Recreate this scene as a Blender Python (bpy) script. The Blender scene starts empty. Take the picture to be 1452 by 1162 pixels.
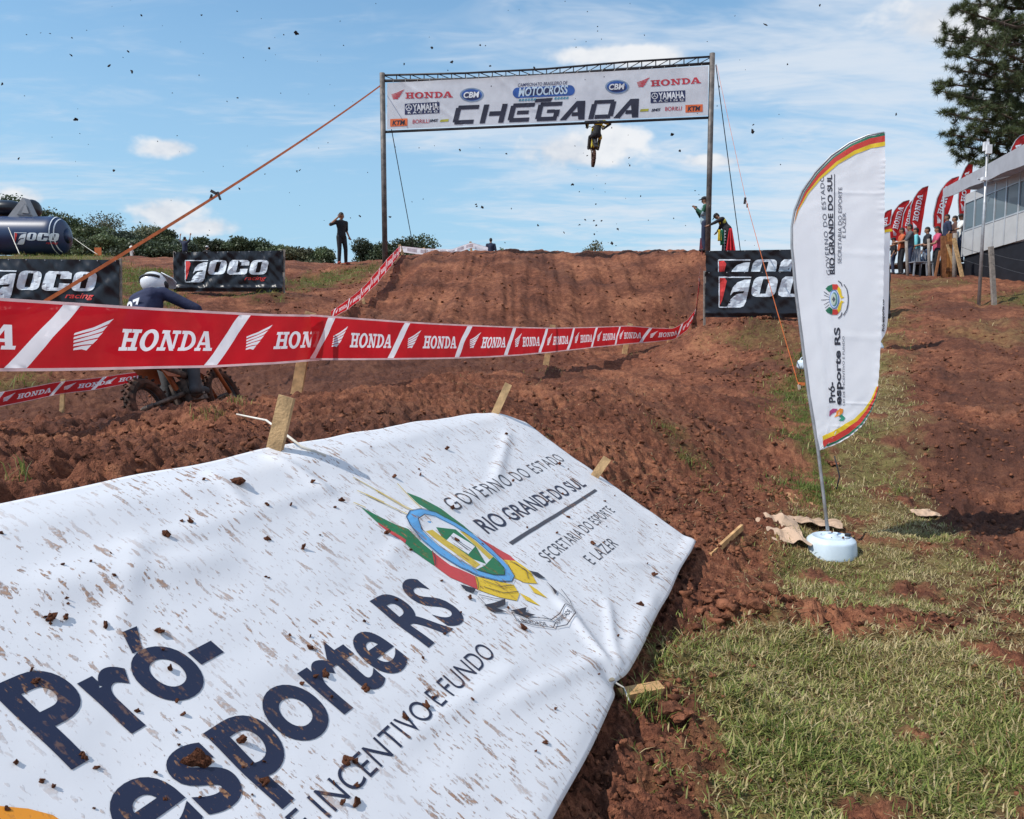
import bpy, bmesh, math, random
import numpy as np
from mathutils import Vector, Matrix
from mathutils.geometry import tessellate_polygon, delaunay_2d_cdt
random.seed(7); rng = np.random.default_rng(11)
sc = bpy.context.scene; col = sc.collection
R = math.radians
# ------------------------------------------------------------------ camera
F = 1090.0; CH = 1.6; PIT = math.atan(101/F)          # focal length in photo pixels, eye height, tilt
cam = bpy.data.objects.new('camera', bpy.data.cameras.new('camera')); col.objects.link(cam)
cam.location = (0, 0, CH); cam.rotation_euler = (math.pi/2-PIT, 0, 0)
cam.data.sensor_width = 36; cam.data.lens = 36*F/1452; cam.data.clip_start = .05; cam.data.clip_end = 6000
sc.camera = cam
# ------------------------------------------------------------------ light
SUN_AZ, SUN_EL = -112.0, 49.0                            # azimuth from +Y towards +X
sd = Vector((math.sin(R(SUN_AZ))*math.cos(R(SUN_EL)), math.cos(R(SUN_AZ))*math.cos(R(SUN_EL)), math.sin(R(SUN_EL))))
sun = bpy.data.objects.new('sun', bpy.data.lights.new('sun', 'SUN')); col.objects.link(sun)
sun.data.energy = 4.3; sun.data.angle = R(.5); sun.data.color = (1, .95, .87)
sun.rotation_euler = (-sd).to_track_quat('-Z', 'Y').to_euler(); sun.location = (-20, 10, 40)
sc.cycles.max_bounces = 5; sc.cycles.diffuse_bounces = 2; sc.cycles.glossy_bounces = 2; sc.cycles.transmission_bounces = 4; sc.cycles.transparent_max_bounces = 6
sc.view_settings.view_transform = 'Standard'; sc.view_settings.look = 'None'
sc.view_settings.exposure = 0.0; sc.view_settings.gamma = 1.0; sc.view_settings.use_curve_mapping = False
w = bpy.data.worlds.new('World'); sc.world = w; w.use_nodes = True
nt = w.node_tree; nt.nodes.clear()
def N(t, tree=None, **k):
    n = (tree or nt).nodes.new(t)
    for a, v in k.items(): setattr(n, a, v)
    return n
def L(a, b, tree=None): (tree or nt).links.new(a, b)
def mathn(op, a, b=None, c=None, tree=None, clamp=False):
    n = N('ShaderNodeMath', tree, operation=op, use_clamp=clamp)
    for i, v in enumerate((a, b, c)):
        if v is None: continue
        if isinstance(v, (int, float)): n.inputs[i].default_value = v
        else: L(v, n.inputs[i], tree)
    return n.outputs[0]
def mixc(f, a, b, tree=None):
    n = N('ShaderNodeMix', tree, data_type='RGBA')
    for s, v in ((n.inputs[0], f), (n.inputs[6], a), (n.inputs[7], b)):
        if isinstance(v, (int, float)): s.default_value = v
        elif isinstance(v, tuple): s.default_value = v if len(v) == 4 else (*v, 1)
        else: L(v, s, tree)
    return n.outputs[2]
def mrange(v, a, b, c=0., d=1., tree=None, smooth=True):
    n = N('ShaderNodeMapRange', tree)
    if smooth: n.interpolation_type = 'SMOOTHSTEP'
    L(v, n.inputs[0], tree)
    for i, x in enumerate((a, b, c, d)): n.inputs[i+1].default_value = x
    return n.outputs[0]
def pix_dir(px, py):
    a = (px-726)/F; b = (581-py)/F; c, s = math.cos(PIT), math.sin(PIT)
    return np.array([a, c+b*s, -s+b*c])
def build_sky():
    sky = N('ShaderNodeTexSky', sky_type='NISHITA', sun_disc=False)
    sky.sun_elevation = R(SUN_EL); sky.sun_rotation = R(SUN_AZ); sky.altitude = 600
    sky.air_density = 1.25; sky.dust_density = .3; sky.ozone_density = 3.0
    tc = N('ShaderNodeTexCoord'); sep = N('ShaderNodeSeparateXYZ'); L(tc.outputs['Generated'], sep.inputs[0])
    x, y, z = sep.outputs
    # high thin clouds lie in a plane overhead: direction / height gives the place in that plane
    den = mathn('MAXIMUM', mathn('ADD', z, .10), .06)
    comb = N('ShaderNodeCombineXYZ'); L(mathn('DIVIDE', x, den), comb.inputs[0]); L(mathn('DIVIDE', y, den), comb.inputs[1])
    def noise(vec, sc_, loc, scale, det, rough, dist=0., rot=0.):
        mp = N('ShaderNodeMapping'); L(vec, mp.inputs[0]); mp.inputs['Scale'].default_value = sc_
        mp.inputs['Location'].default_value = loc; mp.inputs['Rotation'].default_value = (0, 0, rot)
        n = N('ShaderNodeTexNoise'); L(mp.outputs[0], n.inputs[0]); n.inputs['Scale'].default_value = scale
        n.inputs['Detail'].default_value = det; n.inputs['Roughness'].default_value = rough; n.inputs['Distortion'].default_value = dist
        return n.outputs[0]
    c = comb.outputs[0]
    big = noise(c, (.55, .8, 1), (3.4, 1.2, 0), .8, 1, .5)
    wisp = noise(c, (1., 2.1, 1), (1.3, 5.2, 0), 1.15, 5, .6, .9, R(-18))
    fine = noise(c, (1.4, 3., 1), (7, 2, 0), 3.2, 3, .62, .6, R(-24))
    s = mathn('ADD', mathn('MULTIPLY', wisp, .62), mathn('ADD', mathn('MULTIPLY', fine, .25), mathn('MULTIPLY', big, .42)))
    s = mathn('ADD', s, mathn('MULTIPLY', mathn('MULTIPLY', x, .16), 1.0))      # more cloud towards the east
    cirrus = mathn('MULTIPLY', mrange(s, .525, .82), .82)
    # separate fair-weather cumulus heaps
    lump = noise(tc.outputs['Generated'], (1, 1, 1.5), (0, 0, 0), 13, 4, .6, .0)
    iy = mathn('DIVIDE', 1, mathn('MAXIMUM', y, .05)); pl = N('ShaderNodeCombineXYZ'); L(mathn('MULTIPLY', x, iy), pl.inputs[0]); L(mathn('MULTIPLY', z, iy), pl.inputs[1])
    total = None
    for px, py, rx, ry in ((812, 216, 108, 34), (870, 197, 50, 24), (234, 211, 58, 18), (236, 302, 72, 28), (290, 322, 60, 16), (20, 285, 62, 22), (880, 80, 110, 17), (1345, 35, 110, 55), (1010, 228, 60, 12), (-300, 240, 120, 40), (1800, 210, 140, 40)):
        d0 = pix_dir(px, py); n = N('ShaderNodeVectorMath', operation='MULTIPLY_ADD'); L(pl.outputs[0], n.inputs[0]); ix, iz = F/rx, F/ry
        n.inputs[1].default_value = (ix, iz, 0); n.inputs[2].default_value = (-d0[0]/d0[1]*ix, -d0[2]/d0[1]*iz, 0)
        q = N('ShaderNodeVectorMath', operation='LENGTH'); L(n.outputs[0], q.inputs[0]); r1 = q.outputs['Value']
        total = r1 if total is None else mathn('SMOOTH_MIN', total, r1, .18)
    total = mathn('MULTIPLY', mathn('SUBTRACT', 1, mathn('MINIMUM', total, 3)), 1)
    total = mathn('SUBTRACT', total, mathn('MULTIPLY', mathn('LESS_THAN', y, .05), 5))
    cum = mrange(mathn('ADD', total, mathn('MULTIPLY', mathn('SUBTRACT', lump, .5), 2.3)), -.02, .62)
    shade = mrange(lump, .3, .65)
    tint = N('ShaderNodeMix', data_type='RGBA', blend_type='MULTIPLY'); tint.inputs[0].default_value = 1; L(sky.outputs[0], tint.inputs[6]); tint.inputs[7].default_value = (1.0, 1.42, 1.55, 1); skyc = tint.outputs[2]
    hz = mrange(z, -.02, .55, .85, .12)                       # paler towards the horizon
    skyc = mixc(hz, skyc, (4.0, 6.1, 8.0))
    ccol = mixc(shade, (6.0, 6.5, 7.3), (8.6, 8.7, 8.9))
    out = mixc(cirrus, skyc, (7.1, 7.7, 8.5))
    out = mixc(mathn('MULTIPLY', cum, .92), out, ccol)
    bg = N('ShaderNodeBackground'); bg.inputs[1].default_value = .105; L(out, bg.inputs[0])
    o = N('ShaderNodeOutputWorld'); L(bg.outputs[0], o.inputs[0])
build_sky()
w.cycles.sampling_method = 'MANUAL'; w.cycles.sample_map_resolution = 512
# ------------------------------------------------------------------ geometry of the view
CAM = np.array([0, 0, CH])
def at(px, py, Y):
    d = pix_dir(px, py); return CAM+d*(Y/d[1])
def proj(P):
    P = np.atleast_2d(P)-CAM; c, s = math.cos(PIT), math.sin(PIT)
    f = P[:, 1]*c-P[:, 2]*s; u = P[:, 1]*s+P[:, 2]*c
    return np.stack([726+F*P[:, 0]/f, 581-F*u/f], 1)
def sstep(a, b, x):
    t = np.clip((np.asarray(x, float)-a)/(b-a), 0, 1); return t*t*(3-2*t)
def perlin(x, y, seed=0):
    x = np.asarray(x, float); y = np.asarray(y, float)
    xi = np.floor(x).astype(np.int64); yi = np.floor(y).astype(np.int64); xf = x-xi; yf = y-yi
    def g(ix, iy, dx, dy):
        h = (ix*374761393+iy*668265263+seed*1274126177) & 0xffffffff
        h = ((h ^ (h >> 13))*1274126177) & 0xffffffff; h = h ^ (h >> 16)
        a = (h & 0xffff)*(2*math.pi/65536); return np.cos(a)*dx+np.sin(a)*dy
    u = xf*xf*xf*(xf*(xf*6-15)+10); v = yf*yf*yf*(yf*(yf*6-15)+10)
    n0 = g(xi, yi, xf, yf)*(1-u)+g(xi+1, yi, xf-1, yf)*u
    n1 = g(xi, yi+1, xf, yf-1)*(1-u)+g(xi+1, yi+1, xf-1, yf-1)*u
    return (n0*(1-v)+n1*v)*1.5
def fbm(x, y, o, seed=0, gain=.5):
    s = 0; a = 1
    for i in range(o): s = s+a*perlin(x*2**i+17.3*i, y*2**i-9.1*i, seed+i); a *= gain
    return s
# ------------------------------------------------------------------ materials
MATS = {}
def pm(name, c, rough=.7, var=.18, scale=6., bump=0., bscale=60., metal=0., spec=.4, transl=0., transp=0., c2=None, emit=None, coat=0.):
    """procedural material: base colour broken by noise, optional fine relief and light passing through"""
    if name in MATS: return MATS[name]
    m = bpy.data.materials.new(name); m.use_nodes = True; t = m.node_tree; b = t.nodes['Principled BSDF']; o = t.nodes['Material Output']
    tc = N('ShaderNodeTexCoord', t); n = N('ShaderNodeTexNoise', t); L(tc.outputs['Object'], n.inputs[0], t)
    n.inputs['Scale'].default_value = scale; n.inputs['Detail'].default_value = 6
    dark = tuple(v*(1-var) for v in c); lite = c2 or tuple(min(1, v*(1+var*.6)) for v in c)
    cc = mixc(mrange(n.outputs[0], .3, .7, tree=t), dark, lite, t)
    L(cc, b.inputs['Base Color'], t)
    b.inputs['Roughness'].default_value = rough; b.inputs['Metallic'].default_value = metal; b.inputs['Specular IOR Level'].default_value = spec
    b.inputs['Coat Weight'].default_value = coat
    if bump:
        nb = N('ShaderNodeTexNoise', t); L(tc.outputs['Object'], nb.inputs[0], t); nb.inputs['Scale'].default_value = bscale; nb.inputs['Detail'].default_value = 5
        bp = N('ShaderNodeBump', t); bp.inputs['Strength'].default_value = bump; bp.inputs['Distance'].default_value = .01
        L(nb.outputs[0], bp.inputs['Height'], t); L(bp.outputs[0], b.inputs['Normal'], t)
    out = b.outputs[0]
    if transl:
        tr = N('ShaderNodeBsdfTranslucent', t); L(cc, tr.inputs[0], t); mx = N('ShaderNodeMixShader', t); mx.inputs[0].default_value = transl
        L(out, mx.inputs[1], t); L(tr.outputs[0], mx.inputs[2], t); out = mx.outputs[0]
    if transp:
        tr = N('ShaderNodeBsdfTransparent', t); mx = N('ShaderNodeMixShader', t); mx.inputs[0].default_value = transp
        L(out, mx.inputs[1], t); L(tr.outputs[0], mx.inputs[2], t); out = mx.outputs[0]
    L(out, o.inputs[0], t); MATS[name] = m; return m
def stained(name, c, rough=.45, transl=0.):
    """printed banner vinyl with thrown mud: long thin streaks and blots in the cloth's own uv"""
    m = bpy.data.materials.new(name); m.use_nodes = True; t = m.node_tree; b = t.nodes['Principled BSDF']; o = t.nodes['Material Output']
    uv = N('ShaderNodeAttribute', t, attribute_name='cloth')
    def streak(su, sv, rot, lim, seed):
        mp = N('ShaderNodeMapping', t); L(uv.outputs['Vector'], mp.inputs[0], t)
        mp.inputs['Rotation'].default_value = (0, 0, R(rot)); mp.inputs['Scale'].default_value = (su, sv, 1); mp.inputs['Location'].default_value = (seed, seed*.7, 0)
        nz = N('ShaderNodeTexNoise', t); L(mp.outputs[0], nz.inputs[0], t); nz.inputs['Scale'].default_value = 2.2; nz.inputs['Detail'].default_value = 4
        add = N('ShaderNodeVectorMath', t, operation='MULTIPLY_ADD'); L(nz.outputs['Color'], add.inputs[0], t); add.inputs[1].default_value = (.9, .9, 0); L(mp.outputs[0], add.inputs[2], t)
        v = N('ShaderNodeTexVoronoi', t, voronoi_dimensions='2D'); L(add.outputs[0], v.inputs['Vector'], t); v.inputs['Scale'].default_value = 1
        sp = N('ShaderNodeSeparateColor', t); L(v.outputs['Color'], sp.inputs[0], t)
        th = mathn('MULTIPLY', mathn('POWER', sp.outputs[0], 5.4, tree=t), lim, tree=t)
        n9 = N('ShaderNodeTexNoise', t); L(mp.outputs[0], n9.inputs[0], t); n9.inputs['Scale'].default_value = 9; n9.inputs['Detail'].default_value = 3
        ragged = mathn('ADD', mathn('MULTIPLY', mathn('SUBTRACT', nz.outputs[0], .5, tree=t), .35, tree=t), mathn('MULTIPLY', mathn('SUBTRACT', n9.outputs[0], .5, tree=t), .42, tree=t), tree=t)
        return mrange(mathn('SUBTRACT', th, mathn('ADD', v.outputs['Distance'], ragged, tree=t), tree=t), -.02, .10, tree=t)
    a = streak(30, 8.5, 16, .44, 3.1); a2 = streak(56, 19, 2, .46, 9.7); a3 = streak(12, 4.6, 24, .20, 14.3); a4 = streak(95, 40, 30, .42, 31.)
    # streaks come in patches
    pn = N('ShaderNodeTexNoise', t); L(uv.outputs['Vector'], pn.inputs[0], t); pn.inputs['Scale'].default_value = 2.6; pn.inputs['Detail'].default_value = 3
    patch = mrange(pn.outputs[0], .38, .60, .30, 1, tree=t)
    mx = mathn('MAXIMUM', mathn('MAXIMUM', mathn('MULTIPLY', a, .85, tree=t), mathn('MULTIPLY', a2, .9, tree=t), tree=t), mathn('MAXIMUM', mathn('MULTIPLY', a3, .7, tree=t), mathn('MULTIPLY', a4, .7, tree=t), tree=t), tree=t)
    mx = mathn('MULTIPLY', mx, patch, tree=t)
    gr = N('ShaderNodeTexNoise', t); L(uv.outputs['Vector'], gr.inputs[0], t); gr.inputs['Scale'].default_value = 90; gr.inputs['Detail'].default_value = 6
    mx = mathn('MULTIPLY', mx, mrange(gr.outputs[0], .33, .55, .35, 1, tree=t), tree=t)
    mud = mixc(mrange(gr.outputs[0], .35, .65, tree=t), (.115, .045, .024), (.38, .20, .105), t)
    base = mixc(mrange(pn.outputs[0], .2, .8, tree=t), tuple(v*.96 for v in c), c, t)
    L(mixc(mx, base, mud, t), b.inputs['Base Color'], t)
    L(mrange(mx, 0, .6, rough, .9, tree=t), b.inputs['Roughness'], t); b.inputs['Specular IOR Level'].default_value = .3
    bp = N('ShaderNodeBump', t); bp.inputs['Strength'].default_value = .5; bp.inputs['Distance'].default_value = .003
    L(mx, bp.inputs['Height'], t); L(bp.outputs[0], b.inputs['Normal'], t)
    MATS[name] = m; return m
# ------------------------------------------------------------------ objects
def tag(o, label=None, cat=None, group=None, kind=None):
    for k, v in (('label', label), ('category', cat), ('group', group), ('kind', kind)):
        if v: o[k] = v
    return o
def thing(name, label, cat, loc, group=None):
    o = bpy.data.objects.new(name, None); col.objects.link(o); o.location = tuple(float(v) for v in loc); o.empty_display_size = .2
    o['wl'] = [float(v) for v in loc]; return tag(o, label, cat, group)
def wloc(o): return np.array(o['wl'])
def link_mesh(name, V, faces, mats, parent=None, origin=None, midx=None, smooth=False, attrs=None):
    """world-space vertices -> one object; its origin is the thing's base, or the parent's"""
    V = np.asarray(V, float).reshape(-1, 3)
    if parent is not None: org = wloc(parent)
    elif origin is not None: org = np.asarray(origin, float)
    else: org = np.array([V[:, 0].mean(), V[:, 1].mean(), V[:, 2].min()])
    me = bpy.data.meshes.new(name); me.from_pydata((V-org).tolist(), [], [tuple(int(i) for i in f) for f in faces])
    for m in (mats if isinstance(mats, (list, tuple)) else [mats]): me.materials.append(m)
    if midx is not None: me.polygons.foreach_set('material_index', np.asarray(midx, np.int32))
    if smooth: me.polygons.foreach_set('use_smooth', np.ones(len(me.polygons), bool))
    for k, (typ, data) in (attrs or {}).items():
        a = me.attributes.new(k, typ, 'POINT'); a.data.foreach_set({'FLOAT': 'value', 'FLOAT_VECTOR': 'vector', 'FLOAT_COLOR': 'color'}[typ], np.asarray(data, np.float32).ravel())
    me.update(); o = bpy.data.objects.new(name, me); col.objects.link(o)
    o['wl'] = [float(v) for v in org]
    if parent is not None: o.parent = parent
    else: o.location = tuple(org)
    return o
class MB:
    def __init__(s): s.v = []; s.f = []; s.n = 0
    def add(s, V, faces):
        V = np.asarray(V, float).reshape(-1, 3); s.v.append(V); s.f += [tuple(i+s.n for i in f) for f in faces]; s.n += len(V); return s
    def xf(s, M):
        M = np.array(M); V = np.concatenate(s.v); s.v = [V@M[:3, :3].T+M[:3, 3]]; return s
    def make(s, name, m, parent=None, smooth=False, origin=None): return link_mesh(name, np.concatenate(s.v), s.f, m, parent, origin, smooth=smooth)
    def box(s, c, size, rot=None):
        sx, sy, sz = (v/2 for v in size)
        V = np.array([(x, y, z) for x in (-sx, sx) for y in (-sy, sy) for z in (-sz, sz)])
        if rot is not None: V = V@np.array(rot).T
        return s.add(V+np.asarray(c), [(0, 1, 3, 2), (4, 6, 7, 5), (0, 4, 5, 1), (2, 3, 7, 6), (0, 2, 6, 4), (1, 5, 7, 3)])
    def bar(s, p0, p1, w_, t_, side=None):
        """plank from p0 to p1, w_ wide (towards side) and t_ thick, ends a little chipped"""
        p0, p1 = np.asarray(p0, float), np.asarray(p1, float); d = p1-p0; d /= np.linalg.norm(d)
        a = np.asarray(side if side is not None else (1, 0, 0), float); a = a-d*a.dot(d); a /= np.linalg.norm(a); b = np.cross(d, a)
        V = []
        for p in (p0, p1):
            for sx, sy in ((-1, -1), (1, -1), (1, 1), (-1, 1)): V.append(p+a*sx*w_/2+b*sy*t_/2+d*random.uniform(-.1, .1)*t_)
        return s.add(V, [(3, 2, 1, 0), (4, 5, 6, 7), (0, 1, 5, 4), (1, 2, 6, 5), (2, 3, 7, 6), (3, 0, 4, 7)])
    def tube(s, pts, r, n=8, cap=True):
        P = np.asarray(pts, float); k = len(P); r = np.broadcast_to(np.asarray(r, float), (k,)); V = []; f = []
        T = np.gradient(P, axis=0) if k > 2 else np.array([P[1]-P[0]]*2); T /= np.linalg.norm(T, axis=1)[:, None]+1e-12
        up = np.array([0, 0, 1.]) if abs(T[0][2]) < .9 else np.array([1., 0, 0])
        for i in range(k):
            a = np.cross(T[i], up); a /= np.linalg.norm(a)+1e-12; b = np.cross(a, T[i])
            for j in range(n):
                th = 2*math.pi*j/n; V.append(P[i]+r[i]*(a*math.cos(th)+b*math.sin(th)))
        for i in range(k-1):
            for j in range(n): f.append((i*n+j, i*n+(j+1) % n, (i+1)*n+(j+1) % n, (i+1)*n+j))
        if cap: f.append(tuple(range(n-1, -1, -1))); f.append(tuple((k-1)*n+j for j in range(n)))
        return s.add(V, f)
    def cap(s, p0, p1, r0, r1=None, n=10):
        """tapered capsule"""
        r1 = r0 if r1 is None else r1; p0, p1 = np.asarray(p0, float), np.asarray(p1, float); d = p1-p0; ln = np.linalg.norm(d); d = d/(ln+1e-9)
        pts = []; rs = []
        for a in (-88, -60, -30): pts.append(p0+d*r0*math.sin(R(a))); rs.append(r0*math.cos(R(a)))
        pts += [p0, p1]; rs += [r0, r1]
        for a in (30, 60, 88): pts.append(p1+d*r1*math.sin(R(a))); rs.append(r1*math.cos(R(a)))
        up = np.array([0, 0, 1.]) if abs(d[2]) < .9 else np.array([1., 0, 0]); a = np.cross(d, up); a /= np.linalg.norm(a); b = np.cross(a, d); V = []; f = []
        for p, q in zip(pts, rs):
            for j in range(n): th = 2*math.pi*j/n; V.append(p+q*(a*math.cos(th)+b*math.sin(th)))
        k = len(pts)
        for i in range(k-1):
            for j in range(n): f.append((i*n+j, i*n+(j+1) % n, (i+1)*n+(j+1) % n, (i+1)*n+j))
        f.append(tuple(range(n-1, -1, -1))); f.append(tuple((k-1)*n+j for j in range(n)))
        return s.add(V, f)
    def ell(s, c, r, rot=None, nu=14, nv=9, z0=-1., z1=1.):
        V = []; f = []; a0, a1 = math.asin(z0), math.asin(z1)
        for i in range(nv):
            a = a0+(a1-a0)*i/(nv-1); a = max(-1.54, min(1.54, a))
            for j in range(nu): th = 2*math.pi*j/nu; V.append((math.cos(a)*math.cos(th), math.cos(a)*math.sin(th), math.sin(a)))
        V = np.array(V)*np.asarray(r)
        if rot is not None: V = V@np.array(rot).T
        for i in range(nv-1):
            for j in range(nu): f.append((i*nu+j, i*nu+(j+1) % nu, (i+1)*nu+(j+1) % nu, (i+1)*nu+j))
        f.append(tuple(range(nu-1, -1, -1))); f.append(tuple((nv-1)*nu+j for j in range(nu)))
        return s.add(V+np.asarray(c), f)
    def prism(s, poly, th, axes):
        """outline poly (n,2) extruded; axes = origin, x, y, z vectors"""
        o, ax, ay, az = (np.asarray(v, float) for v in axes); n = len(poly)
        A = np.array([o+ax*p[0]+ay*p[1] for p in poly]); V = np.concatenate([A-az*th/2, A+az*th/2])
        tri = tessellate_polygon([[Vector((p[0], p[1], 0)) for p in poly]])
        f = [tuple(t) for t in tri]+[tuple(i+n for i in reversed(t)) for t in tri]+[(i, (i+1) % n, (i+1) % n+n, i+n) for i in range(n)]
        return s.add(V, f)
    def lathe(s, prof, c, n=24):
        V = []; f = []; k = len(prof)
        for r, z in prof:
            for j in range(n): th = 2*math.pi*j/n; V.append((c[0]+r*math.cos(th), c[1]+r*math.sin(th), c[2]+z))
        for i in range(k-1):
            for j in range(n): f.append((i*n+j, i*n+(j+1) % n, (i+1)*n+(j+1) % n, (i+1)*n+j))
        f.append(tuple(range(n-1, -1, -1))); f.append(tuple((k-1)*n+j for j in range(n)))
        return s.add(V, f)
# ------------------------------------------------------------------ lettering: 2-D outlines
_fc = bpy.data.curves.new('lettering', 'FONT'); _fo = bpy.data.objects.new('lettering_source', _fc)
def txt(body, bold=0., shear=0., space=1.):
    """triangulated text, cap height 1, from x=0 to width"""
    _fc.body = body; _fc.offset = bold; _fc.shear = shear; _fc.space_character = space; _fc.size = 1; _fc.resolution_u = 7
    me = _fo.to_mesh(); V = np.array([v.co[:2] for v in me.vertices]); f = [tuple(p.vertices) for p in me.polygons]; _fo.to_mesh_clear()
    V = V/.682; V[:, 0] -= V[:, 0].min(); return V, f
def poly2(pts): 
    tri = tessellate_polygon([[Vector((p[0], p[1], 0)) for p in pts]]); return np.array(pts, float), [tuple(t) for t in tri]
def rect2(x0, y0, x1, y1): return poly2([(x0, y0), (x1, y0), (x1, y1), (x0, y1)])
def ring2(cx, cy, rx, ry, ix, iy, n=28, a0=0, a1=360, pw=1.):
    V = []; f = []
    for i in range(n+1):
        a = R(a0+(a1-a0)*i/n); c, s_ = math.cos(a), math.sin(a); c = math.copysign(abs(c)**pw, c); s_ = math.copysign(abs(s_)**pw, s_)
        V += [(cx+rx*c, cy+ry*s_), (cx+ix*c, cy+iy*s_)]
    for i in range(n): f += [(2*i, 2*i+2, 2*i+3), (2*i, 2*i+3, 2*i+1)]
    return np.array(V), f
def disc2(cx, cy, rx, ry, n=28, pw=1.): 
    P = []
    for i in range(n):
        a = 2*math.pi*i/n; c, s_ = math.cos(a), math.sin(a); P.append((cx+rx*math.copysign(abs(c)**pw, c), cy+ry*math.copysign(abs(s_)**pw, s_)))
    return poly2(P)
def line2(pts, w_):
    out = []
    for (x0, y0), (x1, y1) in zip(pts[:-1], pts[1:]):
        d = math.hypot(x1-x0, y1-y0)+1e-9; nx, ny = -(y1-y0)/d*w_/2, (x1-x0)/d*w_/2
        out.append(poly2([(x0+nx, y0+ny), (x1+nx, y1+ny), (x1-nx, y1-ny), (x0-nx, y0-ny)]))
    return out
def mv(ps, sx=1., sy=1., dx=0., dy=0., sh=0.):
    return [(np.stack([V[:, 0]*sx+V[:, 1]*sh*sx+dx, V[:, 1]*sy+dy], 1), f) for V, f in ps]
def honda(shear=.0):
    o = []; x = 0
    o += [rect2(.14, .16, .37, .84), rect2(.68, .16, .91, .84), rect2(.37, .42, .68, .58), rect2(0, 0, .51, .16), rect2(.54, 0, 1.05, .16), rect2(0, .84, .51, 1), rect2(.54, .84, 1.05, 1)]
    x = 1.13; o += [ring2(x+.5, .5, .52, .53, .25, .36)]
    x = 2.24; o += [poly2([(x+.14, .85), (x+.45, .85), (x+.98, 0), (x+.74, 0)]), rect2(x+.16, .16, x+.32, .84), rect2(x+.82, .1, x+.98, .84), rect2(x, .84, x+.45, 1), rect2(x, 0, x+.48, .16), rect2(x+.62, .84, x+1.13, 1)]
    x = 3.45; o += [rect2(x+.13, .16, x+.37, .84), rect2(x, 0, x+.4, .16), rect2(x, .84, x+.4, 1), ring2(x+.4, .5, .58, .5, .32, .34, 16, -90, 90)]
    x = 4.47; o += [poly2([(x+.1, .15), (x+.27, .15), (x+.6, 1), (x+.42, 1)]), poly2([(x+.44, 1), (x+.72, 1), (x+1.02, .15), (x+.74, .15)]), rect2(x+.3, .3, x+.8, .43), rect2(x, 0, x+.42, .15), rect2(x+.6, 0, x+1.15, .15)]
    return mv(o, sh=shear), 5.62
def wing():
    o = []
    for xr, yr, tx, ty in ((.13, .0, .70, .17), (.10, .12, .86, .37), (.075, .23, .98, .58), (.045, .34, 1.10, .79), (.02, .46, 1.25, 1.02)):
        mx_, my = .45*tx+.55*xr, .30*ty+.70*yr
        o.append(poly2([(xr, yr), (mx_, my-.015), (tx-.13, ty-.17), (tx, ty), (mx_, my+.085), (xr, yr+.065)]))
    return o
CH_ = {'C': [(0, .12, .26, .88), (.1, .78, 1.12, 1), (.1, 0, 1.02, .22)], 'H': [(0, 0, .26, 1), (.9, 0, 1.16, 1), (.36, .38, .9, .62)],
       'E': [(0, .12, .26, .88), (.1, .78, 1.16, 1), (.1, 0, 1.05, .22), (.38, .4, .95, .6)], 'G': [(0, .12, .26, .88), (.1, .78, 1.16, 1), (.1, 0, 1.06, .22), (.86, .22, 1.12, .58), (.5, .42, .86, .6)],
       'D': [(0, 0, .26, .8), (.1, .8, 1.06, 1), (.92, .12, 1.18, .9), (.3, 0, 1.06, .22)]}
def chegada():
    o = []; x = 0
    for ch in 'CHEGADA':
        if ch == 'A': o += [poly2([(x-.12, 0), (x+.2, 0), (x+.78, 1), (x+.5, 1)]), poly2([(x+.5, 1), (x+.92, 1), (x+1.1, 0), (x+.8, 0)]), rect2(x+.42, .2, x+.86, .4)]; x += 1.28
        else: o += [rect2(x+a, b, x+c, d) for a, b, c, d in CH_[ch]]; x += 1.34
    return mv(o, sh=.26), x
def foco():
    """logo in units of its own width: white pieces, red pieces"""
    def q(P): return poly2([((x-178)/982, (490-y)/982) for x, y in P])
    wt = [q([(178, 238), (444, 238), (441, 248), (178, 248)]), q([(178, 249), (185, 249), (185, 490), (178, 490)]), q([(186, 483), (246, 483), (243, 491), (186, 491)]),
          q([(438, 262), (388, 264), (330, 286), (292, 326), (270, 392), (300, 362), (386, 354), (378, 372), (322, 380), (276, 420), (246, 480), (250, 491), (352, 491), (382, 478), (398, 446)])]
    for dx in (0, 471):
        V = []; n = 32
        for i in range(n+1):
            a = 2*math.pi*i/n; c, s_ = math.cos(a), math.sin(a); c4 = math.copysign(abs(c)**.5, c); s4 = math.copysign(abs(s_)**.5, s_)
            y = 320-83*s4; V.append((550+dx+100*c4+(320-y)*.22, y)); c9 = math.copysign(abs(c)**.12, c); s9 = math.copysign(abs(s_)**.12, s_); y = 318-60*s9; V.append((549+dx+25*c9+(320-y)*.26, y))
        wt.append((np.array([((x-178)/982, (490-y)/982) for x, y in V]), [t for i in range(n) for t in ((2*i, 2*i+1, 2*i+3), (2*i, 2*i+3, 2*i+2))]))
    wt.append(q([(910, 300), (815, 300), (824, 260), (786, 260), (757, 378), (800, 378), (808, 338), (895, 338), (884, 385), (860, 403), (690, 403), (662, 388), (660, 365), (690, 262), (720, 237), (885, 237), (915, 255)]))
    rd = [q([(187, 250), (226, 250), (244, 276), (206, 430), (189, 470)])]
    V, f = txt('racing', .012, .35); rd += mv([(V, f)], 250/982/V[:, 0].max(), 44/982, 677/982, 26/982)
    return wt, rd
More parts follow.
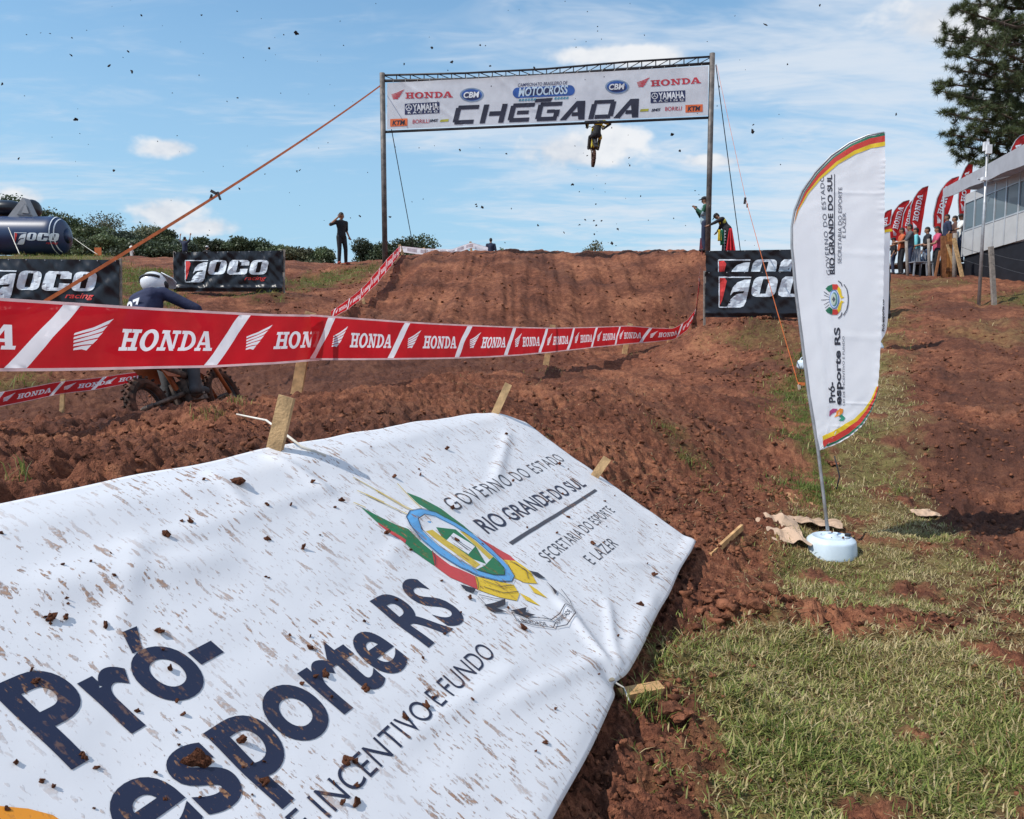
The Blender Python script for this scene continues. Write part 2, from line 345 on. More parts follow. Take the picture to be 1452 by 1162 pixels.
def cut(V, f, step):
    bm = bmesh.new(); vs = [bm.verts.new((x, y, 0)) for x, y in V]
    for q in f:
        try: bm.faces.new([vs[i] for i in q])
        except ValueError: pass
    for ax in (0, 1):
        lo, hi = V[:, ax].min(), V[:, ax].max(); k = math.floor(lo/step)+1
        while k*step < hi:
            co = [0, 0, 0]; no = [0, 0, 0]; co[ax] = k*step; no[ax] = 1
            bmesh.ops.bisect_plane(bm, geom=bm.verts[:]+bm.edges[:]+bm.faces[:], plane_co=co, plane_no=no, dist=1e-6); k += 1
    bm.verts.index_update(); V2 = np.array([v.co[:2] for v in bm.verts]); f2 = [tuple(v.index for v in q.verts) for q in bm.faces]; bm.free(); return V2, f2
class Surf:
    """surface point = pos(s, t); prints are laid on it a hair in front"""
    def __init__(s, pos, srange=(0, 1), trange=(0, 1)): s.pos = pos; s.sr = srange; s.tr = trange; s.grid = None
    def normal(s, S, T):
        e = 1e-3; ds = (s.sr[1]-s.sr[0])*e; dt = (s.tr[1]-s.tr[0])*e
        n = np.cross(s.pos(S+ds, T)-s.pos(S-ds, T), s.pos(S, T+dt)-s.pos(S, T-dt)); n /= np.linalg.norm(n, axis=1)[:, None]+1e-12
        P = s.pos(S, T); flip = ((P-CAM)*n).sum(1).mean() > 0
        return -n if flip else n
    def inv(s, Q):
        if s.grid is None:
            a, b = np.meshgrid(np.linspace(*s.sr, 40), np.linspace(*s.tr, 14), indexing='ij'); s.grid = (a.ravel(), b.ravel(), proj(s.pos(a.ravel(), b.ravel())))
        d = ((Q[:, None]-s.grid[2][None])**2).sum(2).argmin(1); S = s.grid[0][d].copy(); T = s.grid[1][d].copy()
        hs = (s.sr[1]-s.sr[0])*1e-3; ht = (s.tr[1]-s.tr[0])*1e-3
        for _ in range(7):
            p = proj(s.pos(S, T)); js = (proj(s.pos(S+hs, T))-p)/hs; jt = (proj(s.pos(S, T+ht))-p)/ht; r = Q-p
            det = js[:, 0]*jt[:, 1]-js[:, 1]*jt[:, 0]; det = np.where(abs(det) < 1e-9, 1e-9, det)
            S += np.clip((r[:, 0]*jt[:, 1]-r[:, 1]*jt[:, 0])/det, -30*hs, 30*hs); T += np.clip((js[:, 0]*r[:, 1]-js[:, 1]*r[:, 0])/det, -60*ht, 60*ht)
        return S, T
    def sheet(s, name, m, parent, ns, nt_, origin=None, smooth=True, cloth=False, thick=0.):
        a, b = np.meshgrid(np.linspace(*s.sr, ns+1), np.linspace(*s.tr, nt_+1), indexing='ij'); V = s.pos(a.ravel(), b.ravel()); k = nt_+1
        f = [(i*k+j, i*k+j+1, (i+1)*k+j+1, (i+1)*k+j) for i in range(ns) for j in range(nt_)]
        at_ = {'cloth': ('FLOAT_VECTOR', np.stack([a.ravel(), b.ravel(), 0*a.ravel()], 1))} if cloth else None
        o = link_mesh(name, V, f, m, parent, origin, smooth=smooth, attrs=at_)
        if thick: md = o.modifiers.new('cloth', 'SOLIDIFY'); md.thickness = thick; md.offset = 0
        return o
    def decal(s, name, polys, m, parent, off=.004, step=8., px=True, cloth=False, lift=.0003):
        """polys: list of (V, faces) in photo pixels (px) or in (s, t)"""
        VV = []; ff = []; n = 0; at_ = []
        for i, (V, f) in enumerate(polys):
            V, f = cut(np.asarray(V, float), f, step)
            if len(V) == 0: continue
            S, T = s.inv(V) if px else (V[:, 0], V[:, 1])
            VV.append(s.pos(S, T)+s.normal(S, T)*(off+lift*(i % 7))); at_.append(np.stack([S, T, 0*S], 1)); ff += [tuple(k+n for k in q) for q in f]; n += len(V)
        return link_mesh(name, np.concatenate(VV), ff, m, parent, attrs={'cloth': ('FLOAT_VECTOR', np.concatenate(at_))} if cloth else None)
def ribbon(top, bot, h=None):
    top = np.asarray(top, float); bot = np.asarray(bot, float); k = len(top); x = np.linspace(0, 1, k)
    def pos(S, T):
        S = np.asarray(S, float); Sc = np.clip(S, 0, 1)
        A = np.stack([np.interp(Sc, x, top[:, i]) for i in range(3)], 1); B = np.stack([np.interp(Sc, x, bot[:, i]) for i in range(3)], 1)
        # beyond the ends go on straight
        ext = (S-Sc)[:, None]*(k-1); d = np.where((S > 1)[:, None], top[-1]-top[-2], top[1]-top[0]); A = A+ext*d; B = B+ext*d
        P = A+(B-A)*np.asarray(T, float)[:, None]
        if h is not None:
            n = np.cross(top[-1]-top[0], bot[0]-top[0]); n /= np.linalg.norm(n); n = -n if n[1] > 0 else n
            P = P+n*h(S, np.asarray(T, float))[:, None]
        return P
    return Surf(pos)
def fit(poly_w, p0, p1, cap, pixel=True):
    """lay 2-D lettering (list, width) along p0->p1 with cap height cap; pixel: y grows down"""
    ps, wd = poly_w; p0 = np.asarray(p0, float); p1 = np.asarray(p1, float); ax = (p1-p0)/wd; d = (p1-p0)/np.linalg.norm(p1-p0)
    ay = np.array([d[1], -d[0]])*cap if pixel else np.array([-d[1], d[0]])*cap
    return [(V[:, :1]*ax+V[:, 1:]*ay+p0, f) for V, f in ps]
def T_(body, **k): V, f = txt(body, **k); return [(V, f)], V[:, 0].max()
# ------------------------------------------------------------------ terrain
BR = at(985, 770, 5.2); DU = pix_dir(1123, 498); DU /= np.linalg.norm(DU)      # fallen banner: near corner, direction of its lines
_r = pix_dir(706, 580); TRc = CAM+_r*(np.dot(BR-CAM, DU)/np.dot(_r, DU)); DV = (TRc-BR); BW = np.linalg.norm(DV); DV /= BW; BN = np.cross(DU, DV)
def bp_uv(px, py):
    r = pix_dir(px, py); q = CAM+r*(np.dot(BR-CAM, BN)/np.dot(r, BN))-BR; return np.array([q.dot(DU), q.dot(DV)])
ctrl = []
def cp(px, py, Y): ctrl.append(at(px, py, Y))
def cw(*p): ctrl.append(np.array(p, float))
for q in ((.35, 1.2, 0), (.9, 2.4, 0), (2., 2.4, 0), (4, 2.5, .02), (1.9, 4.3, .0), (3, 5.6, 0), (6, 6, .12), (1, .2, 0), (4, -1, 0), (-.2, -.6, .02), (9, 0, .1), (9, 6, .4)): cw(*q)
for u in (-6, -4.5, -3, -1.5, -.2):                                  # the bank under the banner
    for v, o in ((-.25, -.20), (.1, -.17), (.8, -.10), (1.45, -.10), (1.75, -.09)):
        p = BR+DU*u+DV*max(v, 0)+BN*o+np.array([.25, -.08, 0])*(v < 0); p[2] = max(p[2], .0); ctrl.append(p)
for p in ((420, 573, 7.5), (773, 523, 14.0), (885, 503, 19.0), (330, 582, 6.3), (150, 597, 5.6), (20, 608, 5.0), (240, 632, 4.5), (80, 655, 3.9), (600, 545, 9.2), (850, 560, 9.), (1000, 560, 11.2), (950, 640, 7.2), (930, 520, 16.5), (1040, 470, 17.3), (700, 540, 11.),
          (240, 624, 8.7), (320, 606, 9.2), (150, 618, 8.9), (100, 584, 11.0), (-60, 585, 11.), (420, 553, 11.5), (600, 517, 13.8), (700, 508, 15.2), (800, 500, 16.8), (880, 492, 19.6),
          (750, 440, 19.6), (750, 400, 22.3), (750, 364, 25.3), (750, 356.5, 26.8), (600, 440, 19.4), (600, 400, 22.2), (600, 366, 25.2), (600, 361, 26.8), (930, 440, 21.3), (930, 400, 23.3), (925, 494, 19.3), (952, 490, 19.9), (975, 474, 20.8), (940, 362, 25.4), (940, 356, 26.8), (985, 358, 26.5),
          (545, 378, 25), (483, 378, 27), (500, 405, 23), (430, 420, 21), (440, 447, 17.2), (330, 440, 17.5), (250, 416, 19.6), (402, 416, 19.6), (210, 400, 21), (210, 380, 28), (380, 385, 26), (90, 448, 15.2), (170, 470, 13.6), (0, 446, 15), (-120, 440, 15), (180, 520, 13.0), (140, 578, 11.2), (330, 490, 14.2), (20, 362.5, 36), (100, 362.5, 38), (-100, 362, 36),
          (1100, 655, 8.2), (1112, 563, 12.4), (1120, 500, 15.5), (1110, 456, 18.1), (1010, 456, 18.2), (1060, 385, 22.5), (1012, 362, 24.6), (1080, 372, 25),
          (1300, 600, 9), (1300, 510, 13.4), (1300, 450, 18), (1290, 392, 26), (1380, 397, 24), (1452, 408, 21.5), (1452, 520, 13), (1452, 640, 8.2), (1200, 470, 17), (1200, 420, 22.5), (1600, 520, 13), (1600, 420, 21)): cp(*p)
for q in ((-1, 29.5, 4.55), (3, 29.5, 4.55), (-1, 34, 4.6), (3, 34, 4.4), (0, 44, 5.0), (-12, 44, 5.9), (-22, 44, 6.2), (14, 34, 4.0), (22, 30, 3.9), (14, 44, 4.4), (24, 44, 4.4), (24, 10, 1.6), (-5, 3, 1.02), (-9, 2, .95), (-5, -1.5, 1.0), (-10, 8, .8), (-18, 10, .9), (-20, 20, 2.9), (-20, 30, 4.6), (24, 0, .3)): cw(*q)
ctrl = np.array(ctrl)
def _U(r2): return np.where(r2 > 1e-12, r2*np.log(r2+1e-12), 0)
_n = len(ctrl); _K = _U(((ctrl[:, None, :2]-ctrl[None, :, :2])**2).sum(2))+np.eye(_n)*.25; _P = np.c_[np.ones(_n), ctrl[:, :2]]
_A = np.zeros((_n+3, _n+3)); _A[:_n, :_n] = _K; _A[:_n, _n:] = _P; _A[_n:, :_n] = _P.T
_W = np.linalg.solve(_A, np.r_[ctrl[:, 2], 0, 0, 0])
def far_z(x, y):
    az = x/np.maximum(y, 1); left = sstep(-.13, -.30, az); hill = np.minimum(1.6+.0965*np.maximum(y, 0), 11.2)
    return np.where(y > 0, 5.0*(1-left)+hill*left, 3.)
def terr0(x, y):
    x = np.asarray(x, float); y = np.asarray(y, float); out = np.empty(x.shape)
    xf, yf, of = x.ravel(), y.ravel(), np.empty(x.size)
    for i in range(0, x.size, 60000):
        a = np.clip(xf[i:i+60000], -22, 25); b = np.clip(yf[i:i+60000], -1.5, 45)
        r2 = (a[:, None]-ctrl[:, 0])**2+(b[:, None]-ctrl[:, 1])**2
        t = _U(r2)@_W[:_n]+_W[_n]+a*_W[_n+1]+b*_W[_n+2]
        r = np.hypot(xf[i:i+60000], yf[i:i+60000]); k = sstep(38, 58, r); of[i:i+60000] = t*(1-k)+far_z(xf[i:i+60000], yf[i:i+60000])*k
    return of.reshape(x.shape)
def inpoly(x, y, P):
    P = np.asarray(P); c = np.zeros(x.shape, bool); j = len(P)-1
    for i in range(len(P)):
        (xi, yi), (xj, yj) = P[i], P[j]
        c ^= ((yi > y) != (yj > y)) & (x < (xj-xi)*(y-yi)/(yj-yi+1e-12)+xi); j = i
    return c
def ground_hit(px, py, f=None):
    """where the line of sight through a photo pixel meets the ground"""
    d = pix_dir(px, py); ts = np.concatenate([np.arange(1, 12, .06), np.arange(12, 60, .2)]); P = CAM+d*ts[:, None]
    z = (f or terr0)(P[:, 0], P[:, 1]); k = np.where(P[:, 2] < z)[0]
    return P[k[0]] if len(k) else P[-1]
def gpoly(pts): return [ground_hit(*p)[:2] for p in pts]
GRASS = [  # outline on the ground, cover, dryness
    (gpoly([(925, 945), (1000, 915), (1090, 900), (1180, 905), (1300, 905), (1452, 930), (1500, 1000), (1500, 1200), (1000, 1200), (968, 1110), (985, 1050), (955, 985)]), 1., .57),
    (gpoly([(1065, 835), (1095, 800), (1135, 775), (1130, 735), (1180, 700), (1290, 720), (1375, 790), (1395, 850), (1300, 868), (1150, 868)]), 1., .62),
    (gpoly([(1108, 500), (1140, 478), (1165, 560), (1190, 690), (1170, 740), (1125, 720), (1118, 640), (1104, 560)]), 1., .08),
    (gpoly([(1165, 520), (1235, 470), (1275, 520), (1290, 640), (1300, 760), (1200, 760), (1180, 640)]), 1., .78),
    (gpoly([(1000, 478), (1060, 462), (1130, 466), (1130, 490), (1040, 500)]), .5, .5),
    (gpoly([(1385, 425), (1452, 412), (1560, 420), (1560, 455), (1440, 440)]), .9, .25),
    (gpoly([(1180, 530), (1215, 445), (1262, 405), (1300, 405), (1275, 470), (1268, 560)]), .8, .7), (gpoly([(1395, 880), (1452, 800), (1540, 780), (1540, 1200), (1440, 1000)]), .8, .7), (gpoly([(1330, 470), (1400, 455), (1560, 470), (1560, 500), (1400, 490)]), .45, .7),
    (gpoly([(1250, 396), (1370, 398), (1370, 405), (1250, 404)]), .7, .5),
    (gpoly([(170, 440), (172, 382), (245, 386), (245, 436), (215, 452)]), 1., .05),
    (gpoly([(0, 372), (0, 363), (110, 363), (172, 372), (172, 380)]), 1., .25),
    (gpoly([(405, 412), (408, 398), (470, 388), (515, 378), (540, 380), (505, 396), (455, 408)]), 1., .12),
    (gpoly([(330, 426), (330, 416), (400, 417), (400, 425)]), .8, .2),
    (gpoly([(0, 562), (0, 530), (60, 535), (50, 560)]), .7, .25),
    (gpoly([(925, 600), (950, 596), (990, 660), (975, 672)]), .55, .15)]
TRACK = [at(px, 500, Y)[:2] for px, Y in ((-60, 6.4), (200, 6.9), (330, 7.6), (440, 8.4), (600, 10.3), (785, 14.6), (895, 19.4), (975, 22.3), (1000, 26.6))]+[(7.5, 30), (-4.2, 30)]+[at(px, 450, Y)[:2] for px, Y in ((562, 26.6), (470, 17.6), (330, 14.6), (180, 12.6), (-60, 11.6))]+[(-16, 12), (-16, 6)]
def grass_at(x, y):
    g = np.zeros(x.shape); dry = np.zeros(x.shape)
    wx = fbm(x*2.1, y*2.1, 4, 5)*.17; wy = fbm(x*2.1, y*2.1, 4, 55)*.17; k = 1+np.maximum(0, y-6)*.12
    for P, c, d in GRASS:
        P_ = np.asarray(P); bx = (x > P_[:, 0].min()-2) & (x < P_[:, 0].max()+2) & (y > P_[:, 1].min()-2) & (y < P_[:, 1].max()+2)
        if not bx.any(): continue
        xs_, ys_, kk = x[bx], y[bx], k[bx]; m = 0
        for i in range(7): m = m+inpoly(xs_+(wx[bx]+.15*math.cos(i*2.4)*i**.5*.5)*kk, ys_+(wy[bx]+.15*math.sin(i*2.4)*i**.5*.5)*kk, P)/7.
        dr = dry[bx]; gg = g[bx]; dry[bx] = np.where(m*c > gg*.8, d, dr); g[bx] = np.maximum(gg, m*c)
    patch = fbm(x*1.3, y*1.3, 4, 71); near = y < 20
    g = g*np.where(near, sstep(-.66, -.16, patch+.0), 1)
    return g, np.clip(dry+fbm(x*.9, y*.9, 3, 91)*.28, 0, 1)
def banner_clear(x, y, z):
    """keep the bank below the cloth"""
    u = (x-BR[0])*DU[0]/(DU[0]**2+DU[1]**2)+(y-BR[1])*DU[1]/(DU[0]**2+DU[1]**2)
    v = ((x-BR[0])*DV[0]+(y-BR[1])*DV[1])/(DV[0]**2+DV[1]**2)
    zb = BR[2]+DV[2]*v+DU[2]*u; m = sstep(-.12, .03, v)*sstep(1.86, 1.72, v)*sstep(.28, .06, u)
    return z-m*np.maximum(0, z-(zb-.045))
def terr(x, y, detail=True):
    z = terr0(x, y)
    if not detail: return banner_clear(x, y, z)
    r = np.hypot(x, y); g, _ = grass_at(x, y); soil = 1-.8*g; tr = inpoly(x, y, TRACK)
    n = .045*fbm(x*1.1, y*1.1, 2, 1)*np.clip(r/4, .4, 2.2)
    lump = np.abs(fbm(x*5.5, y*5.5, 3, 21)); n += soil*(.068*(.5-lump))*np.clip(1.15-r/40, .3, 1)*1.25
    n += soil*.022*fbm(x*19, y*19, 3, 31)*(r < 16)*np.clip(1.5-r/11, 0, 1)
    bank = soil*sstep(3, 5, y)*sstep(20, 12, y)*sstep(-.2, .6, terr_bankness(x, y)); n += bank*.05*(np.abs(perlin(x*3.1, y*3.1, 44))-.3)
    heap = np.exp(-(((x-1.55)/.42)**2+((y-4.15)/.40)**2))*.09+np.exp(-(((x-.95)/.30)**2+((y-3.25)/.5)**2))*.06
    q_ = HEAP; n += .24*np.exp(-(((x-q_[0])/.55)**2+((y-q_[1])/.5)**2))*(.8+.5*fbm(x*4, y*4, 3, 64))
    n += heap*(.6+1.3*np.abs(fbm(x*7, y*7, 3, 63)))
    # ruts running up the face of the jump and along the lane
    face = tr*sstep(16, 18.5, y)*sstep(28, 26, y); n += face*(.085*perlin((x-.02*y)*2.3, y*.13, 77)+.045*perlin(x*6, y*.25, 78)-.02*np.abs(perlin(x*9, y*1.1, 79)))
    du_, dv_ = RUT[1]-RUT[0]; l_ = math.hypot(du_, dv_); ac = ((x-RUT[0][0])*dv_-(y-RUT[0][1])*du_)/l_; al = ((x-RUT[0][0])*du_+(y-RUT[0][1])*dv_)/l_
    rp_ = sstep(-.9, -.3, ac)*sstep(3.2, 2.4, ac)*(y > 4)*sstep(24, 20, y); n += rp_*(.085*perlin(ac*2.1+.3*perlin(al*.3, ac*.2, 5), al*.10, 205)-.03*np.abs(perlin(ac*5, al*.35, 206))+.012*np.sin(al*38)*(perlin(ac*2.5, al*.2, 207) > .15))
    n += (tr & (y < 17))*.06*perlin(x*1.2+y*.5, y*.9-x*.4, 83)
    # thrown-up crest along the near side of the lane
    n += np.exp(-((y-(5.75+.22*(x+3.5)))/.20)**2)*sstep(-1.6, -2.4, x)*.035*(1+fbm(x*4, y*4, 3, 12))
    n *= sstep(90, 40, r)
    return banner_clear(x, y, z+n)
HEAP = at(1064, 456, 17.2)
RUT = [np.array(ground_hit(1330, 800)[:2]), np.array(ground_hit(1318, 440)[:2])]
def terr_bankness(x, y): return 2.6-(x-.42*(y-4))*.55
def gz(x, y): return float(terr(np.array([float(x)]), np.array([float(y)]))[0])
def ghit(px, py): return ground_hit(px, py, terr)
def build_ground():
    az = np.concatenate([np.linspace(-180, -44, 24)[:-1], np.linspace(-44, 44, 800), np.linspace(44, 180, 24)[1:-1]])
    r = np.concatenate([[.25, .6, .9], np.geomspace(1.2, 34, 600), np.geomspace(34, 160, 60)[1:], np.geomspace(170, 4000, 14)])
    A, Rr = np.meshgrid(np.radians(az), r); x = np.sin(A)*Rr; y = np.cos(A)*Rr
    z = terr(x, y); nr, na = x.shape; g, d = grass_at(x, y)
    V = np.stack([x, y, z], 2).reshape(-1, 3); V = np.vstack([V, [0, 0, terr(np.array([0.]), np.array([0.]))[0]]])
    i, j = np.meshgrid(np.arange(nr-1), np.arange(na), indexing='ij'); j2 = (j+1) % na
    Q = np.stack([i*na+j, i*na+j2, (i+1)*na+j2, (i+1)*na+j], 2).reshape(-1, 4)[:, ::-1]
    fc = V[Q].mean(1); tr = inpoly(fc[:, 0], fc[:, 1], TRACK)
    dark_mud = np.clip(fbm(x*.5, y*.5, 3, 8)*.9, 0, 1)
    p = ground_hit(1385, 655); dark_mud = np.maximum(dark_mud, .9*np.exp(-(((x-p[0])/1.0)**2+((y-p[1])/1.0)**2)))  # one round darker patch on the right-hand path
    dark_mud = np.maximum(dark_mud, .8*inpoly(x, y, TRACK)*sstep(18, 14, y)); ac_ = ((x-RUT[0][0])*(RUT[1]-RUT[0])[1]-(y-RUT[0][1])*(RUT[1]-RUT[0])[0])/np.hypot(*(RUT[1]-RUT[0])); dark_mud = np.maximum(dark_mud, .75*sstep(-.7, .0, ac_)*sstep(3.0, 1.8, ac_)*sstep(3.5, 6, y)*sstep(20, 12, y)*sstep(-.35, .25, fbm(x*1.2, y*.5, 3, 77))); dark_mud = np.append(dark_mud.ravel(), 0); g = np.append(g.ravel(), 0); d = np.append(d.ravel(), 0)
    for name, sel, lab in (('ground', ~tr, None), ('track', tr, None)):
        q = Q[sel]; use = np.unique(q); mp = np.full(len(V), -1); mp[use] = np.arange(len(use)); q = mp[q]; vv = V[use]
        me = bpy.data.meshes.new(name); me.vertices.add(len(vv)); me.vertices.foreach_set('co', vv.ravel())
        me.loops.add(q.size); me.loops.foreach_set('vertex_index', q.ravel().astype(np.int32)); me.polygons.add(len(q))
        me.polygons.foreach_set('loop_start', np.arange(0, q.size, 4, dtype=np.int32)); me.polygons.foreach_set('use_smooth', np.ones(len(q), bool))
        for k, a in (('grass', g), ('dry', d), ('dark_mud', dark_mud)): t = me.attributes.new(k, 'FLOAT', 'POINT'); t.data.foreach_set('value', a[use].astype(np.float32))
        me.update(calc_edges=True); me.validate(); me.materials.append(soil_mat()); o = bpy.data.objects.new(name, me); col.objects.link(o); tag(o, kind='structure')
def soil_mat():
    if 'soil' in MATS: return MATS['soil']
    m = bpy.data.materials.new('soil'); m.use_nodes = True; t = m.node_tree; b = t.nodes['Principled BSDF']; MATS['soil'] = m
    tc = N('ShaderNodeTexCoord', t)
    def nz(s, d=6, r=.6, dist=0):
        n = N('ShaderNodeTexNoise', t); L(tc.outputs['Object'], n.inputs[0], t); n.inputs['Scale'].default_value = s; n.inputs['Detail'].default_value = d; n.inputs['Roughness'].default_value = r; n.inputs['Distortion'].default_value = dist; return n.outputs[0]
    a, c, e = nz(.8, 4), nz(9, 6, .70, .4), nz(55, 4, .7)
    k = mathn('ADD', mathn('MULTIPLY', a, .42, tree=t), mathn('ADD', mathn('MULTIPLY', c, .42, tree=t), mathn('MULTIPLY', e, .36, tree=t), tree=t), tree=t)
    rp = N('ShaderNodeValToRGB', t); L(k, rp.inputs[0], t); el = rp.color_ramp.elements
    el[0].position = .39; el[0].color = (.032, .013, .009, 1); el[1].position = .70; el[1].color = (.36, .150, .080, 1)
    for p_, c_ in ((.50, (.100, .037, .023, 1)), (.60, (.195, .073, .042, 1))): q = el.new(p_); q.color = c_
    def att(n): q = N('ShaderNodeAttribute', t, attribute_name=n); return q.outputs['Fac']
    g, d, wt = att('grass'), att('dry'), att('dark_mud')
    soil = mixc(mathn('MULTIPLY', wt, .72, tree=t), rp.outputs[0], (.062, .030, .024), t)
    gb = mixc(d, (.070, .095, .020), (.235, .175, .075), t); gb = mixc(mrange(c, .35, .6, tree=t), (.10, .055, .028), gb, t)
    f = mathn('MULTIPLY', g, mrange(c, .25, .5, .35, 1., tree=t), tree=t)
    L(mixc(f, soil, gb, t), b.inputs['Base Color'], t); b.inputs['Roughness'].default_value = .92; b.inputs['Specular IOR Level'].default_value = .15
    h = mathn('ADD', mathn('MULTIPLY', c, .6, tree=t), mathn('MULTIPLY', e, .25, tree=t), tree=t)
    bp = N('ShaderNodeBump', t); bp.inputs['Strength'].default_value = 1.; bp.inputs['Distance'].default_value = .075; L(h, bp.inputs['Height'], t); L(bp.outputs[0], b.inputs['Normal'], t)
    return m
build_ground()
# ------------------------------------------------------------------ clods, grass
def ico(sub):
    bm = bmesh.new(); bmesh.ops.create_icosphere(bm, subdivisions=sub, radius=1); bm.verts.index_update()
    V = np.array([v.co[:] for v in bm.verts]); f = np.array([[v.index for v in q.verts] for q in bm.faces]); bm.free(); return V, f
ICO = {k: ico(k) for k in (1, 2, 3)}
def clod_shape(sub, seed):
    V, f = ICO[sub]; r_ = np.random.default_rng(seed); V = V.copy(); d = 1+.0*V[:, 0]
    for k in range(6):
        a = r_.normal(size=3); a /= np.linalg.norm(a); d += .17*np.sin((V@a)*r_.uniform(2, 5.5)+r_.uniform(0, 6))
    d += r_.normal(size=len(V))*.10
    for k in range(5): a = r_.normal(size=3); a /= np.linalg.norm(a); h_ = V@a; d = np.where(h_ > .55, d*(.55/np.maximum(h_, .55))**.8, d)      # broken faces
    V = V*d[:, None]*np.array([1, r_.uniform(.65, 1), r_.uniform(.5, .9)]); return V, f
def big_mesh(name, V, Fc, m, attrs=None, kind='stuff', smooth=False):
    me = bpy.data.meshes.new(name); me.vertices.add(len(V)); me.vertices.foreach_set('co', V.astype(np.float32).ravel()); k = Fc.shape[1]
    me.loops.add(Fc.size); me.loops.foreach_set('vertex_index', Fc.astype(np.int32).ravel()); me.polygons.add(len(Fc)); me.polygons.foreach_set('loop_start', np.arange(0, Fc.size, k, dtype=np.int32))
    if smooth: me.polygons.foreach_set('use_smooth', np.ones(len(Fc), bool))
    for n_, (typ, d) in (attrs or {}).items(): a = me.attributes.new(n_, typ, 'POINT'); a.data.foreach_set('color' if typ == 'FLOAT_COLOR' else 'value', d.astype(np.float32).ravel())
    me.update(calc_edges=True); me.materials.append(m); o = bpy.data.objects.new(name, me); col.objects.link(o)
    if kind: o['kind'] = kind
    return o
def scatter_clods():
    X = []; 
    def region(n, px, py, s0, s1, keep=None):
        k = 0
        while k < n:
            q = rng.uniform((px[0], py[0]), (px[1], py[1])); 
            X.append((q[0], q[1], (1.4+9.*rng.random()**2.8)*(1+.0*s0))); k += 1
    region(3400, (800, 1120), (700, 1180), .006, .045); region(3600, (640, 1120), (500, 800), .010, .045); region(2600, (-20, 640), (585, 700), .008, .040)
    region(1300, (1020, 1460), (840, 920), .006, .03); region(1600, (1280, 1460), (480, 900), .008, .028); region(900, (-20, 800), (470, 600), .02, .07)
    region(1000, (480, 990), (362, 500), .02, .075); region(500, (380, 540), (380, 450), .03, .09); region(700, (1130, 1460), (410, 560), .015, .05); region(500, (960, 1130), (455, 560), .02, .07)
    region(700, (930, 1460), (880, 1180), .005, .018)
    q = np.array(X); d = np.array([pix_dir(a, b) for a, b in q[:, :2]])
    ts = np.concatenate([np.arange(1.2, 12, .05), np.arange(12, 34, .25)]); hit = np.full(len(q), np.nan)
    for t in ts:                                         # march all sight lines together on the smooth ground
        o_ = np.where(np.isnan(hit))[0]; P = CAM+d[o_]*t; o2 = P[:, 2] < 5; z = np.full(len(o_), -9.); z[o2] = terr0(P[o2, 0], P[o2, 1]); hit[o_[P[:, 2] < z]] = t
    ok = ~np.isnan(hit); P = CAM+d[ok]*hit[ok, None]; s = np.minimum(q[ok, 2]*np.where(hit[ok] > 10, .62, 1.)*hit[ok]/F*.55, .06); P[:, 2] = terr(P[:, 0], P[:, 1])
    u = (P-BR)@DU; v = (P-BR)@DV; ok = ~((u < .16) & (v > -.02) & (v < 1.8) & (u > -7)); g, _ = grass_at(P[:, 0], P[:, 1]); ok &= (rng.random(len(P)) > g*.75) 
    P = P[ok]; s = s[ok]; sh = [clod_shape(1, i) for i in range(14)]; VV = []; FF = []; n = 0
    for p, k in zip(P, s):
        V, f = sh[rng.integers(14)]; a = rng.uniform(0, 6.28); c_, s_ = math.cos(a), math.sin(a); M = np.array([[c_, -s_, 0], [s_, c_, 0], [0, 0, 1]])
        VV.append((V@M.T)*k+p+np.array([0, 0, k*.25])); FF.append(f+n); n += len(V)
    # coarse lumps turned up beside the banner
    sh = [clod_shape(2, 700+i) for i in range(8)]; lumps = []
    for (px, py, sp, n_, s0) in ((1010, 880, 60, 70, .05), (1085, 870, 30, 14, .06), (960, 850, 40, 40, .045), (930, 1000, 35, 30, .04), (890, 1080, 60, 60, .028), (860, 1140, 60, 50, .028), (960, 1130, 30, 20, .024), (1040, 700, 60, 60, .045), (1000, 620, 70, 60, .05), (200, 606, 130, 70, .03), (420, 596, 130, 50, .028), (1050, 460, 30, 40, .09), (1080, 540, 30, 30, .08)):
        for _ in range(n_):
            a_, b_ = rng.normal(px, sp), rng.normal(py, sp*.28); p = ground_hit(a_, b_)
            if p[1] > 24 or ((p-BR)@DU < .12 and -.04 < (p-BR)@DV < 1.8): continue
            lumps.append((*p[:2], s0*rng.uniform(.25, 1.0)**1.5))
    lumps = np.array(lumps); lz = terr(lumps[:, 0], lumps[:, 1])
    for (x_, y_, s_), z_ in zip(lumps, lz):
        V, f = sh[rng.integers(8)]; a = rng.uniform(0, 6.28); c_, sn = math.cos(a), math.sin(a)
        VV.append((V@np.array([[c_, -sn, 0], [sn, c_, 0], [0, 0, 1]]).T)*s_+np.array([x_, y_, z_+s_*.2])); FF.append(f+n); n += len(V)
    big_mesh('soil_clods', np.concatenate(VV), np.concatenate(FF), clod_mat())['label'] = 'loose red-brown soil clods strewn over the bare ground'
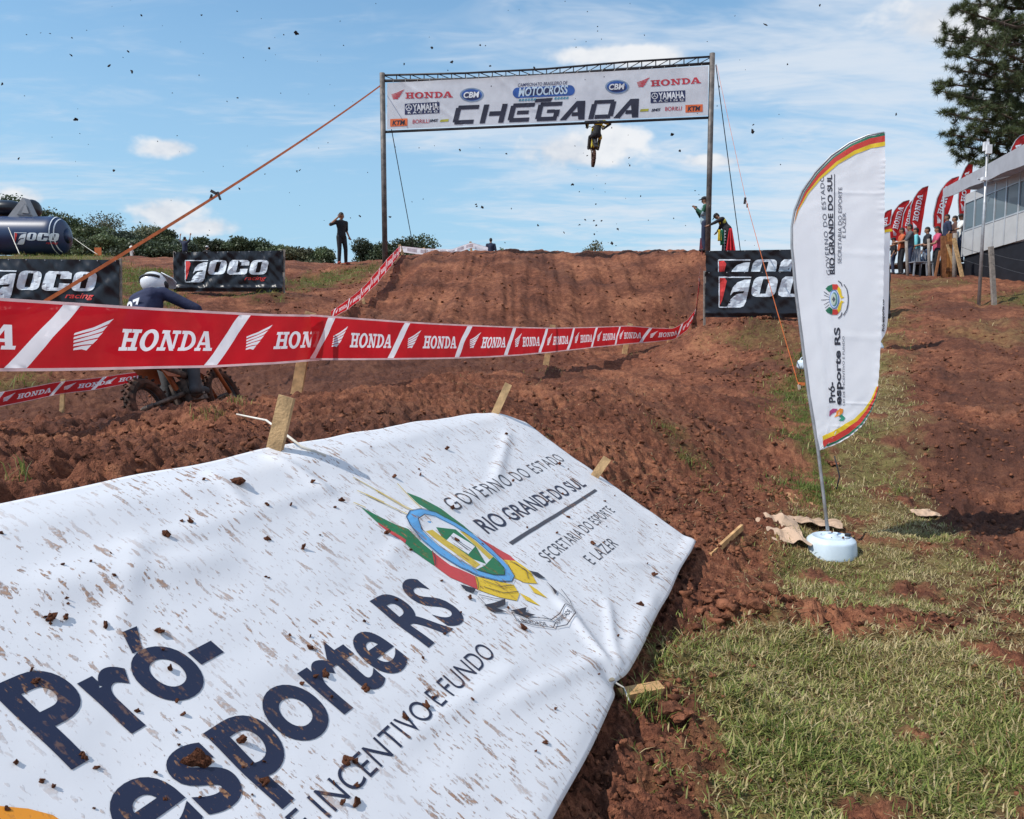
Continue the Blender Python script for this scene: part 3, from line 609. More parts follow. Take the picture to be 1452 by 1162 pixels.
def clod_mat():
    if 'clod' in MATS: return MATS['clod']
    m = bpy.data.materials.new('clod'); m.use_nodes = True; t = m.node_tree; b = t.nodes['Principled BSDF']; MATS['clod'] = m
    tc = N('ShaderNodeTexCoord', t); n = N('ShaderNodeTexNoise', t); L(tc.outputs['Object'], n.inputs[0], t); n.inputs['Scale'].default_value = 7; n.inputs['Detail'].default_value = 8; n.inputs['Roughness'].default_value = .7
    n2 = N('ShaderNodeTexNoise', t); L(tc.outputs['Object'], n2.inputs[0], t); n2.inputs['Scale'].default_value = 120; n2.inputs['Detail'].default_value = 4
    c = mixc(mrange(n.outputs[0], .34, .66, tree=t), (.045, .018, .012), (.30, .120, .066), t)
    L(c, b.inputs['Base Color'], t); b.inputs['Roughness'].default_value = .95; b.inputs['Specular IOR Level'].default_value = .1
    bp = N('ShaderNodeBump', t); bp.inputs['Strength'].default_value = .8; bp.inputs['Distance'].default_value = .01; L(n2.outputs[0], bp.inputs['Height'], t); L(bp.outputs[0], b.inputs['Normal'], t); return m
def blade_mat():
    m = bpy.data.materials.new('grass_blade'); m.use_nodes = True; t = m.node_tree; b = t.nodes['Principled BSDF']; o = t.nodes['Material Output']
    a = N('ShaderNodeAttribute', t, attribute_name='tint'); L(a.outputs['Color'], b.inputs['Base Color'], t); b.inputs['Roughness'].default_value = .55; b.inputs['Specular IOR Level'].default_value = .3
    tr = N('ShaderNodeBsdfTranslucent', t); L(a.outputs['Color'], tr.inputs[0], t); mx = N('ShaderNodeMixShader', t); mx.inputs[0].default_value = .35
    L(b.outputs[0], mx.inputs[1], t); L(tr.outputs[0], mx.inputs[2], t); L(mx.outputs[0], o.inputs[0], t); return m
def scatter_grass():
    B = blade_mat()
    def blades(name, label, x, y, ln, wd, lean, dry):
        n = len(x); z = terr(x, y); a = rng.uniform(0, 2*math.pi, n); dx, dy = np.cos(a), np.sin(a); wx, wy = -dy*wd/2, dx*wd/2
        h = ln*np.cos(lean); s = ln*np.sin(lean); cv = rng.uniform(.1, .45, n); P = np.stack([x, y, z-.004], 1); V = np.empty((n, 5, 3))
        V[:, 0] = P+np.stack([wx, wy, 0*x], 1)*.8; V[:, 1] = P-np.stack([wx, wy, 0*x], 1)*.8
        mid = P+np.stack([dx*s*.45, dy*s*.45, h*.62], 1); V[:, 2] = mid+np.stack([wx, wy, 0*x], 1); V[:, 3] = mid-np.stack([wx, wy, 0*x], 1)
        V[:, 4] = P+np.stack([dx*s*(1+cv*.3), dy*s*(1+cv*.3), h*(1-cv*.35)], 1)
        i = np.arange(n)[:, None]*5; Fc = np.concatenate([i+[0, 1, 3], i+[0, 3, 2], i+[2, 3, 4]])
        pal = np.array([(.110, .160, .028), (.210, .255, .055), (.340, .340, .105), (.46, .37, .17), (.58, .47, .26), (.26, .14, .065)])
        kk = np.clip(dry*5.0+rng.normal(0, 1.25, n), 0, 4.99); kk = np.where(rng.random(n) < .03+.04*dry, 5, kk).astype(int); c = pal[kk]*rng.uniform(.7, 1.2, (n, 1))
        C = np.ones((n, 5, 4)); C[:, :, :3] = c[:, None]; C[:, 4, :3] = c*.55+np.array([.40, .31, .15])*.45*rng.random((n, 1))+c*.2
        o = big_mesh(name, V.reshape(-1, 3), Fc, B, {'tint': ('FLOAT_COLOR', C.reshape(-1, 4))}); o['label'] = label; return o
    # near turf
    def cand(n, x0, x1, y0, y1, p=1.):
        x = rng.uniform(x0, x1, n); y = rng.uniform(y0, y1, n); g, d = grass_at(x, y); clump = sstep(-.55, .25, fbm(x*5, y*5, 2, 123)); k = rng.random(n) < g*p*(.4+.6*clump); return x[k], y[k], d[k]
    xs = []
    for n, box, ln in ((170000, (.3, 3.9, 1.6, 4.6), 1.05), (90000, (1.0, 4.9, 4.2, 7.2), 1.0), (30000, (2.2, 6.6, 7.0, 13.5), 1.5), (14000, (3.5, 9, 13, 20), 2.), (9000, (10, 22, 16, 27), 2.4), (70000, (-20, -4, 11, 29), 2.6), (9000, (-30, -15, 28, 44), 3.)):
        x, y, d = cand(n, *box); xs.append(np.stack([x, y, d, np.full(len(x), ln)]))
    x, y, d, k = np.concatenate(xs, 1); n = len(x)
    blades('grass', 'short green and straw-coloured grass growing beside the dirt', x, y, rng.uniform(.022, .085, n)*k*(1-.25*d)*(.75+.5*sstep(-.4, .5, fbm(x*2.3, y*2.3, 2, 333))), rng.uniform(.003, .0062, n)*k, R(1)*np.clip(rng.normal(46+18*d, 18, n), 5, 86), d)
    # sparse dry stalks and tufts on the bank
    xs = []; 
    for cx, cy, nn, sp, dr in [(*ghit(px, py)[:2], nn, sp, dr) for px, py, nn, sp, dr in ((945, 612, 130, .16, .1), (975, 655, 110, .12, .2), (300, 588, 90, .14, .3), (338, 578, 60, .1, .5), (30, 690, 26, .05, .25), (1118, 690, 120, .22, .1), (700, 600, 30, .1, .7), (1040, 520, 60, .3, .4), (1000, 700, 30, .1, .3), (925, 1010, 150, .12, .15), (905, 1005, 60, .06, .1), (1010, 920, 120, .2, .3), (780, 530, 60, .3, .5), (905, 500, 80, .4, .5), (960, 460, 120, .5, .2), (480, 470, 60, .5, .6))]:
        t = rng.normal(0, sp*.5, (2, nn)); xs.append(np.stack([cx+t[0], cy+t[1], np.full(nn, dr)]))
    m = 5200; px = rng.uniform(640, 1130, m); py = rng.uniform(470, 790, m); dd = np.array([pix_dir(a, b) for a, b in zip(px, py)]); t = (terr0(np.array([2.]), np.array([7.]))[0]-CH)/np.minimum(dd[:, 2], -.02)
    P = CAM+dd*np.clip(t, 4, 18)[:, None]; k = (P[:, 1] > 4.6) & (((P-BR)@DV < -.1) | ((P-BR)@DU > .2)); xs.append(np.stack([P[k, 0], P[k, 1], np.full(k.sum(), .85)]))
    x, y, d = np.concatenate(xs, 1); n = len(x); blades('straw_litter', 'dry stalks and small tufts scattered over the soil bank', x, y, rng.uniform(.03, .11, n), rng.uniform(.002, .005, n), np.where(d > .8, R(80), R(35))+rng.normal(0, .15, n), d)
scatter_clods(); scatter_grass()
# ------------------------------------------------------------------ fallen banner on the bank
def ridge(u, v, p0, p1, wd, amp):
    p0, p1 = np.array(p0), np.array(p1); d = p1-p0; ln = np.hypot(*d); d = d/ln; a = (u-p0[0])*d[0]+(v-p0[1])*d[1]; b = -(u-p0[0])*d[1]+(v-p0[1])*d[0]
    return amp*np.exp(-(b/wd)**2)*sstep(-.12*ln, .2*ln, a)*sstep(1.12*ln, .8*ln, a)
TIE = bp_uv(877, 962)
def bh(u, v):
    h = .008*fbm(u*1.1, v*1.6, 2, 301)+.003*fbm(u*3.5, v*5, 2, 311)
    for (a, b, w_, am) in (((722, 612), (700, 690), .05, .020), ((700, 690), (640, 720), .06, .016), ((380, 640), (470, 700), .05, .020), ((440, 640), (520, 668), .035, .012), ((300, 660), (350, 720), .045, .010), ((0, 840), (330, 790), .09, .018), ((877, 958), (790, 850), .05, .022), ((877, 955), (860, 850), .04, .018), ((880, 950), (930, 840), .06, .014), ((600, 720), (545, 800), .05, .008), ((860, 930), (700, 1010), .05, .014), ((960, 800), (860, 800), .05, .008), ((120, 800), (470, 690), .06, .009), ((560, 1060), (740, 940), .045, .010), ((200, 760), (150, 950), .05, .008)):
        h = h+ridge(u, v, bp_uv(*a), bp_uv(*b), w_*.75, am*.72)
    h = h-.03*np.exp(-(((u-TIE[0])/.08)**2+((v-TIE[1])/.07)**2))            # pulled down by the tie
    h = h-.012*sstep(.06, -.02, v)-.035*sstep(1.60, 1.80, v)+.03*sstep(.1, .0, v)*np.exp(-(u/.5)**2)
    return h
UE = -6.2
def bpos(S, T):
    """S runs along the cloth to its far end, T from lower to upper edge"""
    return BR+np.outer(S, DU)+np.outer(T, DV)+np.outer(bh(S, T), BN)
banner_surf = Surf(bpos, (UE, .1), (0, 1.78))
def fallen_banner():
    t = thing('fallen_banner', 'large white mud-spattered printed banner lying on the soil bank in the foreground', 'banner', BR+DU*-2.5)
    ns, nv = 420, 110; s, v = np.meshgrid(np.linspace(0, 1, ns+1)**.8, np.linspace(0, 1, nv+1), indexing='ij')
    ur = np.interp(v, [0, .3, .6, .92, 1], [0, .035, .075, .105, -.10]); u = UE+(ur-UE)*s
    vt = np.interp(u, [-6, -3.8, -2.52, -1.3, -.3, .1], [1.75, 1.755, 1.775, 1.76, 1.735, 1.62])+.006*np.sin(u*9); vb = .004*np.sin(u*7)+.022*np.exp(-((u-TIE[0])/.07)**2)
    vv = vb+(vt-vb)*v; P = bpos(u.ravel(), vv.ravel()); k = nv+1
    f = [(i*k+j, (i+1)*k+j, (i+1)*k+j+1, i*k+j+1) for i in range(ns) for j in range(nv)]
    o = link_mesh('cloth', P, f, stained('banner_white', (.74, .735, .755)), t, smooth=True, attrs={'cloth': ('FLOAT_VECTOR', np.stack([u.ravel(), vv.ravel(), 0*u.ravel()], 1))})
    md = o.modifiers.new('cloth', 'SOLIDIFY'); md.thickness = .004; md.offset = -1
    ink = stained('banner_ink', (.020, .026, .058)); grey = stained('banner_grey_ink', (.060, .062, .080))
    def put(name, body, p0, p1, cap, m, bold=0., space=1.):
        w_ = T_(body, bold=bold, space=space); banner_surf.decal(name, fit(w_, p0, p1, cap, False), m, t, .0018, .03, px=False, cloth=True, lift=0)
    put('lettering', 'Pró-', (-4.225, .905), (-3.70, .915), .250, ink, .022)
    put('lettering', 'esporte RS', (-4.245, .637), (-2.735, .622), .246, ink, .022)
    put('lettering', 'LEI DE INCENTIVO E FUNDO', (-4.20, .458), (-2.835, .440), .072, ink, -.004)
    put('lettering', 'GOVERNO DO ESTADO', (-2.02, 1.055), (-.13, 1.045), .092, grey, -.006, 1.25)
    put('lettering', 'RIO GRANDE DO SUL', (-1.99, .868), (-.36, .795), .098, ink, .012)
    put('lettering', 'SECRETARIA DO ESPORTE', (-1.84, .566), (-.49, .532), .072, grey, -.006, 1.1)
    put('lettering', 'E LAZER', (-1.52, .402), (-1.01, .374), .072, grey, -.006, 1.1)
    banner_surf.decal('rule', [poly2([(-1.92, .752), (-.32, .720), (-.32, .742), (-1.92, .774)])], grey, t, .0018, .03, px=False, cloth=True)
    # orange end of the flame mark, half out of the picture
    banner_surf.decal('flame_mark', [poly2([bp_uv(*p) for p in ((-60, 1132), (-20, 1142), (40, 1147), (75, 1156), (90, 1166), (90, 1230), (-60, 1230))])], stained('banner_orange', (.80, .30, .03)), t, .0035, .05, px=False, cloth=True)
    Z = lambda P: poly2([bp_uv(500+x/3.457, 660+y/3.457) for x, y in P])
    def zl(P, w_): return line2([tuple(bp_uv(500+x/3.457, 660+y/3.457)) for x, y in P], w_)
    e = thing('emblem', None, None, BR+DU*-2.3+DV*.8); e.parent = t; e.location = tuple(wloc(e)-wloc(t))
    cols = dict(green=(.02, .17, .065), red=(.55, .06, .06), yellow=(.75, .50, .03), blue=(.12, .36, .66), white=(.8, .8, .82), black=(.03, .03, .045), gold=(.62, .44, .06), lightblue=(.5, .68, .85))
    M_ = {k: stained('banner_'+k, c) for k, c in cols.items() if k != 'white'}; M_['white'] = MATS['banner_white']
    lay = [('flag', 'green', [Z([(40, 210), (200, 290), (270, 320), (390, 420), (405, 490), (300, 420), (190, 330), (120, 285)]), Z([(262, 137), (330, 165), (430, 220), (540, 300), (600, 350), (560, 345), (470, 310), (380, 240), (320, 200)])]),
           ('flag', 'red', [Z([(390, 420), (480, 490), (600, 545), (612, 612), (480, 550), (405, 490)]), Z([(580, 340), (680, 390), (770, 440), (800, 470), (740, 462), (660, 400)]), Z([(120, 283), (190, 325), (260, 372), (255, 385), (188, 338), (125, 293)])]),
           ('flag', 'yellow', [Z([(600, 545), (700, 570), (790, 585), (818, 630), (805, 665), (720, 650), (612, 612)]), Z([(740, 462), (800, 470), (870, 520), (905, 580), (840, 575), (790, 550)]), Z([(820, 625), (870, 650), (920, 692), (850, 660)]), Z([(860, 580), (905, 610), (955, 655), (890, 625)])]),
           ('ring', 'blue', [Z([(258, 262), (275, 235), (330, 228), (400, 240), (500, 290), (600, 350), (690, 420), (760, 490), (793, 545), (780, 570), (720, 572), (620, 545), (520, 500), (420, 435), (330, 360), (275, 300)])]),
           ('field', 'white', [Z([(313, 275), (345, 255), (400, 262), (490, 305), (600, 375), (700, 455), (745, 510), (745, 540), (690, 540), (610, 515), (520, 465), (420, 395), (340, 325)])]),
           ('hill', 'green', [Z([(742, 500), (745, 540), (690, 540), (605, 513), (648, 492), (690, 448)]), Z([(405, 310), (500, 322), (600, 400), (655, 485), (560, 452), (450, 380)])]),
           ('column', 'gold', [Z([(355, 328), (388, 322), (625, 488), (600, 506)]), Z([(520, 330), (545, 335), (690, 450), (670, 462)])]),
           ('diamond', 'white', [Z([(490, 338), (598, 402), (565, 440), (458, 372)])])]
    for i, (nm, c, ps) in enumerate(lay):
        for q_ in ps: banner_surf.decal(nm, [q_], M_[c], e, .0018+.0004*i, .04, px=False, cloth=True)
    ln = []
    for P in ([(0, 62), (150, 150), (290, 235)], [(110, 130), (270, 228)], [(60, 150), (262, 250)], [(20, 130), (150, 190)], [(215, 95), (330, 228)], [(0, 190), (60, 215)]): ln += zl(P, .006)
    banner_surf.decal('lance', ln, M_['gold'], e, .0050, .05, px=False, cloth=True)
    ln = []
    for P in ([(258, 262), (275, 235), (330, 228), (400, 240), (500, 290), (600, 350), (690, 420), (760, 490), (793, 545), (780, 570), (720, 572), (620, 545), (520, 500), (420, 435), (330, 360), (275, 300), (258, 262)], [(313, 275), (345, 255), (400, 262), (490, 305), (600, 375), (700, 455), (745, 510), (745, 540), (690, 540), (610, 515), (520, 465), (420, 395), (340, 325), (313, 275)],
              [(390, 420), (405, 455), (405, 490)], [(600, 545), (612, 580), (612, 612)], [(640, 570), (720, 600), (790, 590)], [(640, 600), (740, 630), (812, 620)], [(770, 470), (850, 520), (860, 560)], [(790, 480), (880, 545)], [(470, 350), (580, 420)], [(480, 362), (570, 425)], [(500, 372), (560, 420)]): ln += zl(P, .0035)
    ln += [Z([(770, 717), (850, 700), (845, 725), (895, 738), (850, 748)]), Z([(945, 570), (1000, 622), (990, 640), (978, 610)]), Z([(640, 690), (690, 680), (745, 660), (745, 690), (700, 705), (755, 725), (680, 722)]), Z([(525, 588), (600, 612), (590, 632), (540, 610)]), Z([(860, 520), (905, 530), (945, 560), (900, 548)])]
    for P in ([(775, 725), (800, 768), (880, 790), (980, 803), (990, 778), (925, 740)], [(775, 725), (850, 750), (920, 755), (968, 762)], [(968, 765), (1010, 735), (1030, 700)], [(990, 800), (1045, 790), (1078, 745), (1068, 715), (1030, 700)], [(1000, 622), (1035, 660), (1068, 715)], [(1020, 610), (1060, 670), (1078, 745)], [(615, 640), (700, 660), (740, 665)], [(610, 650), (650, 690)]): ln += zl(P, .004)
    banner_surf.decal('outline', ln, M_['black'], e, .0055, .05, px=False, cloth=True)
    put('lettering', 'LIBERDADE', bp_uv(500+818/3.457, 660+772/3.457), bp_uv(500+955/3.457, 660+790/3.457), .022, MATS['banner_black'])
    put('lettering', 'HUMANIDADE', bp_uv(500+1005/3.457, 660+785/3.457), bp_uv(500+1062/3.457, 660+735/3.457), .020, MATS['banner_black'])
    # eyelet at the tie
    p = bpos(np.array([TIE[0]]), np.array([TIE[1]+.02]))[0]
    MB().lathe([(.010, .0), (.016, .002), (.016, .005), (.010, .006)], p, 14).make('eyelet', pm('eyelet', (.55, .45, .30), .4, metal=.8), t)
fallen_banner()
CLOD_ME = []
def clod_things():
    for i in range(6):
        V, f = clod_shape(3, 100+i); me = bpy.data.meshes.new('mud_clod'); me.from_pydata(V.tolist(), [], f.tolist()); me.materials.append(clod_mat()); CLOD_ME.append(me)
    named = (((341, 686), .030, 'largest mud clod on the fallen banner, near its upper edge'), ((282, 1082), .028, 'crumbly mud lump stuck on the letter s of the fallen banner'), ((233, 763), .017, 'mud clod on bare white cloth above the accented o'),
             ((647, 768), .017, 'mud clod lying on the green flag of the printed emblem'), ((926, 816), .024, 'dark mud clod near the lower right edge of the fallen banner'), ((517, 978), .016, 'mud clod just under the letter t on the fallen banner'), ((548, 757), .020, 'mud clod beside the printed emblem, left of its ring'))
    for (px, py), s, lab in named: put_clod(px, py, s, lab, None)
    k = 0
    while k < 110:
        px, py = random.uniform(0, 960), random.uniform(600, 1150); q = bp_uv(px, py)
        if not (-4.6 < q[0] < -.05 and .06 < q[1] < 1.66): continue
        s = random.choice((.005, .006, .007, .008, .010, .012, .016))*min(1.5, .6+.25*(q[0]+5.4)); put_clod(px, py, s, 'small dark mud clod stuck to the fallen white banner', 'small mud clods on the fallen banner'); k += 1
def put_clod(px, py, s, lab, grp):
    q = bp_uv(px, py); p = bpos(np.array([q[0]]), np.array([q[1]]))[0]+BN*s*.35
    o = bpy.data.objects.new('mud_clod', random.choice(CLOD_ME)); col.objects.link(o); o.location = tuple(p); o.scale = (s, s*random.uniform(.6, 1), s*.8); o.rotation_euler = (random.uniform(-.5, .5), random.uniform(0, .9), random.uniform(0, 6.28))
    tag(o, lab, 'mud clod', grp)
clod_things()
BACKLIT_ME = []
def flying_clods():
    dark_mud = pm('backlit_mud', (.022, .015, .014), .8, .3, 9)  # backlight put into the colour: near-black mud for clods against the sky
    for m in CLOD_ME: q = m.copy(); q.name = 'flying_clod'; q.materials.clear(); q.materials.append(dark_mud); BACKLIT_ME.append(q)
    big = ((420, 47, 3.0), (1086, 36, 2.5), (1067, 187, 3.2), (953, 191, 2.8), (108, 170, 2.4), (155, 94, 2.2), (187, 102, 2.2), (182, 73, 1.8), (101, 79, 1.7), (382, 69, 1.8), (200, 22, 1.5), (286, 22, 1.4), (162, 242, 1.9), (26, 225, 1.7), (3, 119, 1.6), (421, 243, 1.6), (425, 242, 1.5), (340, 268, 1.6), (337, 139, 1.5), (612, 68, 2.2), (695, 94, 2), (641, 88, 1.8), (573, 91, 1.6), (681, 64, 1.6), (758, 96, 1.6), (718, 218, 1.8), (652, 213, 2), (812, 262, 2.2), (964, 214, 1.8), (893, 235, 1.6), (892, 224, 1.4), (1020, 123, 1.5), (1163, 8, 1.4), (1068, 177, 1.5), (1271, 162, 1.6), (675, 290, 1.8), (676, 293, 1.6), (684, 294, 2), (800, 330, 1.8), (868, 346, 2.4), (510, 307, 1.8), (553, 308, 1.8), (763, 320, 1.6), (846, 320, 1.7), (876, 325, 1.7), (830, 312, 1.4), (845, 290, 1.2), (843, 333, 1.4), (955, 310, 1.3))
    pts = list(big)
    while len(pts) < 190:
        px = random.uniform(0, 1120) if random.random() < .8 else random.gauss(845, 22); py = random.uniform(0, 330) if px < 700 else random.uniform(0, 350); pts.append((px, py, random.choice((.55, .6, .7, .8, .9, 1.1))))
    for px, py, s in pts:
        Y = random.uniform(12, 23); p = at(px, py, Y); o = bpy.data.objects.new('flying_clod', random.choice(BACKLIT_ME)); col.objects.link(o); k = s*Y/F*1.1
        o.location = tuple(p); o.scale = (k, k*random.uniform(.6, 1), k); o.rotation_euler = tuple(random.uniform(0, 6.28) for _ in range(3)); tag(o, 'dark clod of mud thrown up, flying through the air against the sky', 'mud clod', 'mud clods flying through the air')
flying_clods()
# ------------------------------------------------------------------ shared materials
wood = pm('pale_wood', (.52, .33, .16), .8, .35, 14, .5, 90); oldwood = pm('weathered_wood', (.26, .22, .19), .85, .3, 12, .6, 70); redwood = pm('brown_board', (.30, .12, .05), .8, .3, 10, .5, 60)
steel = pm('rusty_steel', (.12, .11, .105), .6, .3, 5, .3, 60, metal=.3, c2=(.20, .175, .16)); dsteel = pm('dark_steel', (.045, .042, .045), .5, .3, 8, metal=.3)
orange = pm('orange_strap', (.78, .20, .055), .6, .2, 8); cord = pm('black_cord', (.03, .03, .035), .8); whitecord = pm('white_cord', (.72, .68, .60), .8)
red_t = pm('tape_red', (.66, .014, .026), .5, .14, 3, .35, 6, spec=.22, transl=.50, transp=.06); wht_t = pm('tape_white', (.93, .90, .94), .5, .06, 3, spec=.2, transl=.60, transp=.05)
black_v = pm('black_vinyl', (.011, .012, .018), .36, .3, 2.2, .1, 9, spec=.45); vwhite = pm('vinyl_white', (.80, .86, .92), .5, .12, 9); vred = pm('vinyl_red', (.72, .055, .05), .5, .15, 9)
gal = pm('galvanised', (.42, .42, .43), .45, .2, 12, metal=.6); plastic_w = pm('white_plastic', (.62, .72, .80), .35, .10, 7); plastic_d = pm('dark_plastic', (.03, .03, .035), .45)
def stake(name, label, cat, a, b, wd, th, m=None, side=(1, 0, 0), group=None, parent=None, mesh_name=None):
    o = MB().bar(a, b, wd, th, side).make(name, m or wood, parent)
    if label: tag(o, label, cat, group)
    return o
def rope(name, label, cat, pts, r, m, n=6, group=None, parent=None):
    o = MB().tube(pts, r, n).make(name, m, parent, smooth=True)
    if label: tag(o, label, cat, group)
    return o
def sag(a, b, d, n=14):
    t = np.linspace(0, 1, n)[:, None]; P = np.asarray(a)+(np.asarray(b)-np.asarray(a))*t; P[:, 2] -= d*4*(t*(1-t))[:, 0]; return P
# ------------------------------------------------------------------ finish gantry
GL, GR = 25.0, 24.4
def Yg(px): return GL+(GR-GL)*(px-543)/(1011-543)
def gantry():
    zl = gz(*at(545, 375, GL)[:2])-.3; zr = gz(*at(1012, 360, GR)[:2])-.3
    tl, tr = at(542, 104, GL), at(1010, 76, GR); t = thing('finish_gantry', 'tall rusty steel finish gantry with lattice beam spanning the dirt jump', 'gantry', (0, GL, min(zl, zr)))
    MB().tube([(tl[0], tl[1], zl), (tl[0], tl[1], tl[2])], .085, 12).make('post', steel, t, True)
    MB().tube([(tr[0], tr[1], zr), (tr[0], tr[1], tr[2])], .085, 12).make('post', steel, t, True)
    tops = [at(px, py, Yg(px)) for px, py in ((543, 107), (660, 104), (775, 98), (890, 88), (1010, 80.5))]; bots = [at(px, py, Yg(px)) for px, py in ((543, 115), (660, 112.5), (775, 106.5), (890, 98), (1010, 90))]
    MB().tube(tops, .032, 8).make('upper_chord', dsteel, t, True); MB().tube(bots, .045, 8).make('lower_chord', dsteel, t, True)
    s = np.linspace(0, 1, 25); T = np.stack([np.interp(s, np.linspace(0, 1, 5), np.array(tops)[:, i]) for i in range(3)], 1); B = np.stack([np.interp(s, np.linspace(0, 1, 5), np.array(bots)[:, i]) for i in range(3)], 1)
    for i in range(1, 24): MB().tube([T[i], B[i]], .018, 6).make('strut', dsteel, t)
    for i in range(24): (MB().tube([T[i], B[i+1]], .013, 6) if i < 12 else MB().tube([B[i], T[i+1]], .013, 6)).make('brace', dsteel, t)
    MB().tube([at(545, 187.5, GL), at(1010, 167, GR)], .04, 8).make('banner_bar', dsteel, t, True)
    return t
gantry()
def finish_banner():
    c = [at(549, 118, GL-.06), at(1004, 94, GR-.06), at(549, 184, GL-.06), at(1004, 164, GR-.06)]
    def h(S, T): return 0.02*np.exp(-((S-T*.16-.35)/.012)**2)*(T < .75)+.016*np.exp(-((S-T*.14-.40)/.01)**2)*(T < .6)+.02*np.exp(-((S-T*.2-.05)/.012)**2)+.018*perlin(S*9, T*2.2, 41)+.002*perlin(S*60, T*.8, 43)*(1-T)
    sf = ribbon([c[0], c[1]], [c[2], c[3]], h); t = thing('finish_banner', 'white printed finish banner hung from the gantry beam', 'banner', (c[2]+c[3])/2)
    sf.sheet('cloth', pm('gantry_cloth', (.78, .80, .84), .55, .06, 5, transl=.30), t, 260, 30)
    ink = pm('gantry_ink', (.024, .026, .05), .6); redk = pm('gantry_red', (.52, .04, .06), .6); blue = pm('gantry_blue', (.03, .10, .36), .6); navy = pm('gantry_navy', (.022, .030, .10), .6); orng = pm('gantry_orange', (.75, .16, .05), .6); wt = pm('gantry_white', (.75, .77, .8), .6); yel = pm('gantry_yellow', (.42, .40, .05), .6)
    def D(n, ps, m, off=.006): sf.decal(n, ps, m, t, off*.8+.003, 5.)
    D('finish_lettering', fit(chegada(), (641, 177), (910, 166.5), 26.5), ink)
    D('bar_mark', [poly2([(760, 140.5), (784, 139), (781, 144.5), (758, 145.5)])], ink)
    for x0, y0, x1, y1 in ((575, 140.2, 642, 138.5), (923, 123, 994, 118.3)):
        D('wing_mark', fit((wing(), 1.25), (x0-20, y0+1.2), (x0-1, y0+.6), 13.5), redk); D('lettering', fit(honda(), (x0, y0), (x1, y1), 8.6), redk)
    for cx, cy, r_ in ((669, 135, 1), (875, 123.5, 1.0)):
        D('spike_ring', [disc2(cx, cy, 17, 10, 40)], pm('gantry_steel_blue', (.22, .30, .42), .6), .005); D('oval', [disc2(cx, cy, 14.5, 8.2)], blue, .008); D('oval', [disc2(cx, cy+1.2, 12.5, 6)], navy, .010)
        D('lettering', fit(T_('CBM', bold=.03, shear=.2), (cx-11.5, cy+4.2), (cx+11, cy+3.2), 7.6), wt, .013)
    D('stadium', [poly2([(727+7*(1-math.cos(R(a)))-0, 132-.0-7.4*math.sin(R(a))) for a in range(-90, 91, 15)]+[(808+7*math.sin(R(a)), 128.5-7.4*math.cos(R(a))) for a in range(0, 181, 15)])], blue, .006)
    D('stadium', [poly2([(738, 128), (800, 124.5), (800, 133), (738, 136)])], navy, .0085)
    D('lettering', fit(T_('MOTOCROSS', bold=.025, shear=.3), (735, 137), (806, 133), 11.5), pm('gantry_pale', (.55, .68, .8), .6), .011)
    D('lettering', fit(T_('CAMPEONATO BRASILEIRO DE', shear=.3, bold=.008), (734.5, 123.3), (805, 119.8), 4.6), navy)
    D('dash_row', [poly2([(735+4.2*k, 144-.2*k), (738+4.2*k, 144-.2*k), (739.5+4.2*k, 140.8-.2*k), (736.5+4.2*k, 140.8-.2*k)]) for k in range(17) if not 5 < k < 12], pm('gantry_teal', (.10, .30, .40), .6))
    for x, y in ((574, 147.5), (922.5, 131)):
        D('panel', [poly2([(x, y), (x+49, y-2.6), (x+49, y+13), (x, y+15.6)])], navy, .006); D('lettering', fit(T_('YAMAHA', bold=.03), (x+11.5, y+10.2), (x+48, y+8.2), 9.), wt, .010); D('lettering', fit(T_('RACING', bold=.02, space=1.7), (x+4.5, y+14.2), (x+46.5, y+12.2), 2.6), wt, .010)
        D('ring', [ring2(x+5.8, y+5.6, 4.6, 4.6, 3.7, 3.7, 20)]+line2([(x+5.8, y+1.5), (x+5.8, y+5.6), (x+9, y+7.8)], .8)+line2([(x+5.8, y+5.6), (x+2.6, y+7.8)], .8), wt, .010)
    for x, y in ((553.3, 169.2), (971.8, 149.2)):
        D('panel', [poly2([(x, y), (x+24.5, y-1), (x+24.5, y+9.6), (x, y+10.8)])], orng, .006); D('lettering', fit(T_('KTM', bold=.035, shear=.25), (x+3, y+8.8), (x+21.5, y+7.9), 6.2), ink, .010)
    for x, y, f in ((583, 175.6, 0), (941, 157.5, 1)):
        D('lettering', fit(T_('BORILLI', bold=.01, shear=.1), (x+2, y), (x+26, y-1), 5.4), redk)
        D('lettering', fit(T_('IMS', bold=.03, shear=.3), (609, 173.4) if not f else (923.5, 158.6), (621.5, 172.7) if not f else (937, 157.3), 3.6), ink)
        q = (623.5, 170) if not f else (907, 155.3); D('panel', [poly2([(q[0]+1.5, q[1]), (q[0]+13, q[1]-.8), (q[0]+12, q[1]+2.8), (q[0], q[1]+3.4)])], yel)
    for k in range(26):
        S = np.array([(k+.5)/26]); a = sf.pos(S, np.array([0.01]))[0]; px = 549+455*(k+.5)/26; b = at(px, 113-(px-549)*.049, Yg(px)-.03); MB().tube([a, b], .006, 4).make('lacing', pm('lacing', (.5, .5, .5), .8), t)
finish_banner()
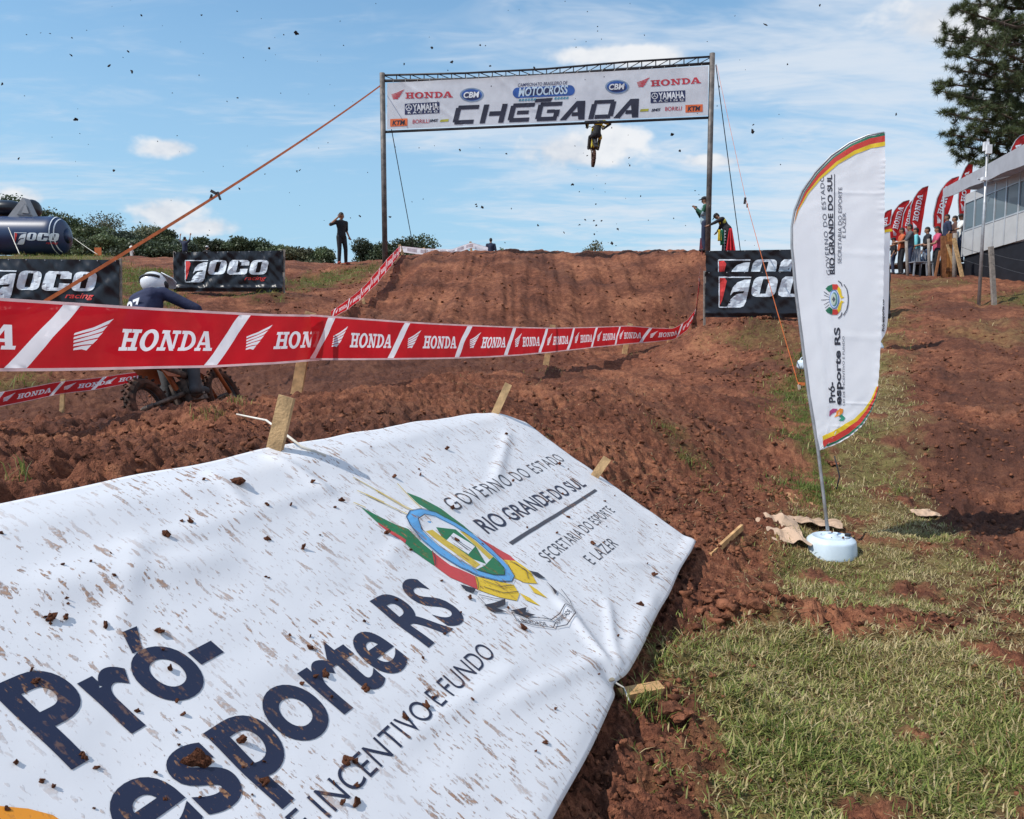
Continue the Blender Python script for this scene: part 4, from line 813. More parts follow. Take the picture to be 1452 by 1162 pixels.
# ropes and straps of the gantry
a = at(539, 122, GL-.1); b = at(62, 423, 9.3); e_ = a+(b-a)*1.12
def strap(name, label, P, wd, m):
    P = np.asarray(P); V = []; f = []; n = len(P)
    for i, p in enumerate(P): V += [p+np.array([0, 0, wd/2]), p+np.array([.004, -.004, -wd/2]), p+np.array([.004, .004, -wd/2]), p+np.array([0, .006, wd/2])]
    for i in range(n-1):
        for j in range(4): f.append((4*i+j, 4*i+(j+1) % 4, 4*i+4+(j+1) % 4, 4*i+4+j))
    t = thing(name, label, 'strap', P[-1]); link_mesh('webbing', V, f, m, t); return t
t = strap('ratchet_strap', 'long orange ratchet strap slanting down to the left from the gantry', sag(a, e_, .12, 20), .05, orange)
p = a+(b-a)*.725; p = at(303, 273, p[1]); MB().box(p, (.10, .05, .05), Matrix.Rotation(.5, 3, 'Y')).box(p+np.array([.09, 0, -.06]), (.03, .04, .14), Matrix.Rotation(-.3, 3, 'Y')).box(p+np.array([-.05, 0, -.08]), (.025, .04, .10), Matrix.Rotation(.4, 3, 'Y')).make('ratchet', dsteel, t)
gp = ghit(1134, 553); a = at(1016, 92, GR); m_ = at(1058, 285, 20.0)
t = strap('ratchet_strap', 'thin orange guy strap running down from the right gantry post to the grass', np.concatenate([sag(a, m_, .02, 10), sag(m_, gp, .03, 10)[1:]]), .055, orange)
MB().box(m_+np.array([-.03, 0, 0]), (.05, .04, .16), Matrix.Rotation(.1, 3, 'Y')).box(m_+np.array([.03, 0, -.12]), (.03, .03, .1)).make('ratchet', dsteel, t)
MB().box(gp+np.array([.03, 0, .10]), (.10, .04, .05), Matrix.Rotation(.1, 3, 'Y')).make('buckle', orange, t)
q = MB().bar(gp+np.array([.02, 0, -.1]), gp+np.array([-.02, 0, .09]), .04, .04).make('anchor_peg', pm('dirty_white', (.6, .5, .4), .8), None); tag(q, 'short pale anchor peg in the grass holding the orange guy strap', 'peg')
rope('guy_rope', 'thin black guy rope hanging from the right gantry post down behind the black banners', 'rope', sag(at(1015, 92, GR), at(1052, 372, 25.5), .03), .014, cord)
rope('guy_rope', 'thin black guy rope hanging inside the left gantry post', 'rope', sag(at(549, 150, GL), at(588, 362, 29.), .02), .014, cord)
# ------------------------------------------------------------------ barrier tapes
def honda_tape(name, label, st, marks, period=None, h=None, letters=True, front=True, pale=False):
    """st: stations (px, top y, bottom y, distance); marks: stripe positions in s"""
    top = [at(p, a, Y) for p, a, b, Y in st]; bot = [at(p, b, Y) for p, a, b, Y in st]
    # resample evenly along the length
    Lc = np.r_[0, np.cumsum(np.linalg.norm(np.diff(np.array(top), axis=0), axis=1))]; n = max(40, int(Lc[-1]/.06)); n = min(n, 260); s = np.linspace(0, Lc[-1], n)
    def sm(A):
        A = np.array(A); out = np.stack([np.interp(s, Lc, A[:, i]) for i in range(3)], 1)
        k = np.ones(5)/5
        for i in range(3): p_ = np.pad(out[:, i], 2, mode='edge'); p_[:2] = out[0, i]; out[1:-1, i] = np.convolve(p_, k, 'valid')[1:-1]
        return out
    top, bot = sm(top), sm(bot); tot = Lc[-1]
    sf = ribbon(top, bot, h); t = thing(name, label, 'barrier tape', (*bot[n//2][:2], bot[n//2][2]))
    H_ = np.linalg.norm(top[n//2]-bot[n//2]); hw = .5*H_/tot; edge = pm('tape_edge', (.80, .55, .56), .5, transl=.45); prints = []          # (outline pieces, material slot)
    for lo, hi in ((0., .042), (.958, 1.)): prints.append(([rect2(i/(n-1), lo, (i+1)/(n-1), hi) for i in range(n-1)], 2))
    def lay(ps, wd, s0, s1, t0, t1): return [(np.stack([s0+V[:, 0]/wd*(s1-s0), t0+V[:, 1]*(t1-t0)], 1), f) for V, f in ps]
    for m0 in marks:
        if pale: prints.append(([rect2(m0+.012, .2, m0+.1, .75)], 3)); continue
        prints.append(([poly2([(m0-hw*1.15, .957), (m0-hw*.55, .957), (m0+hw*1.15, .043), (m0+hw*.55, .043)])], 1))
        if not letters: continue
        a0 = m0+hw*.75; a1 = m0+period-hw*.65; ws = a0+(a1-a0)*.27
        prints.append((lay(mv(wing(), sh=.35), 1.6, a0, ws, .70, .22)+lay(honda(.3)[0], 5.92, ws+(a1-a0)*.02, a1, .70, .36), 1))
    # the print is part of the film: cut its outlines into the strip and colour the pieces
    g = [(i/(n-1), j/8) for i in range(n) for j in range(9)]; VV = [Vector((a*tot, b*H_)) for a, b in g]; FF = []; slot = []
    for ps, k in prints:
        for V, f in ps:
            if V[:, 0].min() < 0 or V[:, 0].max() > 1:
                V = V.copy(); V[:, 0] = np.clip(V[:, 0], 0, 1)
                if V[:, 0].max()-V[:, 0].min() < 1e-6: continue
            if np.ptp(V[:, 0]) > 1.2/(n-1) and k != 2: V, f = cut(V*np.array([tot, H_]), f, min(.06, tot/(n-1))); V = V/np.array([tot, H_])
            o_ = len(VV); VV += [Vector((a*tot, b*H_)) for a, b in V]
            for q in f:
                P_ = V[list(q)]; ar = sum(P_[i, 0]*P_[(i+1) % len(P_), 1]-P_[(i+1) % len(P_), 0]*P_[i, 1] for i in range(len(P_)))
                if abs(ar) < 1e-9: continue
                FF.append([o_+i for i in (q if ar > 0 else q[::-1])]); slot.append(k)
    vo, eo, fo, ov, oe, of = delaunay_2d_cdt(VV, [], FF, 0, 1e-6)
    Q = np.array([(v[0]/tot, v[1]/H_) for v in vo]); mi = [max([slot[k] for k in o]) if o else 0 for o in of]
    def bad(q): P_ = Q[list(q)]; return np.ptp(P_[:, 0]) > 2.5/(n-1) or abs((P_[1, 0]-P_[0, 0])*(P_[2, 1]-P_[0, 1])-(P_[2, 0]-P_[0, 0])*(P_[1, 1]-P_[0, 1])) < 1e-9
    ok = [q for q in range(len(fo)) if not bad(fo[q])]; fo = [fo[q] for q in ok]; mi = [mi[q] for q in ok]
    link_mesh('tape', sf.pos(Q[:, 0], Q[:, 1]), fo, [wht_t if pale else red_t, wht_t, edge, pm('tape_back_print', (.70, .60, .64), .5, transl=.3)], t, midx=mi, smooth=True)
    return sf
wob = lambda a, b, c: (lambda S, T: a*perlin(S*b, T*1.2, c)+a*.3*perlin(S*b*4, T*3, c+1))
# near tape, left length
st = [(-230, 408, 532, 4.2), (-100, 416, 530, 4.5), (0, 422.5, 527, 4.85), (100, 429, 526, 5.3), (200, 435.5, 524, 5.85), (300, 441.5, 521.5, 6.5), (380, 445.5, 517.5, 7.1), (452, 447, 511.5, 7.75)]
P = np.array([at(p, a, Y) for p, a, b, Y in st]); Lc = np.r_[0, np.cumsum(np.linalg.norm(np.diff(P, axis=0), axis=1))]
def s_of(px): return np.interp(px, [q[0] for q in st], Lc/Lc[-1])
honda_tape('barrier_tape', 'wide red barrier tape with white lettering nearest the camera, left length', st, [s_of(62)-(s_of(322)-s_of(62))*k for k in (2, 1)]+[s_of(62), s_of(322)], s_of(322)-s_of(62), wob(.028, 7, 3))
st = [(440, 446, 511, 7.55), (500, 450.5, 511, 8.3), (560, 455, 510.5, 9.1), (620, 458.8, 509.5, 10.0), (690, 462, 507.5, 11.2), (740, 464, 504, 12.5), (785, 465, 500, 14.0), (840, 464, 493.5, 16.2), (892, 462, 488, 18.6), (925, 465, 485.5, 19.2), (955, 466, 482, 19.8), (975, 454, 468, 20.6), (987, 438, 450, 21.6), (991, 400, 416, 22.5), (994, 372, 388, 24.0), (997, 341, 357, 25.3)]
P = np.array([at(p, a, Y) for p, a, b, Y in st]); Lc = np.r_[0, np.cumsum(np.linalg.norm(np.diff(P, axis=0), axis=1))]; q0, q1 = s_of(566), s_of(655)
honda_tape('barrier_tape', 'red barrier tape with white lettering receding along the bank to the right of the jump', st, [q0+(q1-q0)*k for k in range(-1, 16)], q1-q0, wob(.026, 18, 8))
st = [(-60, 566, 588, 10.5), (0, 556, 577, 10.6), (45, 549, 568, 10.7), (84, 541, 559, 10.8), (130, 537, 554, 10.95), (183, 529, 544, 11.2), (215, 526, 540, 11.35)]
P = np.array([at(p, a, Y) for p, a, b, Y in st]); Lc = np.r_[0, np.cumsum(np.linalg.norm(np.diff(P, axis=0), axis=1))]; q0, q1 = s_of(-5), s_of(81)
honda_tape('barrier_tape', 'narrow sagging red barrier tape low on the left behind the bike', st, [q0-(q1-q0), q0, q1, s_of(140)], q1-q0, wob(.01, 9, 13))
st = [(470, 441, 452, 16.8), (495, 424, 438, 18.3), (515, 407, 422, 19.8), (535, 384, 402, 21.7), (552, 364, 381, 23.8), (567, 348.5, 361, 26.)]
P = np.array([at(p, a, Y) for p, a, b, Y in st]); Lc = np.r_[0, np.cumsum(np.linalg.norm(np.diff(P, axis=0), axis=1))]
honda_tape('barrier_tape', 'red barrier tape climbing the left flank of the jump', st, [.02+.135*k for k in range(8)], .135, wob(.02, 9, 23))
honda_tape('barrier_tape', 'pale barrier tape seen from behind along the top left of the jump', [(567, 349, 357.5, 26.4), (600, 352.5, 362, 28.), (640, 354, 362.5, 31.), (668, 344, 352, 33.), (692, 351, 359, 34.)], [.05+.12*k for k in range(7)], .12, wob(.02, 9, 29), pale=True)
def px_stake(label, p0, p1, Y, wpx, m=None, th=.5, group=None, Y1=None):
    a, b = at(*p0, Y), at(*p1, Y1 or Y); d = b-a; d /= np.linalg.norm(d); b = b+d*.18; w_ = wpx*Y/F
    return stake('wooden_stake', label, 'stake', a, b, w_, max(.02, w_*th), m, group=group)
px_stake('thick pale stake under the overlap of the two near red tapes', (441, 443), (419, 566), 7.9, 15)
px_stake('slanting stake under the receding red tape in front of the jump, middle one', (784, 461), (773, 523), 14.15, 8)
px_stake('stake under the far end of the receding red tape', (894, 459), (885, 503), 18.8, 7)
px_stake('short stake at the foot of the jump where the tape turns uphill', (953, 463), (947, 497), 19.95, 6)
px_stake('thin stake holding the low sagging red tape on the left', (90, 538), (88, 578), 10.85, 6)
px_stake('thin stake below the red tape on the left flank of the jump', (514, 420), (519, 446), 19.9, 4)
px_stake('thin stake at the top corner of the jump holding both tapes', (566, 347), (575, 371), 26.5, 4)
px_stake('little stake at the peak of the pale tape beyond the jump', (667, 343), (669, 363), 33.2, 3)
px_stake('little stake in the dip of the pale tape', (601, 351), (603, 365), 28.2, 3)
px_stake('thin pole at the upper right corner of the jump beside the gantry post', (995, 338), (992, 375), 25.8, 4, pm('pole_red', (.5, .12, .14), .6))
# stakes and planks of the fallen banner
def uvp(px, py, off=0.): q = bp_uv(px, py); return bpos(np.array([q[0]]), np.array([q[1]]))[0]+BN*off
b = uvp(394, 628); a = at(407, 563, b[1]+.02); stake('wooden_stake', 'stout square stake standing at the upper edge of the fallen banner', 'stake', a, b+(b-a)*.35, .066, .04)
b = uvp(703, 585); a = at(721, 545, b[1]+.05); stake('wooden_stake', 'leaning stake at the top corner of the fallen banner', 'stake', a, b+(b-a)*.5, .055, .025)
b = uvp(843, 676); a = at(861, 650, b[1]+.03); stake('wooden_stake', 'short split stake poking out by the right edge of the fallen banner', 'stake', a, b+(b-a)*.6, .06, .02)
a = ghit(1007, 795); b = ghit(1052, 757); stake('plank', 'narrow loose plank lying on the soil right of the fallen banner', 'plank', a+np.array([0, 0, .03]), b+np.array([0, 0, .05]), .045, .022, pm('orange_wood', (.58, .34, .15), .75, .3, 14, .4, 80), (0, 0, 1))
a = at(878, 986, 3.02); b = at(936, 975, 3.12); stake('plank', 'short yellow plank end at the tied lower edge of the fallen banner', 'plank', a, b, .03, .05, MATS['orange_wood'], (0, -.3, 1))
rope('cord', 'white cord tied round the stout stake at the banner\'s upper edge', 'cord', [ghit(336, 592)+np.array([0, 0, .02]), ghit(355, 603)+np.array([0, 0, .05]), ghit(378, 615)+np.array([0, 0, .07]), uvp(412, 622, .03), uvp(428, 632, .01), uvp(460, 650, .006)], .006, whitecord)
rope('cord', 'short white cord tying the eyelet to the yellow plank end', 'cord', [uvp(877, 962, .01), at(884, 975, 3.02), at(890, 988, 2.98), at(894, 997, 2.97)], .004, whitecord)
# ------------------------------------------------------------------ black sponsor banners
def foco_banner(label, tl, tr, bl, br, Y, logo, seed, eyelets=True, Y2=None, posts=True):
    Y2 = Y2 or Y; c = [at(*tl, Y), at(*tr, Y2), at(*bl, Y), at(*br, Y2)]
    def h(S, T): return .045*perlin(S*9+T*2.5, T*1.6, seed)+.030*perlin(S*21-T*5, T*2.5, seed+1)+.09*np.exp(-((T-.90)/.045)**2)*(.4+perlin(S*7, T*0, seed+2))+.012*np.abs(perlin(S*40, T*5, seed+3))*(1-T)
    sf = ribbon([c[0], c[1]], [c[2], c[3]], h); t = thing('sponsor_banner', label, 'banner', (c[2]+c[3])/2); sf.sheet('cloth', black_v, t, 110, 36)
    (x, y), wd, tilt = logo; wt, rd = foco()
    def lay(ps): return [(np.stack([x+V[:, 0]*wd, y-V[:, 1]*wd+V[:, 0]*wd*tilt], 1), f) for V, f in ps]
    sf.decal('logo', lay(wt), vwhite, t, .010, 6.); sf.decal('logo_red', lay(rd), vred, t, .012, 6.)
    for k in range(11):
        p = sf.pos(np.array([.02+.096*k]), np.array([.02]))[0]+np.array([0, -.012, 0]); MB().ell(p, (.012, .006, .012), nu=8, nv=5).make('eyelet', gal, t)
    if posts:
        for i in (0, 1): p = c[i+2]; MB().bar(c[i]+np.array([0, .05, .03]), p+np.array([0, .05, -.45]), .05, .04).make('post', oldwood, t)
    return t
foco_banner('black sponsor banner cropped by the left picture edge, behind the near red tape', (-92, 366), (169, 369), (-92, 448), (168, 450), 15.0, ((-20, 425), 163, .02), 501)
foco_banner('black sponsor banner standing alone on the grass between rider and phone caller', (246, 358), (402, 355.5), (246, 414), (401, 414), 19.5, ((262.5, 400.5), 122, .0), 521)
foco_banner('upper black sponsor banner of the pair below the right gantry post', (1001, 356), (1260, 352), (1001, 408), (1260, 404), 18.3, ((1018, 412), 171, .0), 541, posts=False)
foco_banner('lower black sponsor banner of the pair below the right gantry post', (1000, 386), (1262, 384), (1000, 450), (1262, 452), 18.15, ((1019, 436.5), 171, .0), 561)
# ------------------------------------------------------------------ feather flags
flag_white = pm('flag_white', (.92, .93, .97), .6, .03, 4, .1, 20, transl=.45); f_green = pm('flag_green', (.02, .16, .09), .6, transl=.2); f_red = pm('flag_red', (.60, .05, .04), .6, transl=.25); f_yel = pm('flag_yellow', (.78, .55, .03), .6, transl=.25)
f_ink = pm('flag_ink', (.02, .022, .035), .6); f_ink2 = pm('flag_ink_grey', (.07, .075, .10), .6)
LE = [(1255, 188), (1232, 192), (1206, 203), (1180, 221), (1157, 245), (1139, 271), (1128, 298), (1124, 322), (1124, 350), (1129, 410), (1138, 480), (1148, 560), (1161, 638)]
RE = [(1255.5, 190), (1255, 215), (1254.5, 250), (1254, 280), (1254, 320), (1253, 360), (1252, 400), (1251, 440), (1249, 480), (1247, 530), (1243, 568), (1226, 606), (1163, 639)]
def flag_outline():
    ys = np.r_[np.linspace(188, 300, 26), np.linspace(305, 560, 30), np.linspace(565, 638.5, 24)]
    le = np.array(LE); re_ = np.array([(1255.5, 188), (1255, 215), (1254, 280), (1253, 360), (1251.5, 420), (1249, 480), (1246, 530), (1243, 560), (1236, 582), (1224, 602), (1207, 618), (1188, 629), (1170, 636), (1161.5, 639)])
    return ys, np.interp(ys, le[:, 1], le[:, 0]), np.interp(ys, re_[:, 1], re_[:, 0])
def feather_flag():
    Y = 5.85; base = ghit(1178, 786); Y = base[1]; ys, xl, xr = flag_outline(); yaw = .30
    def tp(x, y): return at(x, y, Y-.0+(1190-x)*.0028)
    A = np.array([tp(x, y) for x, y in zip(xl, ys)]); B = np.array([tp(x, y) for x, y in zip(xr, ys)])
    def h(S, T):
        hh = .006*perlin(S*7, T*2.4, 61)+.003*perlin(S*22+T*3, T*5, 62)
        for s0 in (.235, .40, .57, .73, .86): hh = hh+.005*np.exp(-((S-s0-.012*T)/.006)**2)*sstep(.25, .5, T)
        hh = hh+.007*np.exp(-((T-.36-.35*(S-.5))/.02)**2)*sstep(.3, .4, S)+.006*np.exp(-((T-.18-.3*(S-.5))/.015)**2)*sstep(.4, .5, S)+.008*np.abs(np.sin(S*150))*np.exp(-((1-T)/.05)**2)*(S > .1)
        return hh
    n = np.array([0, -1, 0])
    def pos(S, T):
        Sc = np.clip(S, 0, 1); x = np.linspace(0, 1, len(ys)); a = np.stack([np.interp(Sc, x, A[:, i]) for i in range(3)], 1); b = np.stack([np.interp(Sc, x, B[:, i]) for i in range(3)], 1)
        return a+(b-a)*np.asarray(T)[:, None]+np.outer(h(S, np.asarray(T)), n)
    sf = Surf(pos); t = thing('feather_flag', 'tall white feather flag on a pole in the grass right of the bank', 'flag', base)
    sf.sheet('sail', flag_white, t, 200, 30)
    # coloured hems: three bands along the upper left and the lower right curve
    xs = np.linspace(0, 1, 60)
    def curve(P): P = np.array(P, float); l = np.r_[0, np.cumsum(np.hypot(*np.diff(P, axis=0).T))]; return np.stack([np.interp(xs*l[-1], l, P[:, i]) for i in (0, 1)], 1)
    def band(P, cen, d0, d1, taper):
        C = curve(P); out = []
        for i in range(59):
            q = []
            for k, d in ((i, d0), (i+1, d0), (i+1, d1), (i, d1)):
                v = np.array(cen)-C[k]; v /= np.linalg.norm(v); q.append(tuple(C[k]+v*d*taper(xs[k])))
            out += q
        return [(np.array(out), [(4*i, 4*i+1, 4*i+2, 4*i+3) for i in range(59)])]
    up = [(1254.5, 189.5), (1232, 194), (1207, 205), (1181, 223), (1158, 247), (1141, 272), (1130, 298), (1126, 318)]; tp_ = lambda x: max(.02, 1-x**1.5)
    lo = [(1247, 548), (1243, 566), (1235, 584), (1223, 602), (1206, 617), (1187, 628), (1168, 635.5)]; tl_ = lambda x: .25+.75*min(1, x*1.6)
    for nm, m, d0, d1 in (('hem', f_green, 0, 3.), ('hem', f_red, 3.2, 11.5), ('hem', f_yel, 11.7, 17.5)): sf.decal(nm, band(up, (1262, 330), d0, d1, tp_), m, t, .004, 30., lift=0)
    for nm, m, d0, d1 in (('hem', f_green, .3, 3.), ('hem', f_red, 3.2, 10.5), ('hem', f_yel, 10.7, 17)): sf.decal(nm, band(lo, (1160, 560), d0, d1, tl_), m, t, .004, 30., lift=0)
    def put(body, p0, p1, cap, m, **k): sf.decal('lettering', fit(T_(body, **k), p0, p1, cap), m, t, .004, 8., lift=0)
    put('GOVERNO DO ESTADO', (1178, 390), (1168, 249), 5.6, f_ink2, space=1.15); put('RIO GRANDE DO SUL', (1183.5, 389), (1179.5, 248), 6.5, f_ink, bold=.03); put('SECRETARIA DO ESPORTE', (1193, 374), (1194, 266), 5, f_ink2); put('E LAZER', (1199, 337.5), (1199.5, 302), 4.6, f_ink2)
    sf.decal('rule', line2([(1183.2, 389), (1183.4, 247)], .9), f_ink, t, .004, 8.)
    put('Pró-', (1184.5, 571), (1183, 542), 8.5, f_ink, bold=.03); put('esporte RS', (1193, 574), (1191, 464.5), 8.0, f_ink, bold=.03); put('LEI DE INCENTIVO E FUNDO', (1198, 575), (1197.5, 477), 2.9, f_ink2)
    # flame mark
    sf.decal('flame_mark', [poly2([(1176.5, 583), (1181, 579.5), (1188, 580), (1186, 584), (1180, 587), (1176, 591)])], pm('flag_purple', (.35, .05, .16), .6), t, .004, 8.)
    sf.decal('flame_mark', [poly2([(1186, 584), (1191, 579), (1196, 580.5), (1195, 586), (1190, 590), (1183, 592), (1186, 588)])], pm('flag_orange', (.75, .25, .03), .6), t, .0045, 8.); sf.decal('flame_mark', [poly2([(1189, 590), (1193, 587), (1199, 593), (1196, 597), (1189, 597), (1193, 593)])], pm('flag_teal', (.03, .25, .16), .6), t, .0045, 8.)
    em = thing('emblem', None, None, base+np.array([0, 0, 1.6])); em.parent = t; em.location = tuple(wloc(em)-wloc(t))
    q = lambda P, fl=0: poly2([(1150+x/14.525, 380+((1308-y) if fl else y)/14.525) for x, y in P])
    G = [(300, 430), (345, 380), (440, 340), (450, 450), (400, 490), (370, 500)]; Rr = [(440, 340), (540, 340), (570, 380), (540, 450), (450, 450)]; Ye = [(540, 450), (570, 380), (615, 440), (640, 580), (685, 605), (620, 640), (600, 600)]
    for nm, P, m in (('flag', G, f_green), ('flag', Rr, f_red), ('flag', Ye, f_yel)):
        for fl in (0, 1): sf.decal(nm, [q(P, fl)], m, em, .0042, 8.)
    cx, cy = 1150+480/14.525, 380+650/14.525
    sf.decal('ring', [disc2(cx, cy, 7.0, 13.4)], pm('flag_blue', (.06, .14, .34), .6), em, .0050, 8.); sf.decal('ring', [disc2(cx-.3, cy, 6.0, 12.2)], pm('flag_sky', (.42, .55, .78), .6), em, .0056, 8.); sf.decal('field', [disc2(cx+.3, cy, 4.6, 10)], pm('flag_field', (.10, .22, .20), .6), em, .0062, 8.); sf.decal('field', [disc2(cx-1.2, cy, 3.6, 8.4)], pm('flag_pale', (.45, .52, .45), .6), em, .0068, 8.)
    sf.decal('diamond', [poly2([(cx-3, cy), (cx-.6, cy-4.4), (cx+2, cy), (cx-.6, cy+4.4)])], f_ink2, em, .0074, 8.)
    rays = []
    for x0, y0, x1, y1 in ((210, 665, 375, 655), (270, 560, 370, 610), (270, 490, 360, 560), (270, 760, 370, 700), (290, 830, 370, 760)): rays += line2([(1150+x0/14.525, 380+y0/14.525), (1150+x1/14.525, 380+y1/14.525)], .8)
    sf.decal('lance', rays, f_ink2, em, .0045, 8.)
    rb = []
    for P in ([(680, 340), (740, 440), (765, 560), (770, 650), (765, 740), (740, 860), (670, 980)], [(560, 270), (620, 310), (640, 380)], [(560, 1040), (620, 990), (640, 920)]): rb += line2([(1150+x/14.525, 380+y/14.525) for x, y in P], 1.4)
    sf.decal('ribbon', rb, f_ink2, em, .0045, 8.)
    # sleeve edge, pole, water base
    pp = [tp(x-1.2, y) for x, y in LE[::-1]]; pole = [base+np.array([-.03, 0, .18]), tp(1168, 705)+np.array([0, 0, 0])]+pp
    MB().tube(pole, np.linspace(.014, .006, len(pole)), 8).make('pole', gal, t, True)
    bc = base; w_ = 36*base[1]/F
    prof = [(w_*.98, -.02), (w_, .0), (w_*.995, .012), (w_*.94, .098), (w_*.925, .110), (w_*.90, .118), (w_*.76, .138), (w_*.74, .140), (w_*.70, .140), (w_*.68, .134), (w_*.30, .134), (w_*.27, .138), (w_*.20, .155), (w_*.18, .158), (.02, .158), (.001, .158)]
    bs = MB().lathe(prof, bc, 40).make('water_base', plastic_w, t, True); MB().lathe([(.022, 0), (.022, .02), (.012, .022)], bc+np.array([.10, -.05, .15]), 12).make('filler_cap', plastic_d, bs)
    for k in range(9): a_ = random.uniform(0, 6.28); r_ = random.uniform(.03, .13); V, f = clod_shape(1, 300+k); s_ = random.uniform(.006, .014); link_mesh('mud_fleck', V*s_+bc+np.array([r_*math.cos(a_), r_*math.sin(a_), .142]), f, clod_mat(), bs)
    rope('hanging_cord', None, None, [base+np.array([-.01, -.02, .75]), base+np.array([.03, -.03, .60]), base+np.array([.015, -.02, .5])], .005, cord, parent=t)
feather_flag()
def small_flag(label, tip, h_, lean, wd, Y, hang, m, group, letters='honda', hide_base=True, name='feather_flag', clip=1.0):
    """red feather flag: tip pixel, height in pixels, lean in pixels"""
    x0, y0 = tip; n = 26; v = np.linspace(0, 1, n); xr = x0-lean*v; prof = np.interp(v, [0, .04, .12, .25, .4, .7, .93, 1], [.02, .42, .68, .90, 1., .94, .72, .45])*wd; xl = xr-prof
    A = np.array([at(a, y0+h_*b*clip, Y) for a, b in zip(xl, v)]); B = np.array([at(a, y0+h_*b*clip, Y) for a, b in zip(xr, v)]); g = at(x0-lean-wd*.8, y0+h_+hang, Y); g[2] = min(g[2], gz(g[0], g[1]))
    sf = ribbon(A, B, lambda S, T: .05*perlin(S*3, T*1.6, int(x0))); t = thing(name, label, 'flag', g, group); sf.sheet('sail', m, t, 40, 8)
    ps, wd2 = honda(); yA, yB = y0+h_*.72, y0+h_*.18; xm = lambda y: np.interp((y-y0)/h_, v, xr-prof*.40)
    if letters == 'honda': sf.decal('lettering', fit((ps, wd2), (xm(yA), yA), (xm(yB), yB), wd*.36), vwhite, t, .012, 6.); sf.decal('wing_mark', fit((wing(), 1.2), (xm(yA)-lean*.16, yA+h_*.17), (xm(yA)-lean*.03, yA+h_*.03), wd*.34), vwhite, t, .012, 6.)
    P = np.concatenate([[g], A[::-1]-np.array([.01, 0, 0])]); MB().tube(P, .02, 6).make('pole', gal, t); MB().lathe([(.22, -.05), (.24, .05), (.18, .13), (.03, .15)], g, 16).make('water_base', plastic_d, t)
red_f = pm('flag_bright_red', (.66, .028, .03), .55, .12, 2, transl=.42)
for (tip, h_, lean, wd, Y, lab) in (((1265, 297), 62, 6, 17, 33., 'red feather flag with white lettering leftmost of the row, half behind the white flag'), ((1290, 284), 58, 14, 20, 32., 'red feather flag with white lettering second from left behind the standing spectators'), ((1306, 279.5), 60, 13, 19, 31.5, 'red feather flag with white lettering third from left, overlapped by a taller one'),
                                   ((1317, 264), 70, 12, 20, 31., 'tallest clear red feather flag behind the spectators with white lettering'), ((1360, 250.5), 76, 22, 22, 30., 'red feather flag passing behind the left end of the tent roof'), ((1381, 229), 80, 10, 16, 33., 'red feather flag rising just above the tent roof in front of the pine'), ((1456, 190), 80, 6, 22, 31., 'red flag tip above the tent roof at the right picture edge')):
    small_flag(lab, tip, h_, lean, wd, Y, 20, red_f, 'red feather flags in a row behind the spectators')
def white_flag2():
    Y = 14.6; g = ghit(1236, 496); Y = g[1]; ys, xl, xr = flag_outline(); k = .40; f = lambda x, y: at(1262+(x-1255)*k, 318+(y-188)*k, Y)
    A = np.array([f(x, y) for x, y in zip(xl, ys)]); B = np.array([f(x, y) for x, y in zip(xr, ys)]); sf = ribbon(A, B, lambda S, T: .02*perlin(S*4, T*2, 9)); t = thing('feather_flag', 'second white feather flag mostly hidden right behind the tall one', 'flag', g)
    sf.sheet('sail', flag_white, t, 60, 10)
    for m, d0, d1 in ((f_green, .0, .03), (f_red, .03, .11), (f_yel, .11, .17)):
        P = [(1262+(x-1255)*k, 318+(y-188)*k) for x, y in LE[:7]]; sf.decal('hem', [poly2([(a[0]+d0*70*.3, a[1]+d0*60), (b[0]+d0*70*.3, b[1]+d0*60), (b[0]+d1*70*.3, b[1]+d1*60), (a[0]+d1*70*.3, a[1]+d1*60)]) for a, b in zip(P[:-1], P[1:])], m, t, .008, 6., lift=0)
    sf.decal('lettering', fit(T_('Pró-esporte RS', bold=.03), (1254, 470), (1253, 425), 3.4), f_ink, t, .008, 6., lift=0)
    MB().tube([g, A[-1], A[len(A)//2], A[10], A[0]], .012, 6).make('pole', gal, t); MB().lathe([(.2, -.03), (.21, .05), (.17, .13), (.05, .15)], g, 18).make('water_base', plastic_w, t)
white_flag2()
# plastic jug, paper, scraps
g = ghit(1139, 522); t = thing('plastic_jug', 'pale plastic jug with loop handle on the grass left of the white flag', 'jug', g); r_ = 9*g[1]/F
MB().lathe([(r_*.9, -.02), (r_, .02), (r_*.97, .10), (r_*.8, .14), (r_*.3, .15), (.001, .15)], g, 20).make('body', plastic_w, t, True); MB().tube([g+np.array([math.cos(R(a))*r_*.55, 0, .13+math.sin(R(a))*.07]) for a in range(0, 181, 15)], .010, 6).make('handle', plastic_w, t, True)
def scrap(name, label, cat, px, py, w_, d_, hgt, m, seed, poly=None):
    g = ghit(px, py); n = 22; u, v = np.meshgrid(np.linspace(-1, 1, n), np.linspace(-1, 1, n), indexing='ij'); rr = 1+.16*perlin(u*1.3+seed, v*1.3, seed)
    x = g[0]+u*w_*rr; y = g[1]+v*d_*(1+.2*perlin(u*2, v*2+seed, seed+2)); z = terr(x, y, False)+.03+hgt*(np.abs(fbm(u*1.1+seed, v*1.1, 2, seed+5))*1.2)*(1-.5*np.maximum(abs(u), abs(v))**3)
    V = np.stack([x, y, z], 2).reshape(-1, 3); f = [(i*n+j, (i+1)*n+j, (i+1)*n+j+1, i*n+j+1) for i in range(n-1) for j in range(n-1)]; o = link_mesh(name, V, f, m); md = o.modifiers.new('t', 'SOLIDIFY'); md.thickness = .004; tag(o, label, cat); return o
paper = pm('brown_paper', (.52, .36, .25), .85, .15, 9, .4, 40)
